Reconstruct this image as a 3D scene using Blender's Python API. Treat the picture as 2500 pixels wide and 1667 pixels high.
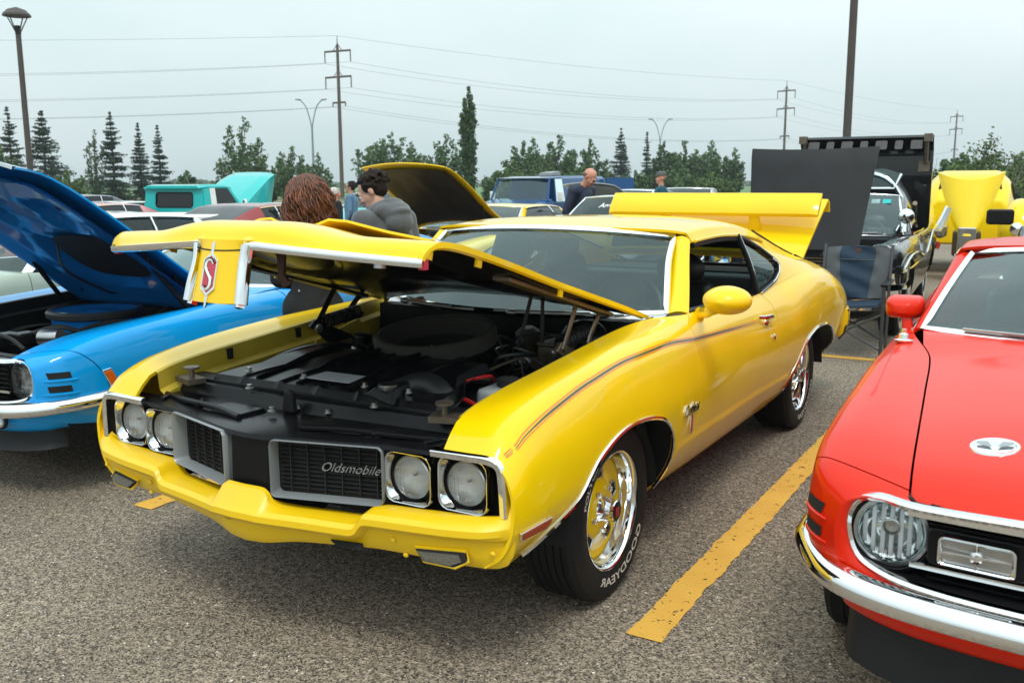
import bpy, bmesh, math, random
import numpy as np
from mathutils import Vector, Matrix
rnd = random.Random(7)
nrg = np.random.default_rng(11)
for _o in list(bpy.data.objects): bpy.data.objects.remove(_o)
S = bpy.context.scene
COL = S.collection
R = math.radians
PI = math.pi
# ------------------------------------------------------------------ camera
CAM_P = np.array([2.2443, -3.0265, 1.5333])
YAW, PITCH, ROLL, FPX = 0.5369, -0.16774, -0.003976, 2273.8
def _cam_axes():
    cy, sy = math.cos(YAW), math.sin(YAW)
    f = np.array([-sy*math.cos(PITCH), cy*math.cos(PITCH), math.sin(PITCH)])
    r = np.array([cy, sy, 0]); u = np.cross(r, f)
    c, s = math.cos(ROLL), math.sin(ROLL)
    return c*r+s*u, -s*r+c*u, f
CR, CU, CF = _cam_axes()
cam = bpy.data.cameras.new('camera'); camo = bpy.data.objects.new('camera', cam); COL.objects.link(camo)
camo.matrix_world = Matrix(((CR[0], CU[0], -CF[0], CAM_P[0]), (CR[1], CU[1], -CF[1], CAM_P[1]), (CR[2], CU[2], -CF[2], CAM_P[2]), (0, 0, 0, 1)))
cam.sensor_width = 36; cam.lens = FPX*36/2500; cam.clip_end = 6000; cam.clip_start = 0.05
cam.dof.use_dof = True; cam.dof.focus_distance = 4.0; cam.dof.aperture_fstop = 6.3
S.camera = camo
# ------------------------------------------------------------------ sky, sun, exposure
SUN_EL, SUN_ROT = R(58), R(150)
W = bpy.data.worlds.new('World'); S.world = W; W.use_nodes = True
def _world():
    nt = W.node_tree; nt.nodes.clear(); N = nt.nodes.new; L = nt.links.new
    out = N('ShaderNodeOutputWorld')
    sky = N('ShaderNodeTexSky'); sky.sky_type = 'NISHITA'; sky.sun_disc = False
    sky.sun_elevation = SUN_EL; sky.sun_rotation = SUN_ROT; sky.air_density = 1.5; sky.dust_density = 5.0; sky.ozone_density = 2.0
    b1 = N('ShaderNodeBackground'); b1.inputs[1].default_value = 0.10; L(sky.outputs[0], b1.inputs[0])
    tc = N('ShaderNodeTexCoord'); mp = N('ShaderNodeMapping'); mp.inputs['Scale'].default_value = (1.0, 1.0, 3.2)
    L(tc.outputs['Generated'], mp.inputs[0])
    n1 = N('ShaderNodeTexNoise'); n1.inputs['Scale'].default_value = 1.6; n1.inputs['Detail'].default_value = 5; n1.inputs['Roughness'].default_value = .5
    L(mp.outputs[0], n1.inputs[0])
    rp = N('ShaderNodeValToRGB'); rp.color_ramp.elements[0].position = .30; rp.color_ramp.elements[1].position = .72
    rp.color_ramp.elements[0].color = (.58, .72, .735, 1); rp.color_ramp.elements[1].color = (.77, .865, .88, 1)
    L(n1.outputs[0], rp.inputs[0])
    # the cloud deck is brighter overhead than at the horizon, as a real overcast is
    sp = N('ShaderNodeSeparateXYZ'); L(tc.outputs['Generated'], sp.inputs[0])
    mr = N('ShaderNodeMapRange'); mr.inputs[1].default_value = 0.0; mr.inputs[2].default_value = 1.0; mr.inputs[3].default_value = .93; mr.inputs[4].default_value = 2.1
    L(sp.outputs[2], mr.inputs[0])
    mx = N('ShaderNodeMix'); mx.data_type = 'RGBA'; mx.blend_type = 'MULTIPLY'; mx.inputs[0].default_value = 1
    L(rp.outputs[0], mx.inputs[6]); L(mr.outputs[0], mx.inputs[7])
    b2 = N('ShaderNodeBackground'); b2.inputs[1].default_value = 1.0; L(mx.outputs[2], b2.inputs[0])
    ms = N('ShaderNodeMixShader'); ms.inputs[0].default_value = .9
    L(b1.outputs[0], ms.inputs[1]); L(b2.outputs[0], ms.inputs[2]); L(ms.outputs[0], out.inputs[0])
_world()
sl = bpy.data.lights.new('sun', 'SUN'); sl.energy = 1.3; sl.angle = R(14); sl.color = (1, .96, .9)
so = bpy.data.objects.new('sun', sl); COL.objects.link(so)
# Nishita: rotation 0 puts the sun at +y, growing clockwise seen from above
_sd = Vector((math.sin(SUN_ROT)*math.cos(SUN_EL), math.cos(SUN_ROT)*math.cos(SUN_EL), math.sin(SUN_EL)))
so.rotation_euler = _sd.to_track_quat('Z', 'Y').to_euler(); so.location = (0, 0, 30)
S.view_settings.view_transform = 'Standard'; S.view_settings.look = 'None'; S.view_settings.exposure = 0.22; S.view_settings.gamma = 1
S.view_settings.use_curve_mapping = False
S.render.engine = 'CYCLES'
S.cycles.max_bounces = 8; S.cycles.transparent_max_bounces = 16
# ------------------------------------------------------------------ materials
def _mat(name):
    m = bpy.data.materials.new(name); m.use_nodes = True
    nt = m.node_tree; return m, nt, nt.nodes['Principled BSDF'], nt.nodes.new, nt.links.new
def pb(name, col, rough=.5, metal=0, coat=0, coatr=.03, bump=None, var=None, spec=.5, sheen=0):
    """principled material with optional fine relief (scale, strength) and colour variation (scale, amount)"""
    m, nt, b, N, L = _mat(name)
    b.inputs['Base Color'].default_value = (*col, 1); b.inputs['Roughness'].default_value = rough; b.inputs['Metallic'].default_value = metal
    b.inputs['Coat Weight'].default_value = coat; b.inputs['Coat Roughness'].default_value = coatr
    b.inputs['Specular IOR Level'].default_value = spec
    if sheen: b.inputs['Sheen Weight'].default_value = sheen
    tc = N('ShaderNodeTexCoord')
    if var:
        n = N('ShaderNodeTexNoise'); n.inputs['Scale'].default_value = var[0]; n.inputs['Detail'].default_value = 4; L(tc.outputs['Object'], n.inputs[0])
        mr = N('ShaderNodeMapRange'); mr.inputs[1].default_value = .25; mr.inputs[2].default_value = .75; mr.inputs[3].default_value = 1-var[1]; mr.inputs[4].default_value = 1+var[1]
        L(n.outputs[0], mr.inputs[0])
        mx = N('ShaderNodeMix'); mx.data_type = 'RGBA'; mx.blend_type = 'MULTIPLY'; mx.inputs[0].default_value = 1; mx.inputs[6].default_value = (*col, 1)
        L(mr.outputs[0], mx.inputs[7]); L(mx.outputs[2], b.inputs['Base Color'])
    if bump:
        n = N('ShaderNodeTexNoise'); n.inputs['Scale'].default_value = bump[0]; n.inputs['Detail'].default_value = 3; L(tc.outputs['Object'], n.inputs[0])
        bp = N('ShaderNodeBump'); bp.inputs['Strength'].default_value = bump[1]; bp.inputs['Distance'].default_value = .01
        L(n.outputs[0], bp.inputs['Height']); L(bp.outputs[0], b.inputs['Normal'])
    return m
def paint(name, col, rough=.35, flake=0, coat=.9):
    """car paint: pigment under clear coat, a trace of orange peel and dust"""
    m, nt, b, N, L = _mat(name)
    b.inputs['Roughness'].default_value = rough; b.inputs['Coat Weight'].default_value = coat; b.inputs['Specular IOR Level'].default_value = .12; b.inputs['Coat IOR'].default_value = 1.45
    b.inputs['Metallic'].default_value = flake
    tc = N('ShaderNodeTexCoord')
    n = N('ShaderNodeTexNoise'); n.inputs['Scale'].default_value = 3; n.inputs['Detail'].default_value = 6; L(tc.outputs['Object'], n.inputs[0])
    mr = N('ShaderNodeMapRange'); mr.inputs[1].default_value = .3; mr.inputs[2].default_value = .7; mr.inputs[3].default_value = .02; mr.inputs[4].default_value = .055
    L(n.outputs[0], mr.inputs[0]); L(mr.outputs[0], b.inputs['Coat Roughness'])
    mr2 = N('ShaderNodeMapRange'); mr2.inputs[1].default_value = .3; mr2.inputs[2].default_value = .7; mr2.inputs[3].default_value = .95; mr2.inputs[4].default_value = 1.04
    L(n.outputs[0], mr2.inputs[0])
    mx = N('ShaderNodeMix'); mx.data_type = 'RGBA'; mx.blend_type = 'MULTIPLY'; mx.inputs[0].default_value = 1; mx.inputs[6].default_value = (*col, 1)
    L(mr2.outputs[0], mx.inputs[7]); L(mx.outputs[2], b.inputs['Base Color'])
    n2 = N('ShaderNodeTexNoise'); n2.inputs['Scale'].default_value = 160; L(tc.outputs['Object'], n2.inputs[0])
    bp = N('ShaderNodeBump'); bp.inputs['Strength'].default_value = .012; bp.inputs['Distance'].default_value = .004
    L(n2.outputs[0], bp.inputs['Height']); L(bp.outputs[0], b.inputs['Coat Normal'])
    return m
def glass(name, tint, rough=.02, ior=1.5, refl=1.0):
    m = bpy.data.materials.new(name); m.use_nodes = True; nt = m.node_tree; nt.nodes.clear(); N = nt.nodes.new; L = nt.links.new
    o = N('ShaderNodeOutputMaterial'); t = N('ShaderNodeBsdfTransparent'); t.inputs[0].default_value = (*tint, 1)
    g = N('ShaderNodeBsdfGlossy'); g.inputs['Roughness'].default_value = rough; g.inputs[0].default_value = (.86, 1, 1, 1)
    f = N('ShaderNodeFresnel'); f.inputs[0].default_value = ior
    mu = N('ShaderNodeMath'); mu.operation = 'MULTIPLY'; mu.inputs[1].default_value = refl; mu.use_clamp = True; L(f.outputs[0], mu.inputs[0])
    ms = N('ShaderNodeMixShader'); L(mu.outputs[0], ms.inputs[0]); L(t.outputs[0], ms.inputs[1]); L(g.outputs[0], ms.inputs[2]); L(ms.outputs[0], o.inputs[0])
    return m
M = {}
M['yellow'] = paint('yellow_paint', (.89, .575, .0), .40)
M['yellow_sat'] = pb('yellow_satin_paint', (.85, .54, .002), .42, coat=.25, coatr=.25, bump=(60, .02))
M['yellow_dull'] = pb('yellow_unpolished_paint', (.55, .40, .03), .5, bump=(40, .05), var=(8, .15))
M['blue'] = paint('blue_paint', (.0, .31, .76), .38)
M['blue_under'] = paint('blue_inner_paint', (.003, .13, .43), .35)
M['red'] = paint('red_paint', (.66, .016, .0005), .38, coat=.42)
M['black'] = paint('black_paint', (.006, .006, .007), .3)
M['black_sat'] = pb('black_satin', (.009, .009, .010), .40, bump=(30, .03), var=(6, .4), spec=.2)
M['black_gloss'] = pb('black_enamel', (.006, .006, .007), .27, coat=.06, var=(5, .3), spec=.16)
M['black_matte'] = pb('black_matte', (.014, .015, .017), .60, bump=(200, .03), var=(4, .25), spec=.3)
M['void'] = pb('dark_underside', (.008, .008, .008), .9)
M['rubber'] = pb('tyre_rubber', (.0095, .0095, .010), .68, spec=.3, bump=(90, .06), var=(14, .25))
M['chrome'] = pb('chrome', (.82, .83, .84), .06, 1, var=(3, .05))
M['bar_dark'] = pb('grille_bar_grey', (.045, .045, .045), .45, .5)
M['paper_grey'] = pb('printed_plate', (.42, .44, .46), .45)
M['redamber'] = pb('marker_lens', (.34, .028, .004), .25, coat=.15, spec=.2)
M['clear_ribbed'] = pb('ribbed_lamp_lens', (.085, .075, .055), .35, bump=(90, .4), coat=.1)
M['glass_tint'] = glass('tinted_screen', (.22, .25, .26), refl=.9)
M['steel'] = pb('brushed_steel', (.45, .45, .45), .3, 1, bump=(60, .05), var=(10, .2))
M['iron'] = pb('raw_iron', (.16, .13, .10), .45, .8, bump=(40, .1), var=(12, .3))
M['brass'] = pb('zinc_bolt', (.5, .38, .2), .35, .9)
M['silver'] = pb('silver_grey_paint', (.30, .32, .33), .35, .3, coat=.2)
M['cowlwhite'] = pb('pale_cowl_paint', (.5, .53, .54), .3, coat=.5, var=(5, .2))
M['glass'] = glass('windscreen_glass', (.72, .90, .90), ior=1.6, refl=1.3)
M['glass_side'] = glass('side_glass', (.74, .84, .83), refl=1)
M['glass_dark'] = pb('dark_glass', (.012, .015, .017), .06, spec=.35)
M['lens'] = glass('lamp_lens', (.96, .97, .97), .03, refl=1)
M['amber'] = pb('amber_lens', (.72, .12, .004), .15, coat=1)
M['redlens'] = pb('dark_red_lens', (.22, .012, .006), .15, coat=1)
M['vinyl'] = pb('black_vinyl', (.012, .012, .013), .45, bump=(150, .06))
M['white_pl'] = pb('milky_plastic', (.50, .54, .54), .4)
M['paper'] = pb('paper', (.72, .73, .75), .7)
M['white'] = pb('white_letter', (.62, .58, .50), .6)
M['white_paint'] = paint('white_paint', (.74, .76, .73), .4)
M['orange'] = pb('orange_stripe', (.82, .13, .015), .35, coat=.8)
M['stripe'] = pb('charcoal_stripe', (.035, .045, .035), .4, coat=.8)
M['crimson'] = pb('crimson_enamel', (.5, .006, .03), .3, coat=.8)
M['hose'] = pb('rubber_hose', (.012, .012, .012), .5)
M['wire_red'] = pb('red_cable', (.6, .01, .008), .45)
M['brown'] = pb('rust_brown', (.045, .016, .008), .7, var=(12, .3))
M['foam'] = pb('seal_foam', (.030, .027, .022), .9, bump=(80, .3))
# ------------------------------------------------------------------ geometry helpers
def P3(*a): return np.array(a, float)
def pchip(x, y, q):
    x = np.asarray(x, float); y = np.asarray(y, float); q = np.clip(np.asarray(q, float), x[0], x[-1])
    h = np.diff(x); d = np.diff(y)/h; n = len(x); m = np.zeros(n)
    if n == 2: m[:] = d[0]
    else:
        for i in range(1, n-1):
            if d[i-1]*d[i] > 0:
                w1 = 2*h[i]+h[i-1]; w2 = h[i]+2*h[i-1]; m[i] = (w1+w2)/(w1/d[i-1]+w2/d[i])
        m[0] = d[0]; m[-1] = d[-1]
    k = np.clip(np.searchsorted(x, q)-1, 0, n-2); t = (q-x[k])/h[k]
    return (2*t**3-3*t**2+1)*y[k]+(t**3-2*t**2+t)*h[k]*m[k]+(-2*t**3+3*t**2)*y[k+1]+(t**3-t**2)*h[k]*m[k+1]
def crom(pts, n=6, closed=False):
    """smooth curve through points"""
    p = np.asarray(pts, float); k = len(p); out = []
    segs = k if closed else k-1
    for i in range(segs):
        if closed: a, b, c, d = p[(i-1) % k], p[i], p[(i+1) % k], p[(i+2) % k]
        else:
            b, c = p[i], p[i+1]; a = p[i-1] if i else 2*b-c; d = p[i+2] if i+2 < k else 2*c-b
        for j in range(n):
            t = j/n
            out.append(.5*(2*b+(c-a)*t+(2*a-5*b+4*c-d)*t*t+(3*b-a-3*c+d)*t**3))
    if not closed: out.append(p[-1])
    return np.array(out)
class MB:
    """collects shapes and links them as ONE mesh object"""
    def __init__(s): s.V = []; s.F = []; s.I = []; s.n = 0; s.mi = 0
    def add(s, V, F):
        V = np.asarray(V, float).reshape(-1, 3); s.V.append(V)
        for f in F: s.F.append([int(i)+s.n for i in f]); s.I.append(s.mi)
        s.n += len(V); return s
    def grid(s, P, cu=False, cv=False, flip=False):
        P = np.asarray(P, float); n, m = P.shape[:2]; F = []
        for i in range(n if cu else n-1):
            for j in range(m if cv else m-1):
                a, b, c, d = i*m+j, ((i+1) % n)*m+j, ((i+1) % n)*m+(j+1) % m, i*m+(j+1) % m
                F.append((a, d, c, b) if flip else (a, b, c, d))
        return s.add(P.reshape(-1, 3), F)
    def box(s, c, d, rot=None, taper=1.0):
        x, y, z = np.asarray(d, float)/2
        v = np.array([(-x, -y, -z), (x, -y, -z), (x, y, -z), (-x, y, -z), (-x*taper, -y*taper, z), (x*taper, -y*taper, z), (x*taper, y*taper, z), (-x*taper, y*taper, z)])
        if rot is not None: v = v @ np.array(rot).T
        return s.add(v+np.asarray(c, float), [(3, 2, 1, 0), (4, 5, 6, 7), (0, 1, 5, 4), (1, 2, 6, 5), (2, 3, 7, 6), (3, 0, 4, 7)])
    def hexa(s, v): return s.add(v, [(3, 2, 1, 0), (4, 5, 6, 7), (0, 1, 5, 4), (1, 2, 6, 5), (2, 3, 7, 6), (3, 0, 4, 7)])
    def tube(s, path, r, n=8, closed=False, caps=True, sx=1.0):
        p = np.asarray(path, float); k = len(p); r = np.broadcast_to(np.asarray(r, float), (k,))
        if closed: t = np.roll(p, -1, 0)-np.roll(p, 1, 0)
        else: t = np.gradient(p, axis=0)
        t /= np.maximum(np.linalg.norm(t, axis=1, keepdims=True), 1e-9)
        a = np.array([0, 0, 1.0]) if abs(t[0][2]) < .9 else np.array([1.0, 0, 0])
        u = a-t[0]*(a@t[0]); u /= np.linalg.norm(u); G = []
        for i in range(k):
            u = u-t[i]*(u@t[i]); u /= max(np.linalg.norm(u), 1e-9); w = np.cross(t[i], u)
            th = np.arange(n)*2*PI/n
            G.append(p[i]+r[i]*(np.outer(np.cos(th), u)+sx*np.outer(np.sin(th), w)))
        base = s.n; s.grid(np.array(G), cu=closed, cv=True, flip=True)
        if caps and not closed:
            s.F.append([base+i for i in range(n)][::-1][::-1]); s.I.append(s.mi)
            s.F.append([base+(k-1)*n+i for i in range(n)][::-1]); s.I.append(s.mi)
        return s
    def sweep(s, path, prof, up=(0, 0, 1), closed=False, caps=True):
        """sweep a closed profile of (side, up) offsets along a path"""
        p = np.asarray(path, float); k = len(p); up = np.asarray(up, float)
        up = np.broadcast_to(up, p.shape)
        t = (np.roll(p, -1, 0)-np.roll(p, 1, 0)) if closed else np.gradient(p, axis=0)
        t /= np.maximum(np.linalg.norm(t, axis=1, keepdims=True), 1e-9); G = []
        for i in range(k):
            sd = np.cross(t[i], up[i]); sd /= max(np.linalg.norm(sd), 1e-9); u2 = np.cross(sd, t[i])
            G.append([p[i]+a*sd+b*u2 for a, b in prof])
        base = s.n; m = len(prof); s.grid(np.array(G), cu=closed, cv=True)
        if caps and not closed:
            s.F.append([base+i for i in range(m)][::-1]); s.I.append(s.mi); s.F.append([base+(k-1)*m+i for i in range(m)]); s.I.append(s.mi)
        return s
    def lathe(s, prof, c=(0, 0, 0), ax=(0, 0, 1), n=24, a0=0, a1=2*PI, sx=1.0):
        ax = np.asarray(ax, float); ax /= np.linalg.norm(ax)
        a = np.array([0, 0, 1.0]) if abs(ax[2]) < .9 else np.array([1.0, 0, 0])
        u = a-ax*(a@ax); u /= np.linalg.norm(u); w = np.cross(ax, u); full = abs(a1-a0-2*PI) < 1e-6
        th = a0+(a1-a0)*np.arange(n if full else n+1)/n; c = np.asarray(c, float)
        G = np.array([[c+r*(math.cos(q)*u+sx*math.sin(q)*w)+h*ax for q in th] for r, h in prof])
        return s.grid(G, cv=full, flip=True)
    def sph(s, c, r, n=12, m=8, rot=None):
        r = np.broadcast_to(np.asarray(r, float), (3,)); ph = np.linspace(-PI/2, PI/2, m+1); th = np.arange(n)*2*PI/n
        G = np.array([[(r[0]*math.cos(a)*math.cos(b), r[1]*math.cos(a)*math.sin(b), r[2]*math.sin(a)) for b in th] for a in ph])
        if rot is not None: G = G @ np.array(rot).T
        return s.grid(G+np.asarray(c, float), cv=True, flip=True)
    def prism(s, poly, o, ux, uy, h):
        """extrude a 2-D outline (in plane o + a*ux + b*uy) by vector h"""
        o, ux, uy, h = (np.asarray(q, float) for q in (o, ux, uy, h)); k = len(poly)
        a = np.array([o+p[0]*ux+p[1]*uy for p in poly]); v = np.vstack([a, a+h])
        F = [list(range(k))[::-1], list(range(k, 2*k))]+[(i, (i+1) % k, k+(i+1) % k, k+i) for i in range(k)]
        return s.add(v, F)
    def mirror(s):
        q = MB(); V = np.vstack(s.V)*np.array([-1, 1, 1]); q.V = [V]; q.F = [f[::-1] for f in s.F]; q.I = list(s.I); q.n = s.n; return q
    def build(s, name, mat, parent=None, ang=35, solid=None, bevel=None, off=-1, fix=True, sub=0, mats=None, face=None):
        me = bpy.data.meshes.new(name); V = np.vstack(s.V); me.from_pydata(V.tolist(), [], s.F)
        for m in (mats or [mat]): me.materials.append(m)
        if mats: me.polygons.foreach_set('material_index', s.I)
        me.validate(); 
        if fix:
            b = bmesh.new(); b.from_mesh(me); bmesh.ops.remove_doubles(b, verts=b.verts, dist=1e-5); bmesh.ops.recalc_face_normals(b, faces=b.faces); b.normal_update()
            if solid or face:      # open sheets: make the outer side face out
                mx_ = float(V[:, 0].mean()); fc = Vector(face) if face else (Vector((1 if mx_ > 0 else -1, 0, .3)) if abs(mx_) > .3 else Vector((0, -.3, 1)))
                if sum((f.normal.dot(fc))*f.calc_area() for f in b.faces) < 0: bmesh.ops.reverse_faces(b, faces=b.faces)
            b.to_mesh(me); b.free()
        me.polygons.foreach_set('use_smooth', [True]*len(me.polygons))
        if ang < 180: me.set_sharp_from_angle(angle=R(ang))
        o = bpy.data.objects.new(name, me); COL.objects.link(o)
        if parent is not None: o.parent = parent
        if sub: d = o.modifiers.new('sub', 'SUBSURF'); d.levels = sub; d.render_levels = sub
        if solid: d = o.modifiers.new('solid', 'SOLIDIFY'); d.thickness = solid; d.offset = off; d.use_even_offset = False; q_ = o.modifiers.new('split', 'EDGE_SPLIT'); q_.split_angle = R(min(ang, 50)); q_.use_edge_sharp = True
        if bevel: d = o.modifiers.new('bevel', 'BEVEL'); d.width = bevel; d.segments = 2; d.limit_method = 'ANGLE'; d.angle_limit = R(30); d.harden_normals = True
        return o
def tag(o, label=None, cat=None, group=None, kind=None):
    for k, v in (('label', label), ('category', cat), ('group', group), ('kind', kind)):
        if v: o[k] = v
    return o
def thing(name, label, cat, loc=(0, 0, 0), rz=0, group=None):
    o = bpy.data.objects.new(name, None); COL.objects.link(o); o.location = loc; o.rotation_euler = (0, 0, rz); o.empty_display_size = .2
    return tag(o, label, cat, group)
def empty_part(name, parent):
    o = bpy.data.objects.new(name, None); COL.objects.link(o); o.parent = parent; o.empty_display_size = .1; return o
def both(mb, name, mat, parent, **k):
    """the part and its twin on the other side of the car"""
    return mb.build(name, mat, parent, **k), mb.mirror().build(name, mat, parent, **k)
class Loft:
    """body side: control points (x, z) per station y, smooth in both directions"""
    def __init__(s, tab):
        s.ys = np.array([r[0] for r in tab], float); s.C = np.array([r[1] for r in tab], float); s.n = s.C.shape[1]
    def at(s, y, t):
        y = np.asarray(y, float); t = np.asarray(t, float); y, t = np.broadcast_arrays(y, t); sh = y.shape; yf = y.ravel(); tf = np.clip(t.ravel(), 0, s.n-1)
        uy, inv = np.unique(yf, return_inverse=True)
        ctr = np.stack([np.stack([pchip(s.ys, s.C[:, k, a], uy) for k in range(s.n)], 1) for a in (0, 1)], 2)[inv]   # N,n,2
        i = np.clip(tf.astype(int), 0, s.n-2); f = (tf-i)[:, None]; r = np.arange(len(tf))
        b, c = ctr[r, i], ctr[r, i+1]
        a = np.where((i > 0)[:, None], ctr[r, np.maximum(i-1, 0)], 2*b-c); d = np.where((i+2 < s.n)[:, None], ctr[r, np.minimum(i+2, s.n-1)], 2*c-b)
        q = .5*(2*b+(c-a)*f+(2*a-5*b+4*c-d)*f*f+(3*b-a-3*c+d)*f**3)
        return np.stack([q[:, 0], yf, q[:, 1]], 1).reshape(sh+(3,))
    def t_of_z(s, y, z, hi=None):
        hi = s.n-1 if hi is None else hi; tt = np.linspace(0, hi, 121); zz = np.maximum.accumulate(s.at(np.full(121, y), tt)[:, 2]+np.arange(121)*1e-7)
        return float(np.interp(z, zz, tt))
    def patch(s, y0, y1, t0, t1, ny, nt, ys=None, arch=None):
        """grid between y edges (functions of t or numbers) and t limits; arch(y) lifts the lower edge"""
        u = np.linspace(0, 1, ny) if ys is None else np.asarray(ys); G = []
        fy0 = y0 if callable(y0) else (lambda t: np.full_like(t, y0)); fy1 = y1 if callable(y1) else (lambda t: np.full_like(t, y1))
        for k in u:
            t = np.linspace(t0, t1, nt)
            if arch is not None:
                yb = float((1-k)*fy0(np.array([t0*1.0]))[0]+k*fy1(np.array([t0*1.0]))[0])
                za = arch(yb)
                if za is not None: t = np.linspace(max(t0, s.t_of_z(yb, za)), t1, nt)
            y = (1-k)*fy0(t)+k*fy1(t); G.append(s.at(y, t))
        return np.array(G)
def interp(xs, ys): return lambda t: np.interp(t, xs, ys)
def textmesh(txt, size=1.0, shear=0, bold=0, extrude=0):
    """lettering as vertices and faces, baseline at origin, unit size"""
    c = bpy.data.curves.new('lettering', 'FONT'); c.body = txt; c.size = size; c.shear = shear; c.offset = bold; c.extrude = extrude; c.resolution_u = 3; c.align_x = 'CENTER'
    o = bpy.data.objects.new('lettering', c); COL.objects.link(o)
    me = bpy.data.meshes.new_from_object(o.evaluated_get(bpy.context.evaluated_depsgraph_get()))
    V = np.array([v.co[:] for v in me.vertices]); F = [list(p.vertices) for p in me.polygons]
    bpy.data.objects.remove(o); bpy.data.meshes.remove(me); bpy.data.curves.remove(c)
    return V, F
def letters(name, mat, parent, txt, o, ux, uy, size, shear=0, bold=0, extrude=0, align=None):
    V, F = textmesh(txt, size, shear, bold, extrude); ux, uy, o = (np.asarray(q, float) for q in (ux, uy, o)); ux = ux/np.linalg.norm(ux); uy = uy/np.linalg.norm(uy); nz = np.cross(ux, uy)
    m = MB(); m.add(o+V[:, :1]*ux+V[:, 1:2]*uy+V[:, 2:3]*nz, F); return m.build(name, mat, parent, fix=False, ang=20)
def rotz(a): c, s = math.cos(a), math.sin(a); return np.array([[c, -s, 0], [s, c, 0], [0, 0, 1]])
def rotx(a): c, s = math.cos(a), math.sin(a); return np.array([[1, 0, 0], [0, c, -s], [0, s, c]])
def roty(a): c, s = math.cos(a), math.sin(a); return np.array([[c, 0, s], [0, 1, 0], [-s, 0, c]])
def rrect(w, h, r, n=5):
    """rounded rectangle outline"""
    out = []
    for cx, cy, a in ((w/2-r, h/2-r, 0), (-w/2+r, h/2-r, 90), (-w/2+r, -h/2+r, 180), (w/2-r, -h/2+r, 270)):
        for i in range(n+1): q = R(a+90*i/n); out.append((cx+r*math.cos(q), cy+r*math.sin(q)))
    return np.array(out)
# =================================================================== ground
def asphalt():
    m, nt, b, N, L = _mat('asphalt'); tc = N('ShaderNodeTexCoord')
    v = N('ShaderNodeTexVoronoi'); v.inputs['Scale'].default_value = 170; L(tc.outputs['Object'], v.inputs[0])
    hsv = N('ShaderNodeSeparateColor'); L(v.outputs['Color'], hsv.inputs[0])
    rp = N('ShaderNodeValToRGB'); e = rp.color_ramp.elements
    for p_, c in ((0, (.020, .0145, .010)), (.30, (.066, .045, .0285)), (.55, (.138, .097, .061)), (.80, (.265, .19, .124)), (1, (.44, .355, .265))):
        q = e[0] if p_ == 0 else (e[1] if p_ == 1 else e.new(p_)); q.position = p_; q.color = (*c, 1)
    L(hsv.outputs[0], rp.inputs[0])
    n = N('ShaderNodeTexNoise'); n.inputs['Scale'].default_value = .7; n.inputs['Detail'].default_value = 7; L(tc.outputs['Object'], n.inputs[0])
    mr = N('ShaderNodeMapRange'); mr.inputs[1].default_value = .3; mr.inputs[2].default_value = .7; mr.inputs[3].default_value = .80; mr.inputs[4].default_value = 1.18; L(n.outputs[0], mr.inputs[0])
    n2 = N('ShaderNodeTexNoise'); n2.inputs['Scale'].default_value = 38; n2.inputs['Detail'].default_value = 4; L(tc.outputs['Object'], n2.inputs[0])
    mr2 = N('ShaderNodeMapRange'); mr2.inputs[1].default_value = .3; mr2.inputs[2].default_value = .7; mr2.inputs[3].default_value = .6; mr2.inputs[4].default_value = 1.35; L(n2.outputs[0], mr2.inputs[0])
    mu0 = N('ShaderNodeMath'); mu0.operation = 'MULTIPLY'; L(mr.outputs[0], mu0.inputs[0]); L(mr2.outputs[0], mu0.inputs[1])
    # oil drips and old damp stains, tyre-worn lighter lanes
    v3 = N('ShaderNodeTexVoronoi'); v3.inputs['Scale'].default_value = .9; L(tc.outputs['Object'], v3.inputs[0]); n3 = N('ShaderNodeTexNoise'); n3.inputs['Scale'].default_value = 7; n3.inputs['Detail'].default_value = 6; L(tc.outputs['Object'], n3.inputs[0])
    a3 = N('ShaderNodeMath'); a3.operation = 'MULTIPLY_ADD'; a3.inputs[1].default_value = .35; L(n3.outputs[0], a3.inputs[0]); L(v3.outputs['Distance'], a3.inputs[2])
    m3 = N('ShaderNodeMapRange'); m3.inputs[1].default_value = .19; m3.inputs[2].default_value = .32; m3.inputs[3].default_value = .60; m3.inputs[4].default_value = 1.0; L(a3.outputs[0], m3.inputs[0])
    mu = N('ShaderNodeMath'); mu.operation = 'MULTIPLY'; L(mu0.outputs[0], mu.inputs[0]); L(m3.outputs[0], mu.inputs[1])
    mx = N('ShaderNodeMix'); mx.data_type = 'RGBA'; mx.blend_type = 'MULTIPLY'; mx.inputs[0].default_value = 1; L(rp.outputs[0], mx.inputs[6]); L(mu.outputs[0], mx.inputs[7]); L(mx.outputs[2], b.inputs['Base Color'])
    b.inputs['Roughness'].default_value = .85
    bp = N('ShaderNodeBump'); bp.inputs['Strength'].default_value = .6; bp.inputs['Distance'].default_value = .006; L(v.outputs['Distance'], bp.inputs['Height']); L(bp.outputs[0], b.inputs['Normal'])
    return m
M['asphalt'] = asphalt()
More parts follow.
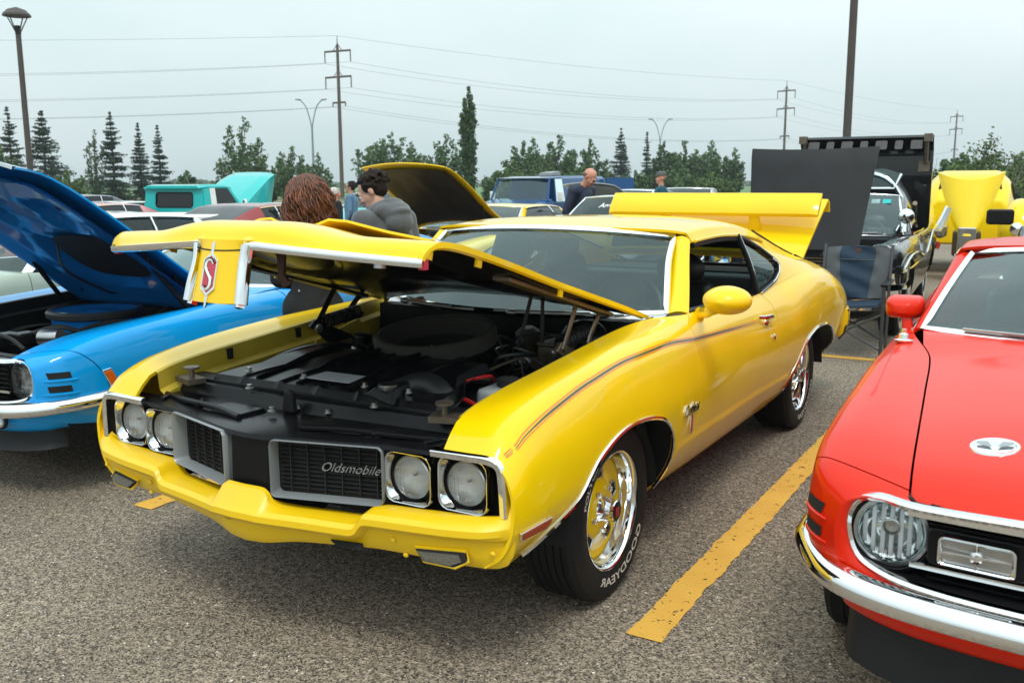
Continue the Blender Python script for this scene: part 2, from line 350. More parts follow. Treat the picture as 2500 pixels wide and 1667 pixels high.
def linepaint():
    m, nt, b, N, L = _mat('worn_line_paint'); tc = N('ShaderNodeTexCoord'); out = nt.nodes['Material Output']
    v = N('ShaderNodeTexVoronoi'); v.inputs['Scale'].default_value = 110; L(tc.outputs['Object'], v.inputs[0]); sc = N('ShaderNodeSeparateColor'); L(v.outputs['Color'], sc.inputs[0])
    n = N('ShaderNodeTexNoise'); n.inputs['Scale'].default_value = 26; n.inputs['Detail'].default_value = 8; L(tc.outputs['Object'], n.inputs[0])
    ad = N('ShaderNodeMath'); ad.operation = 'MULTIPLY_ADD'; ad.inputs[1].default_value = .30; L(sc.outputs[0], ad.inputs[0]); L(n.outputs[0], ad.inputs[2])
    gt = N('ShaderNodeMath'); gt.operation = 'GREATER_THAN'; gt.inputs[1].default_value = .435; L(ad.outputs[0], gt.inputs[0])
    n2 = N('ShaderNodeTexNoise'); n2.inputs['Scale'].default_value = 4; n2.inputs['Detail'].default_value = 5; L(tc.outputs['Object'], n2.inputs[0])
    rp = N('ShaderNodeValToRGB'); rp.color_ramp.elements[0].color = (.64, .33, .04, 1); rp.color_ramp.elements[1].color = (.86, .50, .085, 1); L(n2.outputs[0], rp.inputs[0]); L(rp.outputs[0], b.inputs['Base Color']); b.inputs['Roughness'].default_value = .75
    bp = N('ShaderNodeBump'); bp.inputs['Strength'].default_value = .5; bp.inputs['Distance'].default_value = .004; L(v.outputs['Distance'], bp.inputs['Height']); L(bp.outputs[0], b.inputs['Normal'])
    tr = N('ShaderNodeBsdfTransparent'); ms = N('ShaderNodeMixShader'); L(gt.outputs[0], ms.inputs[0]); L(tr.outputs[0], ms.inputs[1]); L(b.outputs[0], ms.inputs[2]); L(ms.outputs[0], out.inputs[0])
    return m
M['line'] = linepaint()
def sheet(name, pts, mat, z=0):
    m = MB(); m.add([(x, y, z) for x, y in pts], [list(range(len(pts)))]); o = m.build(name, mat, None); o['kind'] = 'structure'; return o
M['grass'] = pb('dry_grass', (.14, .13, .055), .9, bump=(3, .6), var=(.5, .3)); M['field'] = pb('green_field', (.085, .17, .035), .9, var=(.02, .15))
sheet('parking_lot', [(-60, -40), (60, -40), (60, 34), (-60, 34)], M['asphalt'])
sheet('grass_verge', [(-400, -200), (400, -200), (400, 78), (-400, 78)], M['grass'], -.03)
sheet('field', [(-1800, -1000), (1800, -1000), (1800, 1800), (-1800, 1800)], M['field'], -.06)
def line(x0, y0, x1, y1):
    # painted strip with the ragged edges that rough asphalt gives
    g = np.random.default_rng(int(abs(x0*131+y0*17+y1*7))+1); lx = (x1-x0) > (y1-y0); L_ = max(x1-x0, y1-y0); n = int(L_/(.03 if y0 < 5 and abs(x0) < 3 else .15))+2; f = np.linspace(0, 1, n); j = lambda: g.normal(0, .0028, n)+np.interp(np.arange(n), np.arange(0, n+8, 8), g.normal(0, .0035, len(np.arange(0, n+8, 8))))
    a, b = j(), j(); m = MB()
    G = np.array([[(x0+(x1-x0)*q, y0+a[i], .004), (x0+(x1-x0)*q, y1+b[i], .004)] if lx else [(x0+a[i], y0+(y1-y0)*q+(.006*math.sin(i*9) if i in (0, n-1) else 0), .004), (x1+b[i], y0+(y1-y0)*q, .004)] for i, q in enumerate(f)])
    m.grid(G); o = m.build('parking_line', M['line'], None, fix=False); o['kind'] = 'structure'; return o
for k in range(-6, 6):
    x = 1.045+2.6*k; line(x-.0, -.25, x+.125, 5.36); line(x, 5.56, x+.125, 10.6); line(x, 17.5, x+.125, 22.5)
line(-20, 5.40, 16, 5.52)
# =================================================================== wheels shared by the cars
def wheel(parent, name, c, side, r, w, rim_r, rimmat, style='slot', letters_on=False, tyre_mat=None, wall=None):
    """tyre, rim, hub cap; side=+1 faces +x.  A wheel is a part (Empty) whose pieces are its sub-parts"""
    wp = empty_part(name, parent); wp.location = c
    ax = (side, 0, 0); h = w/2
    m = MB()
    prof = [(rim_r*.96, -h*.8), (rim_r*1.02, -h*.95), (r*.86, -h*1.02), (r*.955, -h*.93), (r*.99, -h*.80)]
    ng = 6 if letters_on else 4
    for i in range(ng):
        a = -h*.80+1.6*h*i/ng; b = -h*.80+1.6*h*(i+1)/ng; g = .0045
        prof += [(r, a+g), (r, b-g)]
        if i < ng-1: prof += [(r-.007, b-g+.002), (r-.007, b+g-.002)]
    prof += [(r*.99, h*.80), (r*.955, h*.93), (r*.86, h*1.02), (rim_r*1.06, h*.97), (rim_r*1.0, h*.90), (rim_r*.96, h*.80)]
    m.lathe(prof, (0, 0, 0), ax, 56); m.build('tyre', M['rubber'], wp, ang=28)
    d = h*.80; k = MB()
    if style == 'slot':      # deep polished lip round a recessed painted five-slot centre
        k.lathe([(rim_r*.985, d*.9), (rim_r*1.02, d+.010), (rim_r*1.005, d+.017), (rim_r*.965, d+.013), (rim_r*.945, d-.004), (rim_r*.925, d-.03), (rim_r*.905, d-.060), (rim_r*.88, d-.068)], (0, 0, 0), ax, 56)
        k.build('trim_ring', M['chrome'], wp, ang=75)
        k = MB(); e = d-.080
        k.lathe([(rim_r*.90, e), (rim_r*.86, e+.03), (rim_r*.70, e+.022), (rim_r*.58, e+.026), (rim_r*.42, e+.048), (rim_r*.30, e+.05), (0.001, e+.05)], (0, 0, 0), ax, 40); k.build('rim', rimmat, wp)
        for i in range(5):
            a = i*2*PI/5+.3; q = MB(); rr = rim_r*.60
            u = np.array([0, math.cos(a), math.sin(a)]); v = np.array([0, -math.sin(a), math.cos(a)])
            pl = [(-.027, -.016), (-.021, .019), (.021, .019), (.027, -.016), (0, -.022)]
            q.prism(pl, np.array([side*(e+.022), 0, 0])+u*rr, v, u, (side*.012, 0, 0)); q.build('slot', M['void'], wp, bevel=.004)
            q = MB(); rg = [np.array([side*(e+.034), 0, 0])+u*(rr+b*1.05)+v*a2*1.05 for a2, b in pl]; q.tube(crom(rg, 3, True), .0035, 6, closed=True); q.build('slot_rim', M['steel'], wp)
            a2 = a+PI/5; q = MB(); pc = np.array([side*(e+.048), rim_r*.37*math.cos(a2), rim_r*.37*math.sin(a2)]); q.lathe([(.011, 0), (.011, .014), (.007, .019), (.0005, .020)], pc, ax, 6); q.build('lug_nut', M['chrome'], wp)
        k = MB(); cr = rim_r*.19; k.lathe([(cr*1.25, e+.045), (cr*1.1, e+.06), (cr*.95, e+.100), (cr*.98, e+.106), (cr*.88, e+.110)], (0, 0, 0), ax, 24); k.build('hub_cap', M['chrome'], wp)
        k = MB(); k.lathe([(cr*.88, e+.109), (.001, e+.111)], (0, 0, 0), ax, 24); k.build('cap_emblem', M['black_gloss'], wp)
        k = MB()
        for dy in (-.010, .006): k.box((side*(e+.112), dy, 0), (.003, .006, .034))
        k.box((side*(e+.112), -.002, 0), (.003, .020, .006)); k.build('cap_mark', M['crimson'], wp)
    else:
        k.lathe([(rim_r*.97, d*.7), (rim_r*1.01, d), (rim_r*.95, d), (rim_r*.86, d*.4), (rim_r*.55, d*.55), (rim_r*.3, d*.7), (rim_r*.22, d*.95), (0.001, d*.98)], (0, 0, 0), ax, 32); k.build('rim', rimmat, wp)
    if wall: k = MB(); k.lathe([(rim_r*1.08, h*.985), (r*.84, h*1.035)], (0, 0, 0), ax, 40); k.build('white_wall', wall, wp)
    if letters_on:
        for txt, a0, cw in (('GOODYEAR', letters_on[0], -1), ('POLYGLAS GT', letters_on[1], letters_on[2])):
            V, F = textmesh(txt, .034, 0, .0006); wd = V[:, 0].max()-V[:, 0].min(); sp = 2.2 if txt[0] == 'G' else 1.35
            if txt[0] == 'G': V[:, 1] *= 1.25
            rm = r*.785
            a = a0-cw*V[:, 0]*sp/rm*(-1) if cw < 0 else a0-V[:, 0]*sp/rm
            rad = rm-(V[:, 1]-.012) if cw < 0 else rm+(V[:, 1]-.012)
            X = side*(h*1.02+.0015-(np.abs(rad-r*.86)/r)*h*.25); Y = rad*np.cos(a)*side; Z = rad*np.sin(a)
            q = MB(); q.add(np.stack([X, Y, Z], 1), F); q.build('tyre_lettering', M['white'], wp, fix=False)
    return wp
# =================================================================== the yellow hardtop
HERO = thing('muscle_car', 'bright yellow hardtop muscle car with raised hood, black engine bay and open trunk lid', 'car', (0, 0, 0))
BODY = Loft([
 (-.83, [(.84,.41),(.90,.455),(.935,.53),(.942,.62),(.925,.68),(.892,.725),(.84,.752),(.70,.758)]),
 (-.76, [(.84,.39),(.90,.445),(.945,.53),(.952,.63),(.938,.72),(.896,.790),(.835,.822),(.70,.826)]),
 (-.60, [(.83,.36),(.895,.43),(.953,.53),(.960,.63),(.945,.74),(.900,.838),(.835,.872),(.70,.862)]),
 (-.20, [(.82,.31),(.885,.37),(.952,.50),(.967,.63),(.952,.76),(.905,.880),(.84,.918),(.70,.898)]),
 (.20,  [(.82,.28),(.875,.33),(.945,.47),(.967,.63),(.952,.76),(.908,.892),(.84,.942),(.70,.932)]),
 (.60,  [(.81,.265),(.865,.315),(.935,.45),(.960,.62),(.950,.75),(.912,.885),(.848,.950),(.74,.966)]),
 (.83,  [(.81,.262),(.862,.312),(.930,.45),(.955,.61),(.948,.74),(.915,.865),(.885,.925),(.842,.970)]),
 (1.20, [(.81,.26),(.86,.31),(.926,.45),(.948,.60),(.943,.72),(.912,.850),(.882,.910),(.84,.958)]),
 (1.85, [(.81,.26),(.86,.31),(.922,.45),(.942,.59),(.938,.71),(.908,.825),(.876,.890),(.836,.942)]),
 (2.20, [(.81,.26),(.865,.315),(.925,.45),(.945,.59),(.945,.71),(.918,.825),(.885,.895),(.84,.955)]),
 (2.55, [(.82,.28),(.88,.34),(.935,.46),(.958,.60),(.962,.73),(.942,.85),(.905,.925),(.852,.98)]),
 (2.90, [(.83,.31),(.89,.37),(.945,.48),(.967,.61),(.970,.74),(.952,.865),(.915,.945),(.862,.995)]),
 (3.30, [(.82,.34),(.88,.39),(.94,.49),(.960,.61),(.963,.73),(.945,.845),(.908,.925),(.862,.972)]),
 (3.75, [(.80,.40),(.85,.43),(.91,.51),(.930,.61),(.935,.70),(.917,.79),(.885,.85),(.84,.892)]),
 (4.02, [(.78,.44),(.82,.46),(.87,.53),(.89,.61),(.89,.68),(.872,.74),(.84,.785),(.79,.815)]),
 (4.12, [(.74,.47),(.77,.48),(.81,.53),(.825,.60),(.825,.66),(.81,.71),(.785,.745),(.74,.77)]),
])
GH = Loft([
 (1.02, [(.841,.965),(.79,1.12),(.722,1.262),(.66,1.300),(.40,1.318),(0,1.325)]),
 (1.16, [(.84,.960),(.787,1.12),(.720,1.275),(.660,1.312),(.40,1.330),(0,1.338)]),
 (1.50, [(.838,.95),(.788,1.12),(.724,1.286),(.662,1.327),(.40,1.350),(0,1.359)]),
 (1.90, [(.836,.943),(.788,1.11),(.720,1.270),(.658,1.318),(.40,1.347),(0,1.357)]),
 (2.20, [(.84,.955),(.786,1.10),(.712,1.236),(.652,1.285),(.40,1.320),(0,1.332)]),
 (2.50, [(.85,.978),(.785,1.085),(.704,1.182),(.644,1.226),(.40,1.264),(0,1.277)]),
 (2.90, [(.862,.995),(.785,1.060),(.706,1.108),(.650,1.132),(.40,1.160),(0,1.170)]),
 (3.30, [(.862,.972),(.790,1.015),(.724,1.032),(.670,1.040),(.40,1.052),(0,1.056)]),
 (3.75, [(.84,.892),(.79,.918),(.74,.93),(.68,.938),(.40,.95),(0,.955)]),
 (4.02, [(.79,.815),(.75,.838),(.71,.848),(.66,.855),(.40,.865),(0,.87)]),
 (4.12, [(.74,.77),(.71,.785),(.68,.79),(.64,.795),(.4,.805),(0,.81)]),
])
_fa = np.array([(-.66,.40),(-.585,.452),(-.52,.488),(-.438,.532),(-.375,.588),(-.297,.637),(-.16,.676),(-.02,.686),(.12,.675),(.242,.646),(.32,.603),(.37,.55),(.40,.49),(.418,.42),(.424,.34),(.426,.25)])
_ra = np.array([(2.27,.25),(2.33,.37),(2.42,.485),(2.55,.605),(2.66,.645),(2.78,.664),(2.99,.657),(3.18,.612),(3.30,.555),(3.38,.495),(3.45,.43),(3.50,.36)])
def hero_arch(y):
    for a in (_fa, _ra):
        if a[0, 0] < y < a[-1, 0]: return float(np.interp(y, a[:, 0], a[:, 1]))
    return None
def dense(y0, y1, n, arcs):
    u = list(np.linspace(y0, y1, n))
    for a in arcs: u += [q for q in np.interp(np.linspace(0, len(a)-1, 50), np.arange(len(a)), a[:, 0]) if y0 < q < y1]
    u = np.unique(np.round(u, 4)); return (u-y0)/(y1-y0)
DF = interp([0, 1, 2, 4, 5, 6, 7], [.685, .695, .71, .715, .735, .755, .835])
DR = interp([0, 1, 2, 4, 5, 6, 7], [2.0, 2.02, 2.03, 2.02, 2.03, 2.015, 1.945])
gap = .0026
# fenders, doors, quarter panels
m = MB(); m.grid(BODY.patch(-.83, lambda t: DF(t)-gap, 0, 7, 0, 44, ys=dense(-.83, .69, 50, [_fa]), arch=hero_arch))
for o in both(m, 'front_fender', M['yellow'], HERO, solid=.012, ang=50): FENDER = FENDER_L = o if o.name == 'front_fender' else FENDER_L
m = MB(); m.grid(BODY.patch(lambda t: DF(t)+gap, lambda t: DR(t)-gap, .05, 7, 30, 40))
DOORS = both(m, 'door', M['yellow'], HERO, solid=.012, ang=50)
m = MB(); m.grid(BODY.patch(lambda t: DR(t)+gap, 4.12, 0, 7, 0, 44, ys=dense(2.03, 4.12, 60, [_ra]), arch=hero_arch))
both(m, 'quarter_panel', M['yellow'], HERO, solid=.012, ang=50)
for E_ in (DF, DR): m = MB(); m.grid(BODY.patch(lambda t: E_(t)-.018, lambda t: E_(t)+.018, .1, 6.9, 2, 30)-np.array([.016, 0, .004])); both(m, 'gap_shade_strip', M['void'], HERO, ang=180)  # black strip added behind each door gap, so it stays dark like shade
m = MB(); m.grid(BODY.patch(.35, 2.3, 0, .05, 20, 2)-np.array([0, 0, .004])); both(m, 'rocker', M['yellow'], HERO, solid=.02)
# sail panels round the quarter windows
yw = interp([0, .2, .45, .75, 1.0, 1.25, 1.5, 1.7, 1.85], [1.95, 2.26, 2.38, 2.435, 2.42, 2.33, 2.20, 2.02, 1.86])
m = MB(); m.grid(GH.patch(lambda t: yw(t), 3.32, 0, 1.85, 40, 22)); both(m, 'sail_panel', M['yellow'], HERO, ang=60, solid=.01)
wfront = interp([2, 3, 4, 5], [1.175, 1.15, 1.085, 1.055])
m = MB(); g = GH.patch(lambda t: wfront(np.clip(t, 2, 5)), lambda t: np.full_like(t, 2.33), 1.85, 5, 30, 26); m.grid(g)
g2 = g[:, ::-1].copy()*np.array([-1, 1, 1]); m.grid(g2[:, :]); m.build('roof', M['yellow'], HERO, ang=60, solid=.012)
m = MB(); m.grid(GH.patch(2.33, 3.32, 1.85, 2.9, 24, 10)); both(m, 'roof_side', M['yellow'], HERO, ang=60, solid=.01)
m = MB(); g = GH.patch(2.36, 3.18, 2.9, 5, 20, 12); m.grid(g); m.grid(g[:, ::-1]*np.array([-1, 1, 1])); m.build('rear_window', M['glass'], HERO, ang=60)
m = MB(); g = GH.patch(3.18, 3.36, 2.9, 5, 6, 12); m.grid(g); m.grid(g[:, ::-1]*np.array([-1, 1, 1])); m.build('rear_deck_panel', M['yellow'], HERO, solid=.01)
m = MB(); m.grid(GH.patch(3.32, 4.12, 0, 2.4, 20, 10)); both(m, 'deck_side', M['yellow'], HERO, ang=60, solid=.01)
ed = GH.patch(3.2, 4.1, 2.45, 2.46, 24, 2)[:, 0]; m = MB(); m.tube(ed+np.array([0, 0, .004]), .009, 6); both(m, 'trunk_seal', M['foam'], HERO)
ed = GH.patch(2.36, 3.2, 2.86, 2.87, 20, 2)[:, 0]; m = MB(); m.tube(ed+np.array([0, 0, .003]), .011, 6); both(m, 'rear_window_trim', M['black_sat'], HERO)
# A pillars and windscreen
def wside(k):   # windscreen side edge, bottom to top
    p = crom([(.752, .815, .966), (.712, .95, 1.085), (.672, 1.085, 1.205), (.648, 1.165, 1.282)], 6); return p
A_in = wside(0); A_out = crom([(.838, .858, .968), (.800, .96, 1.068), (.758, 1.065, 1.175), (.722, 1.165, 1.270), ], 6)
m = MB(); g = np.array([(1-k)*A_in+k*A_out+np.array([.006, -.012, .012])*math.sin(PI*k) for k in np.linspace(0, 1, 7)]); m.grid(g); both(m, 'windscreen_pillar', M['yellow'], HERO, ang=60, solid=.015)
nb = 21; xs = np.linspace(-1, 1, nb)
wb = np.array([(.752*k, .815-.27*(1-abs(k)**2.2), .966-.008*(1-k*k)) for k in xs]); wt = np.array([(.648*k, 1.165-.11*(1-abs(k)**2.2), 1.282+.032*(1-k*k)) for k in xs])
G = []
for i in range(13):
    f = i/12; q = (1-f)*wb+f*wt
    q[:, 0] = np.sign(xs)*np.interp(np.abs(xs), [0, 1], [0, 1])*np.interp(f, np.linspace(0, 1, len(A_in)), A_in[:, 0]); q[:, 2] += .012*math.sin(PI*f); q[:, 1] -= .012*math.sin(PI*f); G.append(q)
G = np.array(G); m = MB(); m.grid(G); m.build('windscreen', M['glass'], HERO, ang=180)
loop = np.vstack([G[0], G[1:-1, -1], G[-1, ::-1], G[1:-1, 0][::-1]]); m = MB(); m.sweep(loop+np.array([0, -.006, .004]), [(-.015, -.006), (.015, -.006), (.012, .007), (-.012, .007)], up=(0, -.75, .66), closed=True)
m.build('windscreen_trim', M['chrome'], HERO, ang=40)
m = MB(); inn = np.array([loop[i]+(np.array([0, 1.0, 1.12])-loop[i])*.035 for i in range(len(loop))]); m.grid(np.array([loop+np.array([0, .004, -.003]), inn+np.array([0, .004, -.003])]), cv=True); m.build('windscreen_border', M['void'], HERO)
# black header and interior roof lining, seen through the glass
m = MB(); g = GH.patch(1.16, 2.33, 2.2, 5, 14, 14)-np.array([0, 0, .03]); m.grid(g); m.grid(g[:, ::-1]*np.array([-1, 1, 1])); m.build('roof_lining', M['vinyl'], HERO)
# side glass edges: drip rail, window divider, belt trim
rail = GH.at(np.linspace(1.2, 2.36, 26), np.full(26, 1.87)); m = MB(); m.tube(rail+np.array([.006, 0, 0]), .008, 6); both(m, 'drip_rail', M['yellow'], HERO)
opn = [GH.at(np.array([yw(t)]), np.array([t]))[0] for t in np.linspace(0.02, 1.85, 26)]; m = MB(); m.tube(np.array(opn)+np.array([.004, -.006, 0]), .011, 6); m2 = MB(); m2.tube(np.array(opn)[:16]+np.array([.010, -.015, 0]), .006, 6)
both(m, 'window_seal', M['black_sat'], HERO); both(m2, 'quarter_window_trim', M['chrome'], HERO)
top = GH.at(np.linspace(1.18, 1.9, 18), np.full(18, 1.82)); m = MB(); m.tube(top+np.array([-.004, 0, -.012]), .014, 6); both(m, 'window_seal', M['black_sat'], HERO)
blt = BODY.at(np.linspace(.87, 1.95, 20), np.full(20, 7.0)); m = MB(); m.tube(blt+np.array([-.008, 0, .004]), .007, 6); both(m, 'belt_trim', M['black_sat'], HERO)
d0, d1 = P3(.735, 1.845, 1.262), P3(.842, 1.885, .948); dm = (d0+d1)/2+np.array([.012, 0, 0]); dv = crom([d0, dm, d1], 6)
m = MB(); m.tube(dv, .015, 6, sx=.6); both(m, 'window_divider', M['black_sat'], HERO)
m = MB(); m.tube(dv+np.array([.010, .006, 0]), .006, 6); both(m, 'divider_trim', M['chrome'], HERO)
# quarter window glass (the door window is wound down)
qg = []
for f in np.linspace(0, 1, 12):
    t = .02+1.75*f; a = dv[int(round((1-f)*(len(dv)-1)))]; b = GH.at(np.array([yw(t)]), np.array([t]))[0]; qg.append([a*(1-k)+b*k for k in np.linspace(0, 1, 8)])
m = MB(); m.grid(np.array(qg)-np.array([.008, 0, 0])); both(m, 'quarter_window', M['glass_side'], HERO, ang=180)
# handles, lock, mirror, badges, stripes
def on_side(y, z, lift=.002):
    t = BODY.t_of_z(y, z); p = BODY.at(np.array([y]), np.array([t]))[0]; e = 1e-2
    a = BODY.at(np.array([y+e]), np.array([t]))[0]-p; b = BODY.at(np.array([y]), np.array([min(t+.05, 7)]))[0]-p; n = np.cross(b, a); n /= np.linalg.norm(n)
    if n[0] < 0: n = -n
    return p+n*lift, n, t
p, n, _ = on_side(1.80, .838); m = MB(); m.tube(crom([p+P3(.004, -.105, .012), p+P3(.030, -.06, .008), p+P3(.034, .02, .002), p+P3(.026, .09, -.006), p+P3(.004, .11, -.010)], 5), [.010]*5+[.013]*11+[.010]*5, 8, sx=.7)
m.sph(p+P3(.012, .015, -.028), (.014, .03, .024)); both(m, 'door_handle', M['chrome'], HERO)
p, n, _ = on_side(1.90, .722); m = MB(); m.lathe([(.017, 0), (.017, .006), (.010, .010), (.001, .011)], p, n, 16); both(m, 'door_lock', M['chrome'], HERO)
mc = P3(1.055, .70, 1.055); m = MB()
prof = [(.0005, -.075), (.030, -.068), (.058, -.045), (.074, -.012), (.078, .012), (.074, .03)]
V = []
m.lathe(prof, mc, (0, 1, 0), 28); m.V = [(v-mc)*np.array([1.32, 1.25, .78])+mc for v in m.V]; MIR = m.build('mirror', M['yellow'], HERO)
m = MB(); m.lathe([(.074, .03), (.001, .031)], mc, (0, 1, 0), 24); m.V = [(v-mc)*np.array([1.28, 1.25, .76])+mc for v in m.V]; m.build('mirror_glass', M['chrome'], MIR)
b0 = on_side(.93, .95)[0]; m = MB(); m.tube(crom([b0+P3(-.005, 0, -.002), b0+P3(.035, -.06, .022), mc+P3(-.065, -.02, -.045), mc+P3(-.045, 0, -.02)], 5), [.036]*3+[.026]*9+[.034]*4, 10, sx=.62); m.build('mirror_stalk', M['yellow'], MIR)
def stripe(name, mat, ys, zs, half, lift=.0016, n=60):
    yy = np.linspace(ys[0], ys[-1], n); a = []
    for y in yy:
        z = float(pchip(ys, zs, [y])[0]); h = float(np.interp(y, [ys[0], ys[0]+.25, ys[-1]-.5, ys[-1]], half))
        a.append([on_side(y, z+h, lift)[0], on_side(y, z-h, lift)[0]])
    m = MB(); m.grid(np.array(a)); return both(m, name, mat, HERO, ang=180)
SY = [-.80, -.70, -.49, -.27, .1, .41, .77, 1.2, 1.70]; SZ = [.755, .800, .846, .876, .900, .900, .876, .853, .828]
stripe('side_stripe', M['stripe'], SY, SZ, [.0005, .0032, .0036, .0005])
stripe('pinstripe', M['orange'], SY, [z+.003+.0052*min(1, 3*(i+.3)/4) for i, z in enumerate(SZ)], [.0016, .0015, .0015, .0010])
stripe('pinstripe', M['orange'], SY, [z-.002-.0052*min(1, 3*(i+.3)/4) for i, z in enumerate(SZ)], [.0016, .0015, .0015, .0010])
# wheel arch trims, wheel wells
for a, n in ((_fa, 46), (_ra, 46)):
    q = crom(a, 5); q = q[(q[:, 1] > .30)]; pts = np.array([on_side(y, z, .003)[0] for y, z in q]); m = MB(); m.tube(pts, .0085, 6, sx=.8); both(m, 'arch_trim', M['chrome'], HERO)
for yc, r0 in ((0, .40), (2.86, .44)):
    th_ = np.linspace(.12, PI-.12, 20); arc_ = np.stack([np.full(20, .90), yc-.03+r0*np.cos(th_), .30+r0*np.sin(th_)*.95], 1); m = MB(); m.grid(np.array([arc_, arc_-np.array([.42, 0, 0]), np.tile(P3(.48, yc-.03, .34), (20, 1))])); both(m, 'wheel_well', M['void'], HERO)
    ay = _fa if yc == 0 else _ra; q = crom(ay, 3); pts = np.array([on_side(y, z, -.006)[0] for y, z in q]); inn2 = pts+np.array([-.10, 0, .0]); m = MB(); m.grid(np.array([pts, inn2])); both(m, 'arch_lip', M['black_sat'], HERO)
LET = [R(-62), R(118), 1]
wheel(HERO, 'wheel', (.772, 0, .338), 1, .338, .225, .222, M['yellow'], letters_on=[R(-72), R(132), 1]); wheel(HERO, 'wheel', (.752, 2.845, .338), 1, .338, .245, .222, M['yellow'], letters_on=[R(-60), R(130), 1])
wheel(HERO, 'wheel', (-.755, 0, .338), -1, .338, .225, .222, M['yellow']); wheel(HERO, 'wheel', (-.735, 2.845, .338), -1, .338, .245, .222, M['yellow'])
# ---- front end
def front_y(x):
    x = abs(x); return np.interp(x, [0, .10, .475, .66, .86], [-.955, -.945, -.842, -.82, -.80])
st = [(0, -1.008, .574, .375, .520), (.075, -1.000, .572, .378, .518), (.10, -.996, .560, .382, .516), (.125, -.988, .524, .385, .514), (.20, -.97, .514, .395, .512), (.43, -.932, .512, .410, .512), (.455, -.927, .520, .411, .518), (.490, -.920, .556, .412, .552), (.6, -.908, .562, .413, .556), (.75, -.886, .566, .406, .558), (.86, -.860, .570, .402, .560), (.905, -.842, .573, .405, .562), (.938, -.828, .582, .412, .566), (.960, -.816, .605, .42, .575), (.968, -.808, .628, .43, .585), (.968, -.798, .630, .435, .586)]
xs_ = np.array([s[0] for s in st]); sg = np.linspace(0, len(st)-1, 92); idx = np.arange(len(st))
bx, by, bt, bb, br = (pchip(idx, [s[i] for s in st], sg) for i in range(5))
G = []
for x, y, zt, zb, zr in zip(bx, by, bt, bb, br):
    hi = zt-zr; f = np.interp(x, [.88, .968], [0, 1])
    pr = [(.10-.055*min(1, hi/.03), zt-.012), (.030+min(hi, .02)*.5, zt), (.010+min(hi, .05)*.35, zt-.004), (-.012, zr-.005), (-.026, zr-.018), (-.027, zr-.038), (-.014, zr-.052), (.010, zr-.062), (.014, zb+.055), (.024, zb+.025), (.038, zb+.006), (.055, zb), (.15, zb+.008)]
    G.append([(x*.972-max(dy, 0)*.8*f, y+dy*(1-.7*f), z) for dy, z in pr])
G = np.array(G); m = MB(); m.grid(G[1:, :]); H = G[1:].copy(); H[:, :, 0] *= -1
m = MB(); full = np.vstack([G[:0:-1]*np.array([-1, 1, 1]), G]); m.grid(full, flip=True); BUMP = m.build('front_bumper', M['yellow_sat'], HERO, ang=24, solid=.008, face=(0, -1, .2))
for s in (-1, 1):    # parking lamps let into the bumper
    m = MB(); pl = [(-.080, .014), (.080, .024), (.094, .0), (.055, -.020), (-.045, -.017)]; m.prism(pl, (s*.715, -.876, .442), (s*1, .14, 0), (0, .35, 1), (0, -.018, 0)); pk = m.build('parking_lamp', M['void'], BUMP, bevel=.004)
    m = MB(); m.prism([(a*.84, b*.72) for a, b in pl], (s*.715, -.8945, .442), (s*1, .14, 0), (0, .35, 1), (0, -.004, 0)); m.build('lamp_glass', M['clear_ribbed'], pk)
    m = MB(); q = [np.array((s*.715, -.884, .442))+np.array((s*1, .14, 0))*a*1.04+np.array((0, .35, 1))*b*1.1 for a, b in pl]; m.tube(np.array(q), .006, 6, closed=True); m.build('lamp_surround', M['yellow_sat'], pk)
    for (x, y, z) in ((s*.57, -.902, .468), (s*.90, -.846, .470), (s*.60, -.878, .418)):
        m = MB(); m.sph((x*.975, y, z), (.010, .005, .008), 10, 6); m.build('bumper_bolt', M['yellow_sat'], BUMP)
m = MB(); m.prism([(-.06, .006), (.05, .008), (.06, -.008), (-.03, -.008)], (.39, -.915, .428), (1, .12, 0), (0, .5, 1), (0, -.012, 0)); m.build('bumper_slot', M['void'], BUMP)
m = MB(); m.prism([(-.012, .009), (.015, .005), (.018, -.010), (-.004, -.006)], (-.035, -1.012, .475), (1, .03, 0), (0, .1, 1), (0, -.008, 0)); m.build('bumper_slot', M['void'], BUMP)
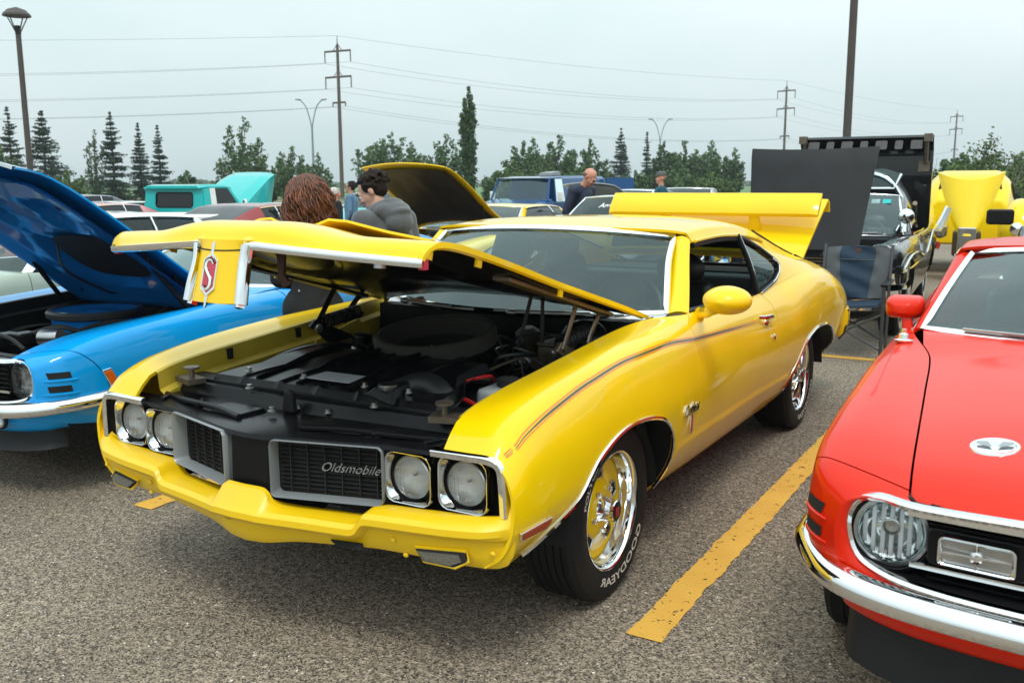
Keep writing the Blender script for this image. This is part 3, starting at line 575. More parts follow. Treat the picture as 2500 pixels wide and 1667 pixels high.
# chrome caps over the outer lamps
cp = crom([(.655, -.828, .742), (.78, -.826, .744), (.855, -.822, .742), (.889, -.818, .722), (.898, -.816, .66), (.902, -.814, .575)], 5)
m = MB(); m.sweep(cp, [(-.012, -.010), (.012, -.010), (.012, .008), (.004, .014), (-.012, .012)], up=(.5, -.2, 1)); both(m, 'lamp_cap', M['chrome'], HERO, ang=50)
m = MB(); cpb = cp+np.array([0, .012, -.006]); cpi = cpb+np.array([-.014, .03, -.014]); m.grid(np.array([cpb, cpi])); both(m, 'lamp_cap_lining', M['black_sat'], HERO)
def headlamp(c, w, h):
    b = empty_part('headlamp', HERO)
    c = np.array(c); n = 40; a = np.linspace(0, 2*PI, n, endpoint=False)+.02
    rr = rrect(w, h, .035, 9); ra = np.arctan2(rr[:, 1], rr[:, 0]); o = np.argsort(ra); rrs = rr[o]
    ai = np.sort(ra); sq = np.stack([np.interp(((a+PI) % (2*PI))-PI, ai, rrs[:, 0], period=2*PI), np.interp(((a+PI) % (2*PI))-PI, ai, rrs[:, 1], period=2*PI)], 1)
    ci = np.stack([np.cos(a), np.sin(a)], 1); rings = []
    for sc, ry, y in ((1.0, 0, .03), (1.0, 0, .002), (.985, 0, -.004), (.955, 0, -.003), (.93, 0, .004), (.6, .4, .018), (0, .955, .034), (0, .94, .05)):
        q = sq*sc+ci*.080*ry if ry == 0 or sc else ci*.080*ry
        if 0 < sc < .8: q = .45*sq*.94+.55*ci*.076
        rings.append([(c[0]+u, c[1]+y, c[2]+v) for u, v in q])
    m = MB(); m.grid(np.array(rings), cv=True); m.build('bezel', M['chrome'], b, ang=50)
    m = MB(); m.lathe([(.0755, -.018), (.0755, -.034), (.0705, -.036), (.069, -.030)], c, (0, -1, 0), 40); m.build('lamp_gasket', M['void'], b)
    m = MB(); m.lathe([(.0700, -.034), (.0700, -.020), (.0665, -.0165), (.065, -.019)], c, (0, -1, 0), 40); m.build('lamp_ring', M['steel'], b)
    m = MB(); m.lathe([(.066, -.018), (.056, -.032), (.036, -.041), (.010, -.045), (.001, -.045)], c, (0, -1, 0), 32); m.build('reflector', M['reflector'], b)
    m = MB()     # fluted sealed-beam glass
    for i in range(2): pass
    N1 = 44; G = []
    for r in np.linspace(.0005, .066, 14):
        G.append([(c[0]+r*math.cos(t), c[1]+.019-.022*(1-(r/.066)**2)-.0016*(math.sin(r*math.cos(t)*420)*(1 if r*math.sin(t) < .03 else .3)), c[2]+r*math.sin(t)) for t in np.arange(N1)*2*PI/N1])
    m.grid(np.array(G), cv=True); m.build('lamp_glass', M['lens_fl'], b, ang=60)
    m = MB(); m.sph(c+P3(.0, .036, .006), (.007, .010, .006), 10, 6); m.build('lamp_bulb', M['steel'], b)
    return b
def lensmat():
    m = bpy.data.materials.new('fluted_lamp_glass'); m.use_nodes = True; nt = m.node_tree; nt.nodes.clear(); N = nt.nodes.new; L = nt.links.new
    o = N('ShaderNodeOutputMaterial'); tc = N('ShaderNodeTexCoord'); wv = N('ShaderNodeTexWave'); wv.inputs['Scale'].default_value = 34; wv.bands_direction = 'X'; wv.inputs['Distortion'].default_value = .8; L(tc.outputs['Object'], wv.inputs[0])
    w2 = N('ShaderNodeTexWave'); w2.inputs['Scale'].default_value = 11; w2.bands_direction = 'Z'; L(tc.outputs['Object'], w2.inputs[0])
    mx = N('ShaderNodeMath'); mx.operation = 'ADD'; L(wv.outputs['Fac'], mx.inputs[0]); L(w2.outputs['Fac'], mx.inputs[1])
    bp = N('ShaderNodeBump'); bp.inputs['Strength'].default_value = .6; bp.inputs['Distance'].default_value = .004; L(mx.outputs[0], bp.inputs['Height'])
    g = N('ShaderNodeBsdfGlossy'); g.inputs['Roughness'].default_value = .08; L(bp.outputs[0], g.inputs['Normal'])
    r = N('ShaderNodeBsdfTransparent'); r.inputs[0].default_value = (.94, .95, .95, 1)
    f = N('ShaderNodeFresnel'); f.inputs[0].default_value = 1.6; L(bp.outputs[0], f.inputs['Normal'])
    ms = N('ShaderNodeMixShader'); L(f.outputs[0], ms.inputs[0]); L(r.outputs[0], ms.inputs[1]); L(g.outputs[0], ms.inputs[2]); L(ms.outputs[0], o.inputs[0]); return m
M['reflector'] = pb('lamp_reflector', (.86, .87, .88), .34, .6)
M['lens_fl'] = lensmat()
for s in (1, -1):
    headlamp((s*.755, -.815, .648), .178, .168); headlamp((s*.562, -.828, .641), .176, .164)
# black plates behind the lamps and in the middle, header panel on top
m = MB()
for s in (1, -1): m.hexa([(s*.46, -.765, .515), (s*.905, -.755, .53), (s*.905, -.71, .53), (s*.46, -.71, .515), (s*.46, -.765, .738), (s*.885, -.755, .738), (s*.885, -.71, .738), (s*.46, -.71, .738)])
m.hexa([(-.47, -.78, .50), (.47, -.78, .50), (.47, -.72, .50), (-.47, -.72, .50), (-.47, -.78, .72), (.47, -.78, .72), (.47, -.72, .72), (-.47, -.72, .72)])
m.build('front_panel', M['black_sat'], HERO)
m = MB(); m.hexa([(-.085, -.945, .50), (.085, -.945, .50), (.095, -.78, .50), (-.095, -.78, .50), (-.085, -.935, .735), (.085, -.935, .735), (.095, -.78, .738), (-.095, -.78, .738)])
m.build('centre_post', M['black_gloss'], HERO, bevel=.008)
for z in (.70, .61): m = MB(); m.lathe([(.012, 0), (.012, .007), (.0005, .008)], (-.102, -.875, z), (-1, -.3, 0), 6); m.build('bolt', M['brass'], HERO)
for s in (1, -1):
    a, b = np.array([s*.102, -.948, 0]), np.array([s*.478, -.845, 0]); ux = (b-a)/np.linalg.norm(b-a); mid = (a+b)/2; Wd = np.linalg.norm(b-a); nn = np.array([-ux[1], ux[0], 0])*s
    if nn[1] > 0: nn = -nn
    gl = empty_part('grille', HERO)
    rings = []
    for sc, d in ((1, -.012), (1, .004), (.993, .008), (.984, .004), (.975, -.048)):
        rr = rrect(Wd-(1-sc)*Wd, .190-(1-sc)*Wd, .018*sc, 6); rings.append([mid+ux*p[0]+np.array([0, 0, 1])*(p[1]+.637)+nn*d for p in rr])
    m = MB(); m.grid(np.array(rings), cv=True); m.build('grille_frame', M['silver'], gl, ang=50)
    m = MB(); m.hexa([mid+ux*x+np.array([0, 0, z])+nn*d for z in (.545, .73) for x, d in ((-Wd/2, -.058), (Wd/2, -.058), (Wd/2, -.07), (-Wd/2, -.07))]); m.build('grille_backing', M['void'], gl)
    for i in range(11): m = MB(); z = .562+i*.0145; m.hexa([mid+ux*x+np.array([0, 0, z+dz])+nn*d for dz in (0, .0018) for x, d in ((-Wd*.47, -.046), (Wd*.478, -.046), (Wd*.478, -.056), (-Wd*.47, -.056))]); m.build('grille_bar', M['bar_dark'], gl)
    for i in range(6): m = MB(); x = -Wd*.37+i*Wd*.155; m.hexa([mid+ux*(x+dx)+np.array([0, 0, z])+nn*d for z in (.553, .722) for dx, d in ((0, -.038), (.002, -.038), (.002, -.055), (0, -.055))]); m.build('grille_bar', M['bar_dark'], gl)
    if s > 0: letters('grille_script', M['silver'], gl, 'Oldsmobile', mid+ux*.068+np.array([0, 0, .632])+nn*(-.030), ux, (0, 0, 1), .044, shear=.5, bold=-.0006, extrude=.002)
# header panel and radiator cover
xx = np.linspace(-.655, .655, 41); rows = []
for f, z in ((0, .726), (.02, .739), (.12, .742), (.5, .746), (.72, .752), (.80, .790), (.92, .792), (1.0, .780)):
    rows.append([(x, (1-f)*front_y(x)+f*(-.60), z+(.004*math.cos(x*9) if .1 < f < .6 else 0)-(.02 if abs(x) > .66 else 0)) for x in xx])
m = MB(); m.grid(np.array(rows)); m.build('header_panel', M['black_gloss'], HERO, ang=30)
m = MB()
for s in (1, -1):
    m.tube(crom([(s*.14, -.845, .752), (s*.30, -.80, .756), (s*.52, -.765, .754), (s*.66, -.72, .75)], 5), .012, 6); m.tube([(s*.40, -.80, .753), (s*.44, -.74, .753)], .010, 6); m.tube([(s*.60, -.79, .75), (s*.63, -.72, .75)], .010, 6)
    m.hexa([(s*.14, -.84, .744), (s*.36, -.80, .744), (s*.30, -.72, .75), (s*.12, -.73, .75), (s*.15, -.83, .757), (s*.35, -.79, .757), (s*.30, -.73, .762), (s*.13, -.74, .762)])
m.build('header_rib', M['black_gloss'], HERO, bevel=.003)
m = MB(); m.box((0, -.57, .785), (1.36, .10, .035)); m.box((0, -.60, .70), (1.30, .03, .17)); m.build('radiator_support', M['black_sat'], HERO, bevel=.006)
cov = []
for y, z, hw in ((-.62, .795, .56), (-.60, .822, .55), (-.50, .832, .53), (-.42, .838, .50), (-.36, .862, .46), (-.16, .872, .43), (-.10, .862, .42), (-.08, .80, .42)):
    cov.append([(x*hw, y-(.05 if abs(x) < .5 else 0)*0, z-(.03 if abs(x) > .94 else 0)+(.008 if abs((x*3) % 1-.5) > .42 else 0)) for x in np.linspace(-1, 1, 61)])
m = MB(); m.grid(np.array(cov)); m.build('radiator_cover', M['black_gloss'], HERO, ang=25, solid=.006)
for x, y, z in ((-.40, -.545, .832), (-.12, -.545, .834), (.17, -.55, .834), (.36, -.55, .834), (-.02, -.69, .764), (.12, -.69, .764), (.30, -.66, .80), (-.28, -.66, .80), (-.06, -.77, .765)):
    m = MB(); m.lathe([(.016, 0), (.016, .004), (.010, .005), (.010, .016), (.0005, .017)], (x, y, z), (0, 0, 1), 8); m.build('bolt', M['steel'], HERO)
m = MB(); m.box((-.005, -.50, .842), (.20, .10, .002), rot=rotz(.02)@rotx(.06)); dec = m.build('service_plate', M['paper_grey'] if 'paper_grey' in M else M['paper'], HERO)
m = MB()
for i in range(7): m.box((-.005-(i % 3)*.008, -.535+i*.0115, .8405+i*.0007), (.15-(i % 3)*.02, .003, .0012))
m.build('plate_print', M['silver'], dec)
for i in range(4):
    x = -.30+i*.2; m = MB(); m.tube(crom([(x, -.60, .826), (x, -.42, .845), (x+.01, -.34, .872), (x+.01, -.14, .88)], 4), .009, 6); m.build('cover_rib', M['black_gloss'], HERO)
m = MB(); m.hexa([(-.055, -.735, .752), (.0, -.735, .752), (.0, -.70, .752), (-.055, -.70, .752), (-.045, -.730, .835), (-.008, -.730, .835), (-.008, -.705, .835), (-.045, -.705, .835)]); m.build('hood_latch', M['black_sat'], HERO, bevel=.012)
for s in (1, -1):
    m = MB(); m.box((s*.60, -.655, .80), (.12, .07, .02), rot=rotz(s*.3)); m.lathe([(.028, 0), (.028, .015), (.010, .018), (.010, .05), (.030, .054), (.030, .062), (.001, .064)], (s*.585, -.66, .79), (0, 0, 1), 14); m.build('hood_bumper', M['iron'], HERO)
# engine bay tub
m = MB(); m.box((0, .0, .42), (1.3, 1.25, .02)); m.build('bay_floor', M['void'], HERO)
m = MB(); m.box((0, .62, .72), (1.36, .04, .46)); m.build('firewall', M['black_sat'], HERO)
yy = np.linspace(-.735, .70, 30); ti = BODY.at(yy, np.full(30, 7.0)); rows = [ti, ti+np.array([-.012, 0, -.004]), ti+np.array([-.02, 0, -.07]), ti+np.array([-.045, 0, -.085]), ti+np.array([-.05, 0, -.24]), ti+np.array([-.08, 0, -.26]), ti*np.array([1, 1, 0])+np.array([-.12, 0, .44])]
for r_ in rows: r_[:, 0] = np.minimum(r_[:, 0], .735)
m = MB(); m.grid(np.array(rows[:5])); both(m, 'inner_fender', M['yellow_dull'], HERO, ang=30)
m = MB(); m.grid(np.array(rows[4:])); both(m, 'splash_shield', M['black_sat'], HERO, ang=30)
for s in (1, -1):
    for y in (-.38, .02): m = MB(); z = float(pchip(yy, ti[:, 2], [y])[0]); m.box((s*.684, y, z-.035), (.012, .03, .045)); m.build('fender_clip', M['void'], HERO)
    # hood hinge: plate, two arms, coil spring
    hn = empty_part('hood_hinge', HERO); mat = M['iron'] if s > 0 else M['black_sat']
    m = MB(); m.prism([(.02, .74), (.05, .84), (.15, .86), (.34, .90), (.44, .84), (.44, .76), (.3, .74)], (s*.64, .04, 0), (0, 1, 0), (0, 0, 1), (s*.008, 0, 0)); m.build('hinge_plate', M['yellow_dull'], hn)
    for pts in ([(s*.625, .07, .905), (s*.622, .10, .94), (s*.618, .17, 1.03), (s*.615, .215, 1.085)], [(s*.635, .27, .90), (s*.632, .30, .94), (s*.63, .37, 1.00), (s*.625, .41, 1.025)]): m = MB(); m.tube(crom(pts, 5), [.020]*4+[.015]*12, 8, sx=.45); m.build('hinge_arm', mat, hn)
    m = MB(); m.prism([(.06, .89), (.02, .91), (.06, .94), (.30, .84), (.32, .78), (.22, .76)], (s*.628, 0, 0), (0, 1, 0), (0, 0, 1), (s*-.02, 0, 0)); m.build('hinge_bracket', mat, hn, bevel=.004)
    m = MB(); a = np.linspace(0, 2*PI*13, 300); m.tube(np.stack([s*.60+.027*np.cos(a), .10+.24*a/a[-1], .925+.02*a/a[-1]+.027*np.sin(a)], 1), .0055, 5); m.build('hinge_spring', M['black_sat'], hn)
    m = MB(); m.lathe([(.020, 0), (.020, .02), (.001, .022)], (s*.612, .065, .90), (-s, 0, 0), 12); m.build('hinge_pin', M['steel'], hn)
# air cleaner with open foam-sealed top
ac = empty_part('air_cleaner', HERO); cc = (.02, .10, 0)
m = MB(); m.lathe([(.12, .72), (.215, .745), (.225, .80), (.235, .845), (.245, .85), (.245, .862)], cc, (0, 0, 1), 48); m.build('housing', M['black_gloss'], ac)
m = MB(); m.lathe([(.245, .858), (.256, .866), (.258, .905), (.248, .926), (.232, .928), (.218, .918), (.214, .87), (.20, .85)], cc, (0, 0, 1), 48); m.build('foam_seal', M['foam'], ac)
m = MB(); m.lathe([(.232, .862), (.214, .84), (.205, .80), (.10, .79), (.001, .788)], cc, (0, 0, 1), 40); m.build('lid', M['void'], ac)
m = MB(); m.lathe([(.014, .785), (.014, .84), (.0005, .845)], cc, (0, 0, 1), 8); m.tube([(cc[0]-.03, cc[1], .855), (cc[0], cc[1], .845), (cc[0]+.03, cc[1], .855)], .005, 6); m.build('wing_nut', M['steel'], ac)
tl = R(8); ac.rotation_euler = (tl, 0, 0); _c = Vector((.02, .10, .84)); ac.location = _c-Matrix.Rotation(tl, 3, 'X') @ _c+Vector((0, 0, .012))
stp = (.075, -.138, .795); 
a0 = -1.33; pts = []
for z in (.772, .81): pts.append([(cc[0]+.2335*math.cos(a), cc[1]+.2335*math.sin(a), z) for a in np.linspace(a0-.24, a0+.24, 8)])
m = MB(); m.grid(np.array(pts)); stk = m.build('sticker', M['paper'], ac)
V, F = textmesh('Keep your GM car all GM', .0105, 0, 0); ang = a0+V[:, 0]/.2345; m = MB(); m.add(np.stack([cc[0]+.2345*np.cos(ang), cc[1]+.2345*np.sin(ang), .783+V[:, 1]], 1), F); m.build('sticker_print', M['blue_under'], stk, fix=False)
for i, mt in enumerate(('blue_under', 'black', 'crimson')):
    a = a0+(i-1)*.055; m = MB(); nn = np.array([math.cos(a), math.sin(a), 0]); m.lathe([(.005, 0), (.0005, .0004)], np.array([cc[0], cc[1], .802])+nn*.2345, nn, 12); m.build('sticker_mark', M[mt], stk)
# engine, booster, bottle, hoses
m = MB(); m.box((0, .12, .60), (.42, .62, .24), taper=.8); m.box((.27, .12, .63), (.16, .52, .13), rot=roty(.5)); m.box((-.27, .12, .63), (.16, .52, .13), rot=roty(-.5)); m.build('engine_block', M['black_sat'], HERO, bevel=.02)
m = MB(); m.lathe([(.001, .0), (.10, .0), (.125, .03), (.132, .07), (.125, .11), (.09, .15), (.05, .16)], (.50, .59, .83), (0, -1, 0), 30); bo = m.build('brake_booster', M['black_gloss'], HERO)
m = MB(); m.box((.45, .36, .83), (.11, .15, .085)); m.box((.45, .36, .88), (.12, .16, .014)); m.tube([(.395, .30, .80), (.395, .26, .80)], .026, 10); m.tube([(.45, .30, .77), (.45, .28, .71)], .018, 8); m.build('master_cylinder', M['iron'], bo, bevel=.012)
m = MB(); m.tube(crom([(.40, .34, .86), (.41, .32, .905), (.45, .34, .912), (.49, .38, .905)], 5), .003, 5); m.build('bail_wire', M['steel'], bo)
m = MB(); m.prism(rrect(.17, .15, .03, 5), (.555, -.24, .66), (1, 0, 0), (0, 1, 0), (0, 0, .155)); wb_ = m.build('washer_bottle', M['white_pl'], HERO, bevel=.02)
m = MB(); m.lathe([(.034, 0), (.040, .006), (.040, .026), (.034, .032), (.001, .033)], (.555, -.22, .815), (0, 0, 1), 20); m.build('bottle_cap', M['void'], wb_)
m = MB(); m.box((-.42, .16, .815), (.22, .20, .06)); m.lathe([(.045, 0), (.045, .03), (.03, .04), (.001, .04)], (-.43, .16, .84), (0, 0, 1), 16); m.build('heater_box', M['black_gloss'], HERO, bevel=.01)
m = MB(); m.tube(crom([(-.60, -.32, .74), (-.52, -.16, .80), (-.42, -.04, .815), (-.30, .0, .80)], 6), .055, 12); m.build('air_duct', M['black_gloss'], HERO)
m = MB(); m.tube(crom([(.28, -.50, .82), (.36, -.46, .845), (.44, -.46, .81), (.46, -.48, .72)], 6), .045, 14); m.build('radiator_hose', M['hose'], HERO)
m = MB(); m.hexa([(.20, -.60, .82), (.36, -.64, .80), (.36, -.44, .80), (.22, -.42, .83), (.24, -.58, .85), (.34, -.60, .86), (.33, -.47, .87), (.25, -.45, .86)]); m.build('shroud_corner', M['black_sat'], HERO, bevel=.012)
m = MB(); m.box((.46, -.40, .68), (.12, .08, .14)); m.build('horn_bracket', M['brown'], HERO, bevel=.01)
m = MB(); m.tube(crom([(.44, -.40, .80), (.48, -.36, .78), (.52, -.33, .74), (.50, -.30, .70)], 5), .008, 6); m.tube(crom([(.44, -.40, .80), (.42, -.34, .83), (.46, -.20, .84), (.42, -.10, .80)], 5), .006, 6); m.build('battery_cable', M['wire_red'], HERO)
for pts, r_ in (([(.22, -.14, .70), (.32, -.20, .80), (.40, -.10, .80), (.42, .05, .70)], .018), ([(.30, .1, .80), (.36, .05, .86), (.42, .16, .86), (.36, .34, .82)], .010), ([(.1, .45, .75), (.2, .48, .85), (.3, .52, .86), (.36, .58, .8)], .012), ([(-.3, .42, .80), (-.2, .46, .86), (0, .5, .86), (.2, .56, .82)], .012), ([(.26, .26, .84), (.36, .24, .93), (.42, .4, .9)], .006), ([(.30, -.02, .66), (.44, -.02, .78), (.55, .02, .8), (.62, .1, .78)], .008)):
    m = MB(); m.tube(crom(pts, 7), r_, 8); m.build('engine_hose', M['hose'], HERO)
wg = random.Random(21)
for i in range(16):
    x = wg.uniform(.22, .60); y = wg.uniform(-.15, .5); z = wg.uniform(.70, .84); p_ = [(x, y, z)]
    for j in range(3): p_.append((p_[-1][0]+wg.uniform(-.12, .12), p_[-1][1]+wg.uniform(-.05, .16), wg.uniform(.72, .89)))
    m = MB(); m.tube(crom(p_, 6), wg.choice((.003, .004, .006)), 6); m.build('engine_wire', M[wg.choice(('hose', 'hose', 'iron', 'steel', 'brown'))], HERO)
for (x, y, z) in ((.33, -.10, .80), (.40, .18, .82), (.25, .38, .86), (-.30, -.05, .83), (.55, .30, .84), (.47, -.02, .77)): m = MB(); m.lathe([(.020, 0), (.022, .012), (.016, .02), (.010, .036), (.001, .038)], (x, y, z), (.2, -.2, 1), 10); m.build('hose_fitting', M['steel'], HERO)
for x in (-.42, .44): m = MB(); m.box((x, .12, .70), (.16, .55, .07)); m.build('valve_cover', M['iron'], HERO, bevel=.015)
m = MB(); m.lathe([(.03, 0), (.034, .008), (.034, .02), (.012, .024), (.001, .026)], (.30, -.585, .845), (0, 0, 1), 16); m.build('radiator_cap', M['steel'], HERO)
m = MB(); m.tube([(.34, .22, .87), (.375, .30, 1.13)], .009, 6); m.tube([(.41, .30, .87), (.40, .32, 1.12)], .009, 6); m.build('prop_cable', M['hose'], HERO)
m = MB(); m.lathe([(.05, 0), (.055, .10), (.03, .12), (.001, .12)], (.26, .46, .80), (0, -.2, 1), 14); m.build('wiper_motor', M['iron'], HERO)
# cowl
cw = []
for f, dz in ((0, -.06), (.05, -.012), (.3, -.022), (.8, -.012), (1, 0)):
    cw.append([( (.70+.06*f)*k, .66+f*((.815-.27*(1-abs(k)**2.2))-.66) if f < 1 else .815-.27*(1-abs(k)**2.2), .944+.018*f+dz+.012*(1-k*k)) for k in np.linspace(-1, 1, 31)])
m = MB(); m.grid(np.array(cw)); m.build('cowl', M['cowlwhite'], HERO, ang=40, solid=.01)
m = MB(); m.box((0, .635, .935), (1.38, .03, .03)); m.build('cowl_seal', M['black_sat'], HERO)
for s, x0 in ((1, .05), (1, -.62)):
    wp_ = empty_part('wiper', HERO); m = MB(); yb = lambda x: .815-.27*(1-abs(x/.752)**2.2)-.045
    m.tube(np.array([(x, yb(x), .972+.004*math.sin(x*7)) for x in np.linspace(x0, x0+.56, 12)]), .006, 6); m.build('wiper_blade', M['steel'], wp_)
    m = MB(); m.tube(np.array([(x, yb(x)-.02, .976) for x in np.linspace(x0+.10, x0+.44, 9)]), .008, 6); m.sph((x0+.10, yb(x0+.1)-.02, .972), (.03, .02, .015)); m.build('wiper_arm', M['steel'], wp_)
# ---- the raised hood
hp_s = crom([(.72, .688, .970), (.715, .45, 1.040), (.712, .10, 1.133), (.71, -.135, 1.195), (.71, -.408, 1.272), (.71, -.60, 1.323), (.706, -.737, 1.357), (.696, -.822, 1.368), (.688, -.864, 1.354), (.680, -.886, 1.322)], 5)
hp_c = crom([(0, .555, 1.052), (0, .30, 1.115), (0, .0, 1.188), (0, -.25, 1.262), (0, -.48, 1.332), (0, -.68, 1.388), (0, -.82, 1.416), (0, -.91, 1.420), (0, -.968, 1.404), (0, -.996, 1.365)], 5)
def hood_pt(v, u):
    i = v*(len(hp_s)-1); a = np.array([np.interp(i, np.arange(len(hp_s)), hp_s[:, k]) for k in range(3)]); b = np.array([np.interp(i, np.arange(len(hp_c)), hp_c[:, k]) for k in range(3)])
    q = min(1, max(0, (.66-abs(u))/.46)); sm = q*q*(3-2*q); w = 1-abs(u)**2.0; k1 = np.interp(v, [0, .25, 1], [.9, .35, .32]); wz = k1*(1-abs(u)**2.4)+(1-k1)*sm
    if v > .93: wz = wz*(1-(v-.93)/.07)+(v-.93)/.07*max(0, (1-abs(u))*1.12)
    return np.array([u*a[0], a[1]+(b[1]-a[1])*w, a[2]+(b[2]-a[2])*min(wz, 1)])
us = np.linspace(-1, 1, 49); vs = np.linspace(0, 1, 46)
HG = np.array([[hood_pt(v, u) for u in us] for v in vs]); m = MB(); m.grid(HG); HOOD = m.build('hood', M['yellow'], HERO, ang=50, solid=.014, face=(0, 0, 1)); HOOD.data.materials.append(M['black_gloss']); HOOD.modifiers['solid'].material_offset = 1
def under(v, u, d): p = hood_pt(v, u); return p-np.array([0, .26, .96])*d
# inner frame of the hood: black pressed panel with two dished ovals
G = []
for v in np.linspace(.02, .93, 46):
    row = []
    for u in np.linspace(-.965, .965, 61):
        d = .018+.018*min(1, (1-abs(u))/.10)*min(1, v/.16)*min(1, (.95-v)/.05)
        for cx in (-.5, .5):
            e = math.hypot((u-cx)/.36, (v-.55)/.26); d -= .034*max(0, min(1, (1.08-e)/.16))
        e = abs(v-.16)/.06; d -= .012*max(0, 1-e)
        row.append(under(v, u, d))
    G.append(row)
m = MB(); m.grid(np.array(G)); m.build('hood_inner_panel', M['black_gloss'], HOOD, ang=40)
for s in (1, -1):
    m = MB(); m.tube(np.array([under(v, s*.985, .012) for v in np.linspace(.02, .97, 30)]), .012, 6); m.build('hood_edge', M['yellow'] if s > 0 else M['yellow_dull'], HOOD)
    for v in (.30, .56, .82): m = MB(); p = under(v, s*.975, .03); m.box(p, (.008, .030, .036), rot=rotx(-.26)); m.build('hood_tab', M['yellow'], HOOD)
    m = MB(); m.hexa([under(v, s*u, d) for d in (.050, .034) for v, u in ((.10, .84), (.10, .93), (.42, .93), (.42, .84))]); m.build('hinge_mount', M['iron'] if s > 0 else M['black_sat'], HOOD, bevel=.004)
# front lips: bright mouldings, and the nose panel that closes between the grilles
for s in (1, -1):
    lp = np.array([hood_pt(1, s*u) for u in np.linspace(.155, 1, 16)]); np_ = crom([lp[0]+P3(-s*.0, -.0, 0), lp[0]+P3(-s*.022, -.004, -.02), P3(s*.092, -.995, 1.30), P3(s*.105, -1.045, 1.178)], 5)
    path = np.vstack([lp[::-1], np_[1:]]); m = MB(); m.sweep(path+np.array([0, -.004, -.012]), [(-.013, -.012), (.013, -.012), (.014, .002), (.006, .010), (-.010, .008)], up=(0, -1, -.15)); m.build('hood_moulding', M['chrome'], HOOD, ang=60)
    path = path[:17]; back = path+np.array([0, .04, -.012]); m = MB(); m.grid(np.array([path+np.array([0, .006, -.024]), back])); m.build('moulding_return', M['black_sat'], HOOD); nv = crom([P3(s*.108, -1.000, 1.352), P3(s*.105, -1.012, 1.30), P3(s*.112, -1.034, 1.23), P3(s*.116, -1.048, 1.176)], 5); m = MB(); m.sweep(nv, [(-.019, -.006), (.019, -.006), (.019, .006), (.012, .012), (-.012, .012), (-.019, .006)], up=(s, -.35, 0)); m.build('nose_moulding', M['chrome'], HOOD, ang=50)
    m = MB(); p = np.array([hood_pt(1, s)]); m.hexa([hood_pt(1, s)+P3(s*dx, dy, dz) for dz in (-.03, .0) for dx, dy in ((-.02, .0), (.002, .0), (.002, .02), (-.02, .02))]); m.build('moulding_end', M['crimson'], HOOD)
ng = []
for f in np.linspace(0, 1, 14):
    z = 1.368-.19*f; y = -.995-.05*f; wdt = .098+.012*f+.03*max(0, 1-f*6)**2
    ng.append([(k*wdt, y-.020*(1-k*k)-.004+ (.012 if abs(k) > .98 else 0), z) for k in np.linspace(-1, 1, 13)])
m = MB(); m.grid(np.array(ng)); NOSE = m.build('hood_nose', M['yellow'], HOOD, ang=50, solid=.02)
m = MB(); m.tube(np.array([(k*.100, -1.004-.020*(1-k*k)-.004, 1.335+.004*k*k) for k in np.linspace(-1, 1, 13)]), .0022, 5); m.build('nose_seam', M['void'], NOSE)
eo = np.array([-.012, -1.0455, 1.262]); eu = np.array([0, .26, .965]); m = MB()
hexo = [(-.030, -.045), (0, -.068), (.030, -.045), (.030, .045), (0, .068), (-.030, .045)]
m.prism(hexo, eo, (1, 0, 0), eu, (0, -.006, .0016)); m.prism([(-.006, .06), (.006, .06), (.006, .098), (0, .104), (-.006, .098)], eo, (1, 0, 0), eu, (0, -.005, .0013)); m.prism([(-.006, -.06), (-.004, -.098), (0, -.104), (.004, -.098), (.006, -.06)], eo, (1, 0, 0), eu, (0, -.005, .0013)); EMB = m.build('emblem', M['chrome'], NOSE)
m = MB(); m.prism([(a*.78, b*.85) for a, b in hexo], eo+np.array([0, -.006, .0016]), (1, 0, 0), eu, (0, -.001, 0)); m.build('emblem_field', M['crimson'], EMB)
sc = crom([(.016, .034), (.004, .046), (-.012, .042), (-.014, .022), (.0, .004), (.013, -.016), (.010, -.038), (-.004, -.046), (-.016, -.036)], 5)
for wd, mt, dz in ((.0085, 'black', .0075), (.0048, 'white_paint', .0095)):
    m = MB(); m.tube(np.array([eo+np.array([a, 0, 0])+eu*b+np.array([0, -dz, 0]) for a, b in sc]), wd, 6, sx=.35); m.build('emblem_letter', M[mt], EMB)
m = MB(); pl = [(-.04, .0), (.04, .0), (.014, -.02), (.012, -.09), (.028, -.115), (.042, -.110), (.036, -.130), (.010, -.14), (-.010, -.11), (-.014, -.05), (-.018, -.02)]; m.prism(pl, (.150, -.905, 1.335), (.62, .55, 0), (0, .08, .85), (-.02, .03, 0)); m.build('latch_hook', M['brown'], HOOD, bevel=.005)
m = MB(); m.lathe([(.012, 0), (.012, .03), (.018, .032), (.018, .045), (.001, .046)], under(.86, .78, .03), (0, -.1, -1), 10); m.build('rubber_stop', M['steel'], HOOD)
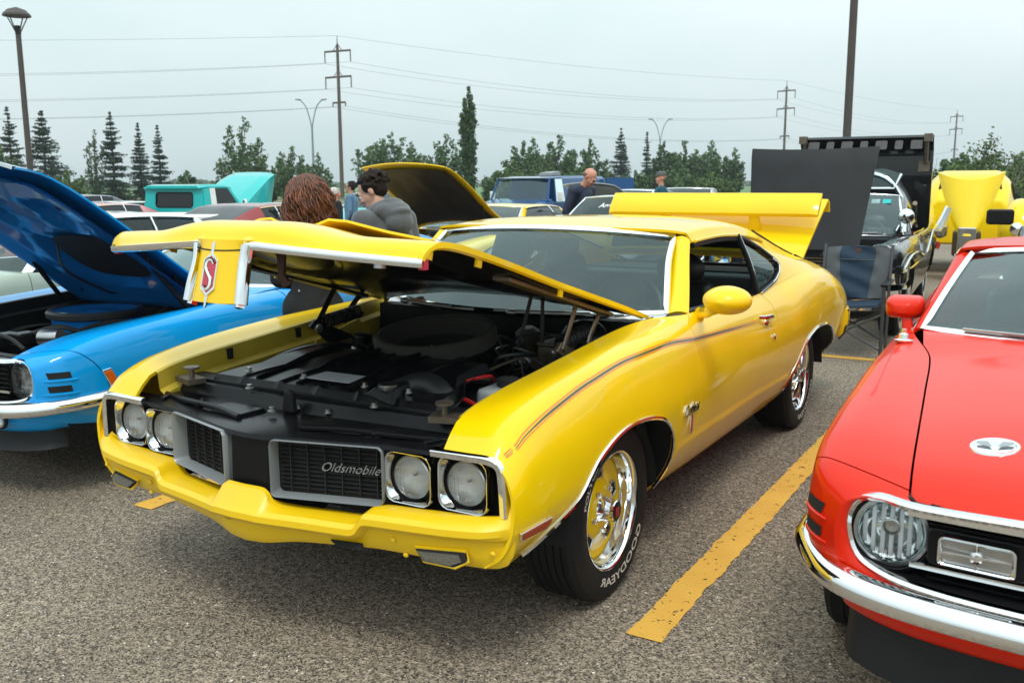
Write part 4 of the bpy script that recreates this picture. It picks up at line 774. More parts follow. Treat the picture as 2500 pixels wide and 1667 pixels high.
# hood scoops with their charcoal and orange edging
for s in (1, -1):
    def sc_pt(x, y, h):
        best = None
        for v in np.linspace(.3, 1, 120):
            p = hood_pt(v, s*x/.712)
            if best is None or abs(p[1]-y) < abs(best[1]-y): best = p
        return best+np.array([0, -.26*h*.6, h])
    yfr = lambda x: -.655+.20*(x-.13)
    rows = []
    for f in np.linspace(0, 1, 10):
        L_ = .62*f; hh = .036*(1-f)**1.1+.002
        rows.append([sc_pt(x, yfr(x)+L_, h*hh+.004) for x, h in ((.03, 0), (.085, .45), (.13, .95), (.20, 1), (.34, 1), (.46, 1), (.50, .9), (.545, .40), (.585, 0))])
    m = MB(); m.grid(np.array(rows)); SCO = m.build('hood_scoop', M['yellow'], HOOD, ang=40, solid=.008)
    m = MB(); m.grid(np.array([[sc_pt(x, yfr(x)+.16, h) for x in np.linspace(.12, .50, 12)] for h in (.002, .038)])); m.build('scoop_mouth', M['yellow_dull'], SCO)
    for (dx, mt, w_) in ((.004, 'orange', .010), (.034, 'stripe', .034), (.066, 'orange', .010)):
        rr = []
        for f in np.linspace(-.06, .95, 22):
            L_ = .62*f; hh = .036*(1-max(f, 0))**1.1+.002; xx0 = .50+dx-.04*f
            a = sc_pt(xx0-w_*.5, yfr(.5)+L_, max(0, hh*np.interp(xx0-w_*.5, [.50, .545, .585], [.9, .40, 0]))+.013); b = sc_pt(xx0+w_*.5, yfr(.5)+L_, max(0, hh*np.interp(xx0+w_*.5, [.50, .545, .585], [.9, .40, 0]))+.013); rr.append([a, b])
        m = MB(); m.grid(np.array(rr)); m.build('scoop_stripe', M[mt], SCO)
# ---- trunk lid and spoiler
def lid_pt(s_, k, h=0):
    hw = .705+.06*s_; y = 3.42+.46*s_*.80+.05*s_*s_; z = 1.02+.46*s_*.86
    c_ = .03*(1-k*k); return np.array([k*hw, y-.68*c_-.68*h, z+.73*c_+.73*h])
m = MB(); g = np.array([[lid_pt(s_, k) for k in np.linspace(-1, 1, 25)] for s_ in np.linspace(-.02, 1, 14)])
tail = np.array([[g[-1, i]+np.array([0, .02+.03*q, .012-.03*q*q]) for i in range(25)] for q in (1, 1.8)]); m.grid(np.vstack([g, tail])); LID = m.build('trunk_lid', M['yellow'], HERO, ang=50, solid=.02)
def wing(x, a, b): return np.array([x, 3.50+.20*a*.56-.05*b, 1.30+.19*a*.84+.028*b])
G = []
for x in np.linspace(-.775, .775, 30):
    e = min(1, (.775-abs(x))/.03+.55); G.append([wing(x, a*1.0, b*e)+np.array([0, .0, -.012*(1-(x/.775)**2)*0]) for a, b in ((0, 0), (.04, .5), (.3, .8), (.7, .55), (.95, .35), (1.0, .05), (.9, -.25), (.4, -.45), (.05, -.35))])
m = MB(); m.grid(np.array(G), cv=True); n9 = 9
for e in (0, 29): m.F.append([e*9+i for i in range(9)]); m.I.append(0)
SPO = m.build('spoiler', M['yellow'], LID, ang=45, bevel=.004)
for s in (1, -1): m = MB(); m.tube([lid_pt(.42, s*.45, -.01), lid_pt(.50, s*.45, .12)], [.05, .035], 10, sx=.3); m.build('spoiler_foot', M['yellow'], LID)
m = MB(); m.grid(np.array([[lid_pt(s_, k)+np.array([0, .035, -.03]) for k in np.linspace(-.93, .93, 9)] for s_ in np.linspace(.05, .95, 5)])); m.build('lid_inner', M['black_sat'], LID)
m = MB(); m.box((0, 3.75, .55), (1.4, .75, .03)); m.box((0, 3.40, .75), (1.4, .03, .45)); m.build('trunk_floor', M['void'], HERO)
m = MB(); m.grid(BODY.patch(4.12, 4.125, 0, 7, 2, 14)*np.array([1, 1, 1])); g = BODY.patch(4.12, 4.12, 0, 7, 2, 14)[0]; m = MB(); m.grid(np.array([g, g*np.array([-1, 1, 1])])); m.build('tail_panel', M['yellow'], HERO, solid=.02)
rb = crom([(.928, 3.86, .56), (.915, 3.98, .56), (.87, 4.10, .56), (.74, 4.17, .56), (.5, 4.19, .56), (0, 4.20, .56)], 6); rb = np.vstack([rb, (rb*np.array([-1, 1, 1]))[::-1][1:]])
m = MB(); m.sweep(rb, [(-.06, -.12), (-.03, -.125), (.0, -.08), (.012, .0), (.012, .06), (.0, .085), (-.02, .08)], up=(0, 0, 1)); m.build('rear_bumper', M['yellow'], HERO, ang=50, bevel=.006)
m = MB(); m.tube(np.array([(.935, 3.87, .64), (.932, 3.885, .56), (.922, 3.84, .47), (.90, 3.78, .44)]), .008, 6); both(m, 'bumper_seal', M['void'], HERO)
p, n, t_ = on_side(3.84, .70, .003); q, _, _ = on_side(3.98, .685, .003); letters('rear_script', M['crimson'], HERO, 'RALLYE', (p+q)/2, q-p, (0, .1, 1), .045, shear=.2, bold=.001)
# side script, shield, marker lamps
p, n, _ = on_side(.50, .60, .004); q, _, _ = on_side(.64, .60, .004); up_ = on_side(.57, .66, .004)[0]-on_side(.57, .60, .004)[0]
letters('side_script', M['chrome'], HERO, 'Cutlass', (p+q)/2+P3(0, 0, -.004), (q-p)+P3(0, 0, .0), up_, .062, shear=.35, bold=.0012, extrude=.004)
p, n, _ = on_side(.585, .545, .003); m = MB(); ux_ = (q-p)/np.linalg.norm(q-p); uy_ = up_/np.linalg.norm(up_); hx = [(-.013, -.032), (.002, -.042), (.013, -.03), (.013, .03), (.002, .05), (-.010, .03)]
m.prism(hx, p, (0, 1, 0), uy_, n*.006); SH = m.build('side_badge', M['chrome'], HERO); m = MB(); m.prism([(a*.7, b*.8) for a, b in hx], p+n*.006, (0, 1, 0), uy_, n*.001); m.build('badge_field', M['crimson'], SH)
for s in (1, -1):
    a, _, _ = on_side(-.80, .522, .002); b, _, _ = on_side(-.625, .512, .002); up2 = on_side(-.7, .56)[0]-on_side(-.7, .50)[0]; up2 /= np.linalg.norm(up2); ux2 = (b-a); Lm = np.linalg.norm(ux2); ux2 /= Lm; n2 = np.cross(ux2, up2); n2 = n2 if n2[0] > 0 else -n2
    pl = [(.0, .010), (Lm-.005, .022), (Lm, .012), (Lm-.02, -.016), (.012, -.022)]; sm = np.array([s, 1, 1])
    m = MB(); m.prism(pl, a, ux2, up2, n2*.008); m.V = [v*sm for v in m.V]; mk = m.build('marker_lamp', M['chrome'], HERO, bevel=.002)
    c0 = np.mean(pl, 0); m = MB(); m.prism([tuple(c0+(np.array(q_)-c0)*np.array([.92, .72])) for q_ in pl], a+n2*.008, ux2, up2, n2*.0015); m.V = [v*sm for v in m.V]; m.build('marker_glass', M['redamber'] if 'redamber' in M else M['redlens'], mk)
# ---- cabin
def seat(parent, x, y, mat, w=.50, head=True):
    st_ = empty_part('seat', parent); m = MB(); m.box((x, y, .46), (w, .50, .18)); m.build('seat_cushion', mat, st_, bevel=.05)
    m = MB(); m.box((x, y+.30, .72), (w*.96, .15, .56), rot=rotx(-.22), taper=.86); m.build('backrest', mat, st_, bevel=.05)
    if head: m = MB(); m.sph((x, y+.375, 1.055), (.145, .065, .095), 16, 10); m.build('headrest', mat, st_); m = MB(); m.tube([(x-.05, y+.37, .93), (x-.05, y+.375, 1.03)], .008, 6); m.tube([(x+.05, y+.37, .93), (x+.05, y+.375, 1.03)], .008, 6); m.build('headrest_post', M['steel'], st_)
def steering(parent, c, r=.19, tilt=.45):
    sw = empty_part('steering_wheel', parent); a = np.arange(32)*2*PI/32; rt = rotx(-tilt); m = MB()
    m.tube(np.array([rt@np.array([r*math.cos(t), 0, r*math.sin(t)])+c for t in a]), .013, 8, closed=True); m.build('wheel_rim', M['vinyl'], sw)
    m = MB(); [m.tube([c, rt@np.array([r*math.cos(t), 0, r*math.sin(t)])+c], .010, 6) for t in (0, PI, -PI/2)]; m.sph(c, (.04, .03, .04)); m.tube([c, np.array(c)+rt@np.array([0, -.30, -.05])], .025, 8); m.build('wheel_spokes', M['vinyl'], sw)
seat(HERO, .37, 1.62, M['vinyl']); seat(HERO, -.37, 1.62, M['vinyl'])
m = MB(); m.box((0, 2.45, .50), (1.30, .45, .2)); m.box((0, 2.72, .76), (1.30, .16, .42), rot=rotx(-.3)); m.build('rear_seat', M['vinyl'], HERO, bevel=.05)
m = MB(); m.box((0, 2.98, .965), (1.25, .36, .02)); m.build('parcel_shelf', M['vinyl'], HERO)
m = MB(); m.box((0, 1.55, .30), (1.66, 2.3, .03)); m.build('cabin_floor', M['void'], HERO)
m = MB(); m.hexa([(-.72, .72, .70), (.72, .72, .70), (.72, 1.06, .70), (-.72, 1.06, .70), (-.72, .66, .955), (.72, .66, .955), (.72, 1.02, .90), (-.72, 1.02, .90)]); m.box((.37, .98, .93), (.44, .16, .07)); m.build('dashboard', M['vinyl'], HERO, bevel=.03)
steering(HERO, P3(.37, 1.22, .905))
m = MB(); m.box((0, 1.19, 1.225), (.24, .02, .062), rot=rotz(.25)); mr_ = m.build('interior_mirror', M['void'], HERO, bevel=.02); m = MB(); m.box((.004, 1.203, 1.225), (.22, .004, .05), rot=rotz(.25)); m.build('mirror_face', M['chrome'], mr_)
m = MB(); m.grid(BODY.patch(.8, 2.7, 3, 6.9, 12, 6)-np.array([.10, 0, 0])); both(m, 'door_lining', M['vinyl'], HERO)
# =================================================================== a car body from a handful of dimensions
def rotx_about(V, y0, z0, a):
    V = np.asarray(V, float).copy(); y = V[..., 1]-y0; z = V[..., 2]-z0; V[..., 1] = y0+y*math.cos(a)-z*math.sin(a); V[..., 2] = z0+y*math.sin(a)+z*math.cos(a); return V
def car_tables(d):
    """body and greenhouse lofts; y runs rearward from the front axle"""
    hw, sl, zb = d['hw'], d['sill'], d['belt']; F, B = -d['fo'], d['wb']+d['ro']; out = []
    def row(y, w, zi, zs, xi, lift=0, pinch=1.0):
        zm = sl+lift; 
        return (y, [(hw*.90*w, zm), (hw*.95*w, zm+.05), (hw*.99*w, zm+.20*(zs-zm)/.5), (hw*w, zm+.36*(zs-zm)/.55), (hw*.992*w, zm+.72*(zs-zm)), (hw*.968*w, zs-.03), ((hw*.968*w*.5+xi*.5), (zs+zi)/2+.018), (xi, zi)])
    yc = d['yc']; zf, zc = d['zf'], d['zc']; hi = d.get('hood_in', .70)*hw
    out += [row(F, .88, zf-.04, zf-.03, hi*.92, .16), row(F+.12, .965, zf, zf+.005, hi*.96, .12), row(F*.45, .995, zf*.5+zc*.5, zf*.5+zc*.5-.01, hi, .06), row(.25, 1, zf*.15+zc*.85, zf*.15+zc*.85-.01, hi*1.05, .0)]
    out += [row(yc, 1, zb, zb-.04, hw*.90), row(yc+.7, .99, zb-.01, zb-.07, hw*.905), row(d['wb']*.72, .985, zb-.01, zb-.07, hw*.905), row(d['wb']*.95, 1.0, zb+d.get('hip', .02), zb-.04+d.get('hip', .02), hw*.90, .02)]
    out += [row(d['wb']+.45, .99, d['zd'], d['zd']-.04, hw*.86, .06), row(B-.15, .95, d['zt'], d['zt']-.03, hw*.82, .12), row(B, .86, d['zt']-.05, d['zt']-.08, hw*.74, .16)]
    body = Loft(out); g = []
    zr, rw = d['zr'], d['rw']
    def grow(y, zt, zbelt, rr, xb):
        h = zt-zbelt; return (y, [(xb, zbelt), (xb*.55+rr*.45, zbelt+h*.50), (rr, zbelt+h*.86), (rr*.90, zbelt+h*.96), (rr*.55, zt-.008), (0, zt)])
    yt, yr, yd = d['yt'], d['yr'], d['yd']; xb = hw*.90
    g += [grow(yt-.12, zr-.035, zb, rw, xb), grow(yt, zr-.022, zb, rw, xb), grow((yt+yr)/2, zr, zb-.005, rw*1.01, hw*.905), grow(yr, zr-.03, zb, rw, hw*.90), grow(yr*.6+yd*.4, zr-.03-(zr-.03-d['zd'])*.34, zb+.01, rw*.985, hw*.90), grow(yd, d['zd']+.02, d['zd']-.02, rw*1.02, hw*.88), grow(yd+.12, d['zd']+.012, d['zd']-.015, rw*1.05, hw*.87)]
    return body, Loft(g)
def car(name, label, d, loc, yaw, paintm, group=None, roofm=None, hood=0, hoodm=None, underm=None, glassm='glass_dark', wheelm='steel', trunk=0, cat='car', trim='chrome', lamps=True, detail=True, interior='vinyl', bumper='chrome', wsm='glass'):
    d = dict(dict(fo=.95, wb=2.8, ro=1.2, hw=.93, sill=.27, belt=.93, zf=.78, zc=.92, yc=.75, yt=1.25, yr=2.3, yd=3.1, zd=.94, zt=.85, zr=1.34, rw=.69, r=.33), **d)
    T = thing(name, label, cat, loc, yaw, group); P = M[paintm]; RP = M[roofm] if roofm else P; body, gh = car_tables(d); wb = d['wb']; r = d['r']
    fa = np.array([(r*1.22*math.cos(a), r+r*1.18*math.sin(a)) for a in np.linspace(PI+.25, -.25, 24)]); ra = fa+np.array([wb, 0])
    def arch(y):
        for a in (fa, ra):
            if a[0, 0] < y < a[-1, 0]: return float(np.interp(y, a[:, 0], a[:, 1]))
        return None
    F, B = -d['fo'], wb+d['ro']; yc, yt, yr, yd = d['yc'], d['yt'], d['yr'], d['yd']; dy1 = yc+.0; dy2 = min(yr+.05, wb-.35)
    for nm, a, b, arcs in (('front_fender', F, dy1, [fa]), ('door', dy1, dy2, []), ('quarter_panel', dy2, B, [ra])):
        m = MB(); m.grid(body.patch(a+(.004 if a != F else 0), b-.004, 0, 7, 0, 26, ys=dense(a, b, 24, arcs), arch=arch)); both(m, nm, P, T, ang=50, solid=.01)
    # hood
    e = body.at(np.linspace(F+.02, yc-.02, 16), np.full(16, 7.0)); e[:, 0] -= .004
    HG_ = np.array([[(u*p[0], p[1]-(.06*(1-u*u) if i < 3 else 0)*(1-i/3)-.16*(1-u*u)*(i/15)**3, p[2]+(.022+.03*math.sin(PI*min(1, i/10)*.5))*(1-u*u)) for u in np.linspace(-1, 1, 17)] for i, p in enumerate(e)])
    if hood:
        HG_ = rotx_about(HG_, yc-.05, d['zc'], -hood)
    m = MB(); m.grid(HG_); HD = m.build('hood', M[hoodm] if hoodm else P, T, ang=50, solid=.012, face=(0, 0, 1))
    if hood:
        dn = np.array([0, -math.sin(hood)*1.0, -math.cos(hood)]); I = HG_[1:-1, 1:-1]; n_, m_ = I.shape[:2]; off = np.zeros((n_, m_))
        for i in range(n_):
            for j in range(m_): off[i, j] = .02+.022*(1 if (i in (0, 1, n_-1, n_-2) or j in (0, 1, m_-1, m_-2) or j == m_//2 or abs(i-n_*.5) < 1) else 0)
        m = MB(); m.grid(I+off[..., None]*dn); m.build('hood_inner_panel', M[underm] if underm else P, HD, ang=30)
        for s in (-1, 1): m = MB(); a = HG_[9, 15 if s > 0 else 1]+dn*.03; m.tube([a, (s*d['hw']*.66, a[1]+.12, d['zc']-.08)], .012, 6); m.build('hood_strut', M['black_sat'], HD)
        m = MB(); m.box((0, (F+yc)/2, d['zc']-.28), (d['hw']*1.35, (yc-F)*.9, .02)); m.box((0, yc-.30, d['zc']-.16), (d['hw']*.5, .5, .2)); m.lathe([(.2, -.02), (.21, .05), (.18, .07), (.001, .075)], (0, yc-.55, d['zc']-.07), (0, 0, 1), 24); m.box((d['hw']*.4, F+.4, d['zc']-.2), (.2, .2, .16)); m.build('engine', M['black_gloss'], T, bevel=.02)
    # trunk, roof, pillars, glass
    e = body.at(np.linspace(yd+.06, B-.01, 10), np.full(10, 7.0)); m = MB(); m.grid(np.array([[(u*p[0], p[1]+.03*(1-u*u)*(i/9), p[2]+.02*(1-u*u)) for u in np.linspace(-1, 1, 13)] for i, p in enumerate(e)])); m.build('trunk_lid', P, T, ang=50, solid=.01, face=(0, 0, 1))
    g = gh.patch(yt, yr, 2.15, 5, 16, 14); m = MB(); m.grid(g); m.grid(g[:, ::-1]*np.array([-1, 1, 1])); m.build('roof', RP, T, ang=60, solid=.012, face=(0, 0, 1))
    g = gh.patch(yr, yd+.1, 2.7, 5, 12, 10); m = MB(); m.grid(g); m.grid(g[:, ::-1]*np.array([-1, 1, 1])); m.build('rear_window', M[glassm], T, ang=180)
    m = MB(); m.grid(gh.patch(yr, yd+.1, 0, 2.7, 12, 12)); both(m, 'rear_pillar', RP if d.get('pillar_roof') else P, T, ang=60, solid=.01)
    xb, rw, zb, zr = d['hw']*.90, d['rw'], d['belt'], d['zr']; b0 = P3(xb*.985, yc+.06, zb+.004); b1 = P3(xb*.90, yc+.02, zb); t0 = P3(rw*1.0, yt+.02, zr-.075); t1 = P3(rw*.92, yt-.02, zr-.045)
    m = MB(); m.hexa([b1, b1+P3(.02, -.02, 0), b0, b0-P3(.02, -.02, 0), t1, t1+P3(.02, -.02, 0), t0, t0-P3(.02, -.02, 0)]); both(m, 'windscreen_pillar', RP, T, ang=60)
    xs = np.linspace(-1, 1, 17); wb0 = np.array([(b1[0]*k, b1[1]-.22*(1-abs(k)**2.2), zb-.01+.0*(1-k*k)) for k in xs]); wt0 = np.array([(t1[0]*k, t1[1]-.10*(1-abs(k)**2.2), zr-.045+.025*(1-k*k)) for k in xs]); G = np.array([(1-f)*wb0+f*wt0+np.array([0, -.015, .012])*math.sin(PI*f) for f in np.linspace(0, 1, 9)])
    m = MB(); m.grid(G); WS = m.build('windscreen', M[wsm], T, ang=180)
    lp = np.vstack([G[0], G[1:-1, -1], G[-1, ::-1], G[1:-1, 0][::-1]]); m = MB(); m.tube(lp, .014, 6, closed=True); m.build('windscreen_trim', M[trim], T, ang=60)
    cg = np.array([[(k*(hi_+(xb*.9-hi_)*f), (yc-.02-.16*(1-k*k))*(1-f)+(b1[1]-.22*(1-abs(k)**2.2))*f, d['zc']+(zb-d['zc'])*f+.02*(1-k*k)*(1-f)) for k in xs] for hi_ in (e[0, 0]*0+body.at(np.array([yc-.02]), np.array([7.]))[0, 0],) for f in (0, .5, 1)]); m = MB(); m.grid(cg); m.build('cowl', P, T, ang=60, face=(0, 0, 1), solid=.008)
    for x0 in (.06, -.55): m = MB(); m.tube(np.array([(x, b1[1]-.22*(1-abs(x/b1[0])**2.2)-.03, zb+.018+.01*(x-x0)) for x in np.linspace(x0, x0+.48, 9)]), .008, 6); m.build('wiper', M['steel'], T)
    m = MB(); g = gh.patch(yc+.08, yr+.0, .1, 2.1, 14, 10); 
    for row in g:
        pass
    g = []
    for f in np.linspace(0, 1, 12):
        ys_ = (yc+.10)*(1-f)+(yt+.06)*f; tt = .08+2.02*f; g.append(gh.at(np.linspace(ys_, yr+.02, 14), np.full(14, tt)))
    m.grid(np.array(g)-np.array([.012, 0, 0])); both(m, 'side_window', M[d.get('sideglass', glassm)], T, ang=180)
    m = MB(); bar = gh.at(np.full(8, (yt+yr)/2+.15), np.linspace(0, 2.1, 8)); m.tube(bar, .012, 6); both(m, 'window_divider', M[trim], T)
    m = MB(); m.tube(np.vstack([gh.at(np.linspace(yc+.1, yr, 12), np.full(12, .02))]), .010, 6); both(m, 'belt_trim', M[trim], T)
    m = MB(); m.tube(gh.at(np.linspace(yt+.04, yr, 12), np.full(12, 2.15)), .010, 6); both(m, 'drip_rail', RP if trim != 'chrome' else M[trim], T)
    # front and rear faces, bumpers, lamps
    for y, t0_ in ((F, 'front_panel'), (B, 'tail_panel')):
        g = body.at(np.full(20, y), np.linspace(.5, 7, 20)); m = MB(); m.grid(np.array([g, g*np.array([.98, 1, 1])+np.array([0, -.03 if y < 0 else .03, 0]), g*np.array([0, 1, 1])+np.array([0, -.06 if y < 0 else .04, 0]), g*np.array([-.98, 1, 1])+np.array([0, -.03 if y < 0 else .03, 0]), g*np.array([-1, 1, 1])])); m.build(t0_, P, T, ang=60)
    if detail:
        hw = d['hw']; zbp = d['zf']-.27
        bp = crom([(hw*1.0, F+.34, zbp+.02), (hw*.99, F+.12, zbp+.01), (hw*.90, F-.03, zbp), (hw*.5, F-.10, zbp), (0, F-.12, zbp)], 6); bp = np.vstack([bp, (bp*np.array([-1, 1, 1]))[::-1][1:]])
        m = MB(); m.sweep(bp, [(-.02, -.05), (.01, -.055), (.03, -.02), (.03, .02), (.01, .05), (-.02, .05)]); m.build('front_bumper', M[bumper], T, ang=45)
        bq = crom([(hw*.99, B-.3, zbp+.02), (hw*.96, B-.05, zbp+.01), (hw*.86, B+.05, zbp), (0, B+.08, zbp)], 6); bq = np.vstack([bq, (bq*np.array([-1, 1, 1]))[::-1][1:]]); m = MB(); m.sweep(bq, [(-.02, -.05), (.01, -.055), (.03, -.02), (.03, .02), (.01, .05), (-.02, .05)][::-1]); m.build('rear_bumper', M[bumper], T, ang=45)
        m = MB(); m.box((0, F-.085, d['zf']-.14), (hw*1.05, .02, .13)); gr = m.build('grille', M['black_sat'], T)
        for i in range(4): m = MB(); m.box((0, F-.097, d['zf']-.185+i*.03), (hw*1.0, .006, .006)); m.build('grille_bar', M['steel'], gr)
        for s in (1, -1):
            m = MB(); m.lathe([(.095, .03), (.10, -.01), (.085, -.012), (.082, 0), (.001, .012)], (s*hw*.72, F-.055, d['zf']-.135), (0, 1, 0), 24); hl = m.build('headlamp', M['chrome'], T); m = MB(); m.sph((s*hw*.72, F-.05, d['zf']-.135), (.08, .028, .08), 16, 8); m.build('lamp_glass', M['lens'], hl)
            m = MB(); m.box((s*hw*.66, B+.03, d['zt']-.19), (hw*.42, .02, .09)); m.build('tail_lamp', M['redlens'], T, bevel=.008)
            m = MB(); m.sph((s*hw*1.06, yc+.32, zb+.07), (.075, .05, .05), 12, 8); m.tube([(s*hw*.96, yc+.32, zb-.02), (s*hw*1.04, yc+.32, zb+.05)], .012, 6); m.build('mirror', M['chrome'], T)
            p = body.at(np.array([dy2-.14]), np.array([5.0]))[0]; m = MB(); m.tube([p+P3(.004, -.08, 0), p+P3(.02, -.05, 0), p+P3(.02, .05, 0), p+P3(.004, .07, 0)], .009, 6); m.V = [v*np.array([s, 1, 1]) for v in m.V]; m.build('door_handle', M['chrome'], T)
        seat(T, .36, yc+.85, M[interior]); seat(T, -.36, yc+.85, M[interior]); m = MB(); m.box((0, yc+1.75, .62), (hw*1.4, .2, .5), rot=rotx(-.25)); m.build('rear_seat', M[interior], T, bevel=.05)
        m = MB(); m.box((0, yc+.18, zb-.10), (hw*1.5, .3, .14)); m.build('dashboard', M[interior], T, bevel=.04); steering(T, P3(.36, yc+.46, zb-.02), .18)
    m = MB(); m.box((0, (yc+yd)/2, .3), (d['hw']*1.7, yd-yc+.4, .03)); m.build('cabin_floor', M['void'], T)
    for s in (1, -1):
        for yy in (0, wb):
            wheel(T, 'wheel', (s*(d['hw']-.175), yy, r), s, r, .19, r*.62, M[wheelm], style='plain', wall=M['white'] if d.get('whitewall') else None)
            th_ = np.linspace(.2, PI-.2, 14); arc_ = np.stack([np.full(14, s*(d['hw']-.03)), yy+r*1.2*np.cos(th_), r+r*1.16*np.sin(th_)], 1); m = MB(); m.grid(np.array([arc_, arc_-np.array([s*.36, 0, 0]), np.tile(P3(s*(d['hw']-.39), yy, r), (14, 1))])); m.build('wheel_well', M['void'], T)
    return T, body, gh, d
# =================================================================== the two pony cars, one shape, built once each
PONY = Loft([
 (-.86, [(.70,.43),(.735,.48),(.775,.54),(.79,.62),(.782,.68),(.765,.715),(.71,.738),(.615,.744)]),
 (-.80, [(.775,.42),(.81,.47),(.838,.54),(.848,.62),(.842,.69),(.822,.742),(.75,.766),(.62,.766)]),
 (-.72, [(.82,.40),(.85,.455),(.878,.53),(.886,.62),(.880,.70),(.858,.770),(.77,.795),(.625,.790)]),
 (-.52, [(.84,.37),(.875,.43),(.900,.53),(.906,.63),(.903,.725),(.872,.812),(.785,.838),(.635,.825)]),
 (-.07, [(.83,.30),(.872,.36),(.905,.50),(.912,.63),(.908,.745),(.876,.846),(.795,.878),(.66,.862)]),
 (.40,  [(.82,.26),(.86,.31),(.900,.45),(.912,.62),(.906,.755),(.876,.868),(.80,.905),(.69,.890)]),
 (.80,  [(.81,.25),(.85,.30),(.895,.45),(.908,.61),(.902,.755),(.878,.865),(.83,.912),(.785,.928)]),
 (1.5,  [(.81,.25),(.85,.30),(.890,.45),(.902,.60),(.896,.745),(.868,.850),(.83,.900),(.800,.920)]),
 (2.2,  [(.81,.25),(.85,.30),(.895,.45),(.908,.60),(.906,.745),(.882,.860),(.845,.912),(.805,.938)]),
 (2.75, [(.82,.30),(.86,.35),(.905,.47),(.915,.60),(.912,.745),(.890,.865),(.85,.920),(.80,.950)]),
 (3.2,  [(.80,.36),(.84,.41),(.885,.50),(.895,.61),(.892,.74),(.872,.85),(.83,.905),(.76,.93)]),
 (3.72, [(.72,.44),(.76,.48),(.80,.54),(.81,.62),(.81,.73),(.79,.82),(.75,.87),(.69,.89)]),
])
PGH = Loft([
 (1.30, [(.796,.924),(.755,1.06),(.690,1.190),(.630,1.228),(.36,1.245),(0,1.250)]),
 (1.48, [(.80,.920),(.755,1.06),(.690,1.200),(.632,1.240),(.36,1.260),(0,1.267)]),
 (1.90, [(.803,.925),(.755,1.06),(.690,1.205),(.632,1.246),(.36,1.272),(0,1.280)]),
 (2.30, [(.806,.938),(.755,1.05),(.685,1.170),(.628,1.212),(.36,1.242),(0,1.252)]),
 (2.75, [(.80,.950),(.745,1.02),(.675,1.085),(.62,1.12),(.36,1.152),(0,1.162)]),
 (3.20, [(.76,.930),(.71,.965),(.66,.985),(.61,1.00),(.36,1.02),(0,1.028)]),
 (3.72, [(.69,.89),(.66,.905),(.63,.91),(.6,.915),(.36,.925),(0,.93)]),
])
_pa = np.array([(-.46,.40),(-.43,.47),(-.37,.57),(-.27,.65),(-.14,.695),(0,.708),(.14,.695),(.27,.65),(.36,.57),(.40,.47),(.42,.38),(.425,.28)])
_pb = np.array([(2.34,.28),(2.36,.40),(2.42,.53),(2.52,.63),(2.65,.68),(2.78,.69),(2.92,.675),(3.05,.61),(3.13,.51),(3.17,.42)])
def pony_arch(y):
    for a in (_pa, _pb):
        if a[0, 0] < y < a[-1, 0]: return float(np.interp(y, a[:, 0], a[:, 1]))
    return None
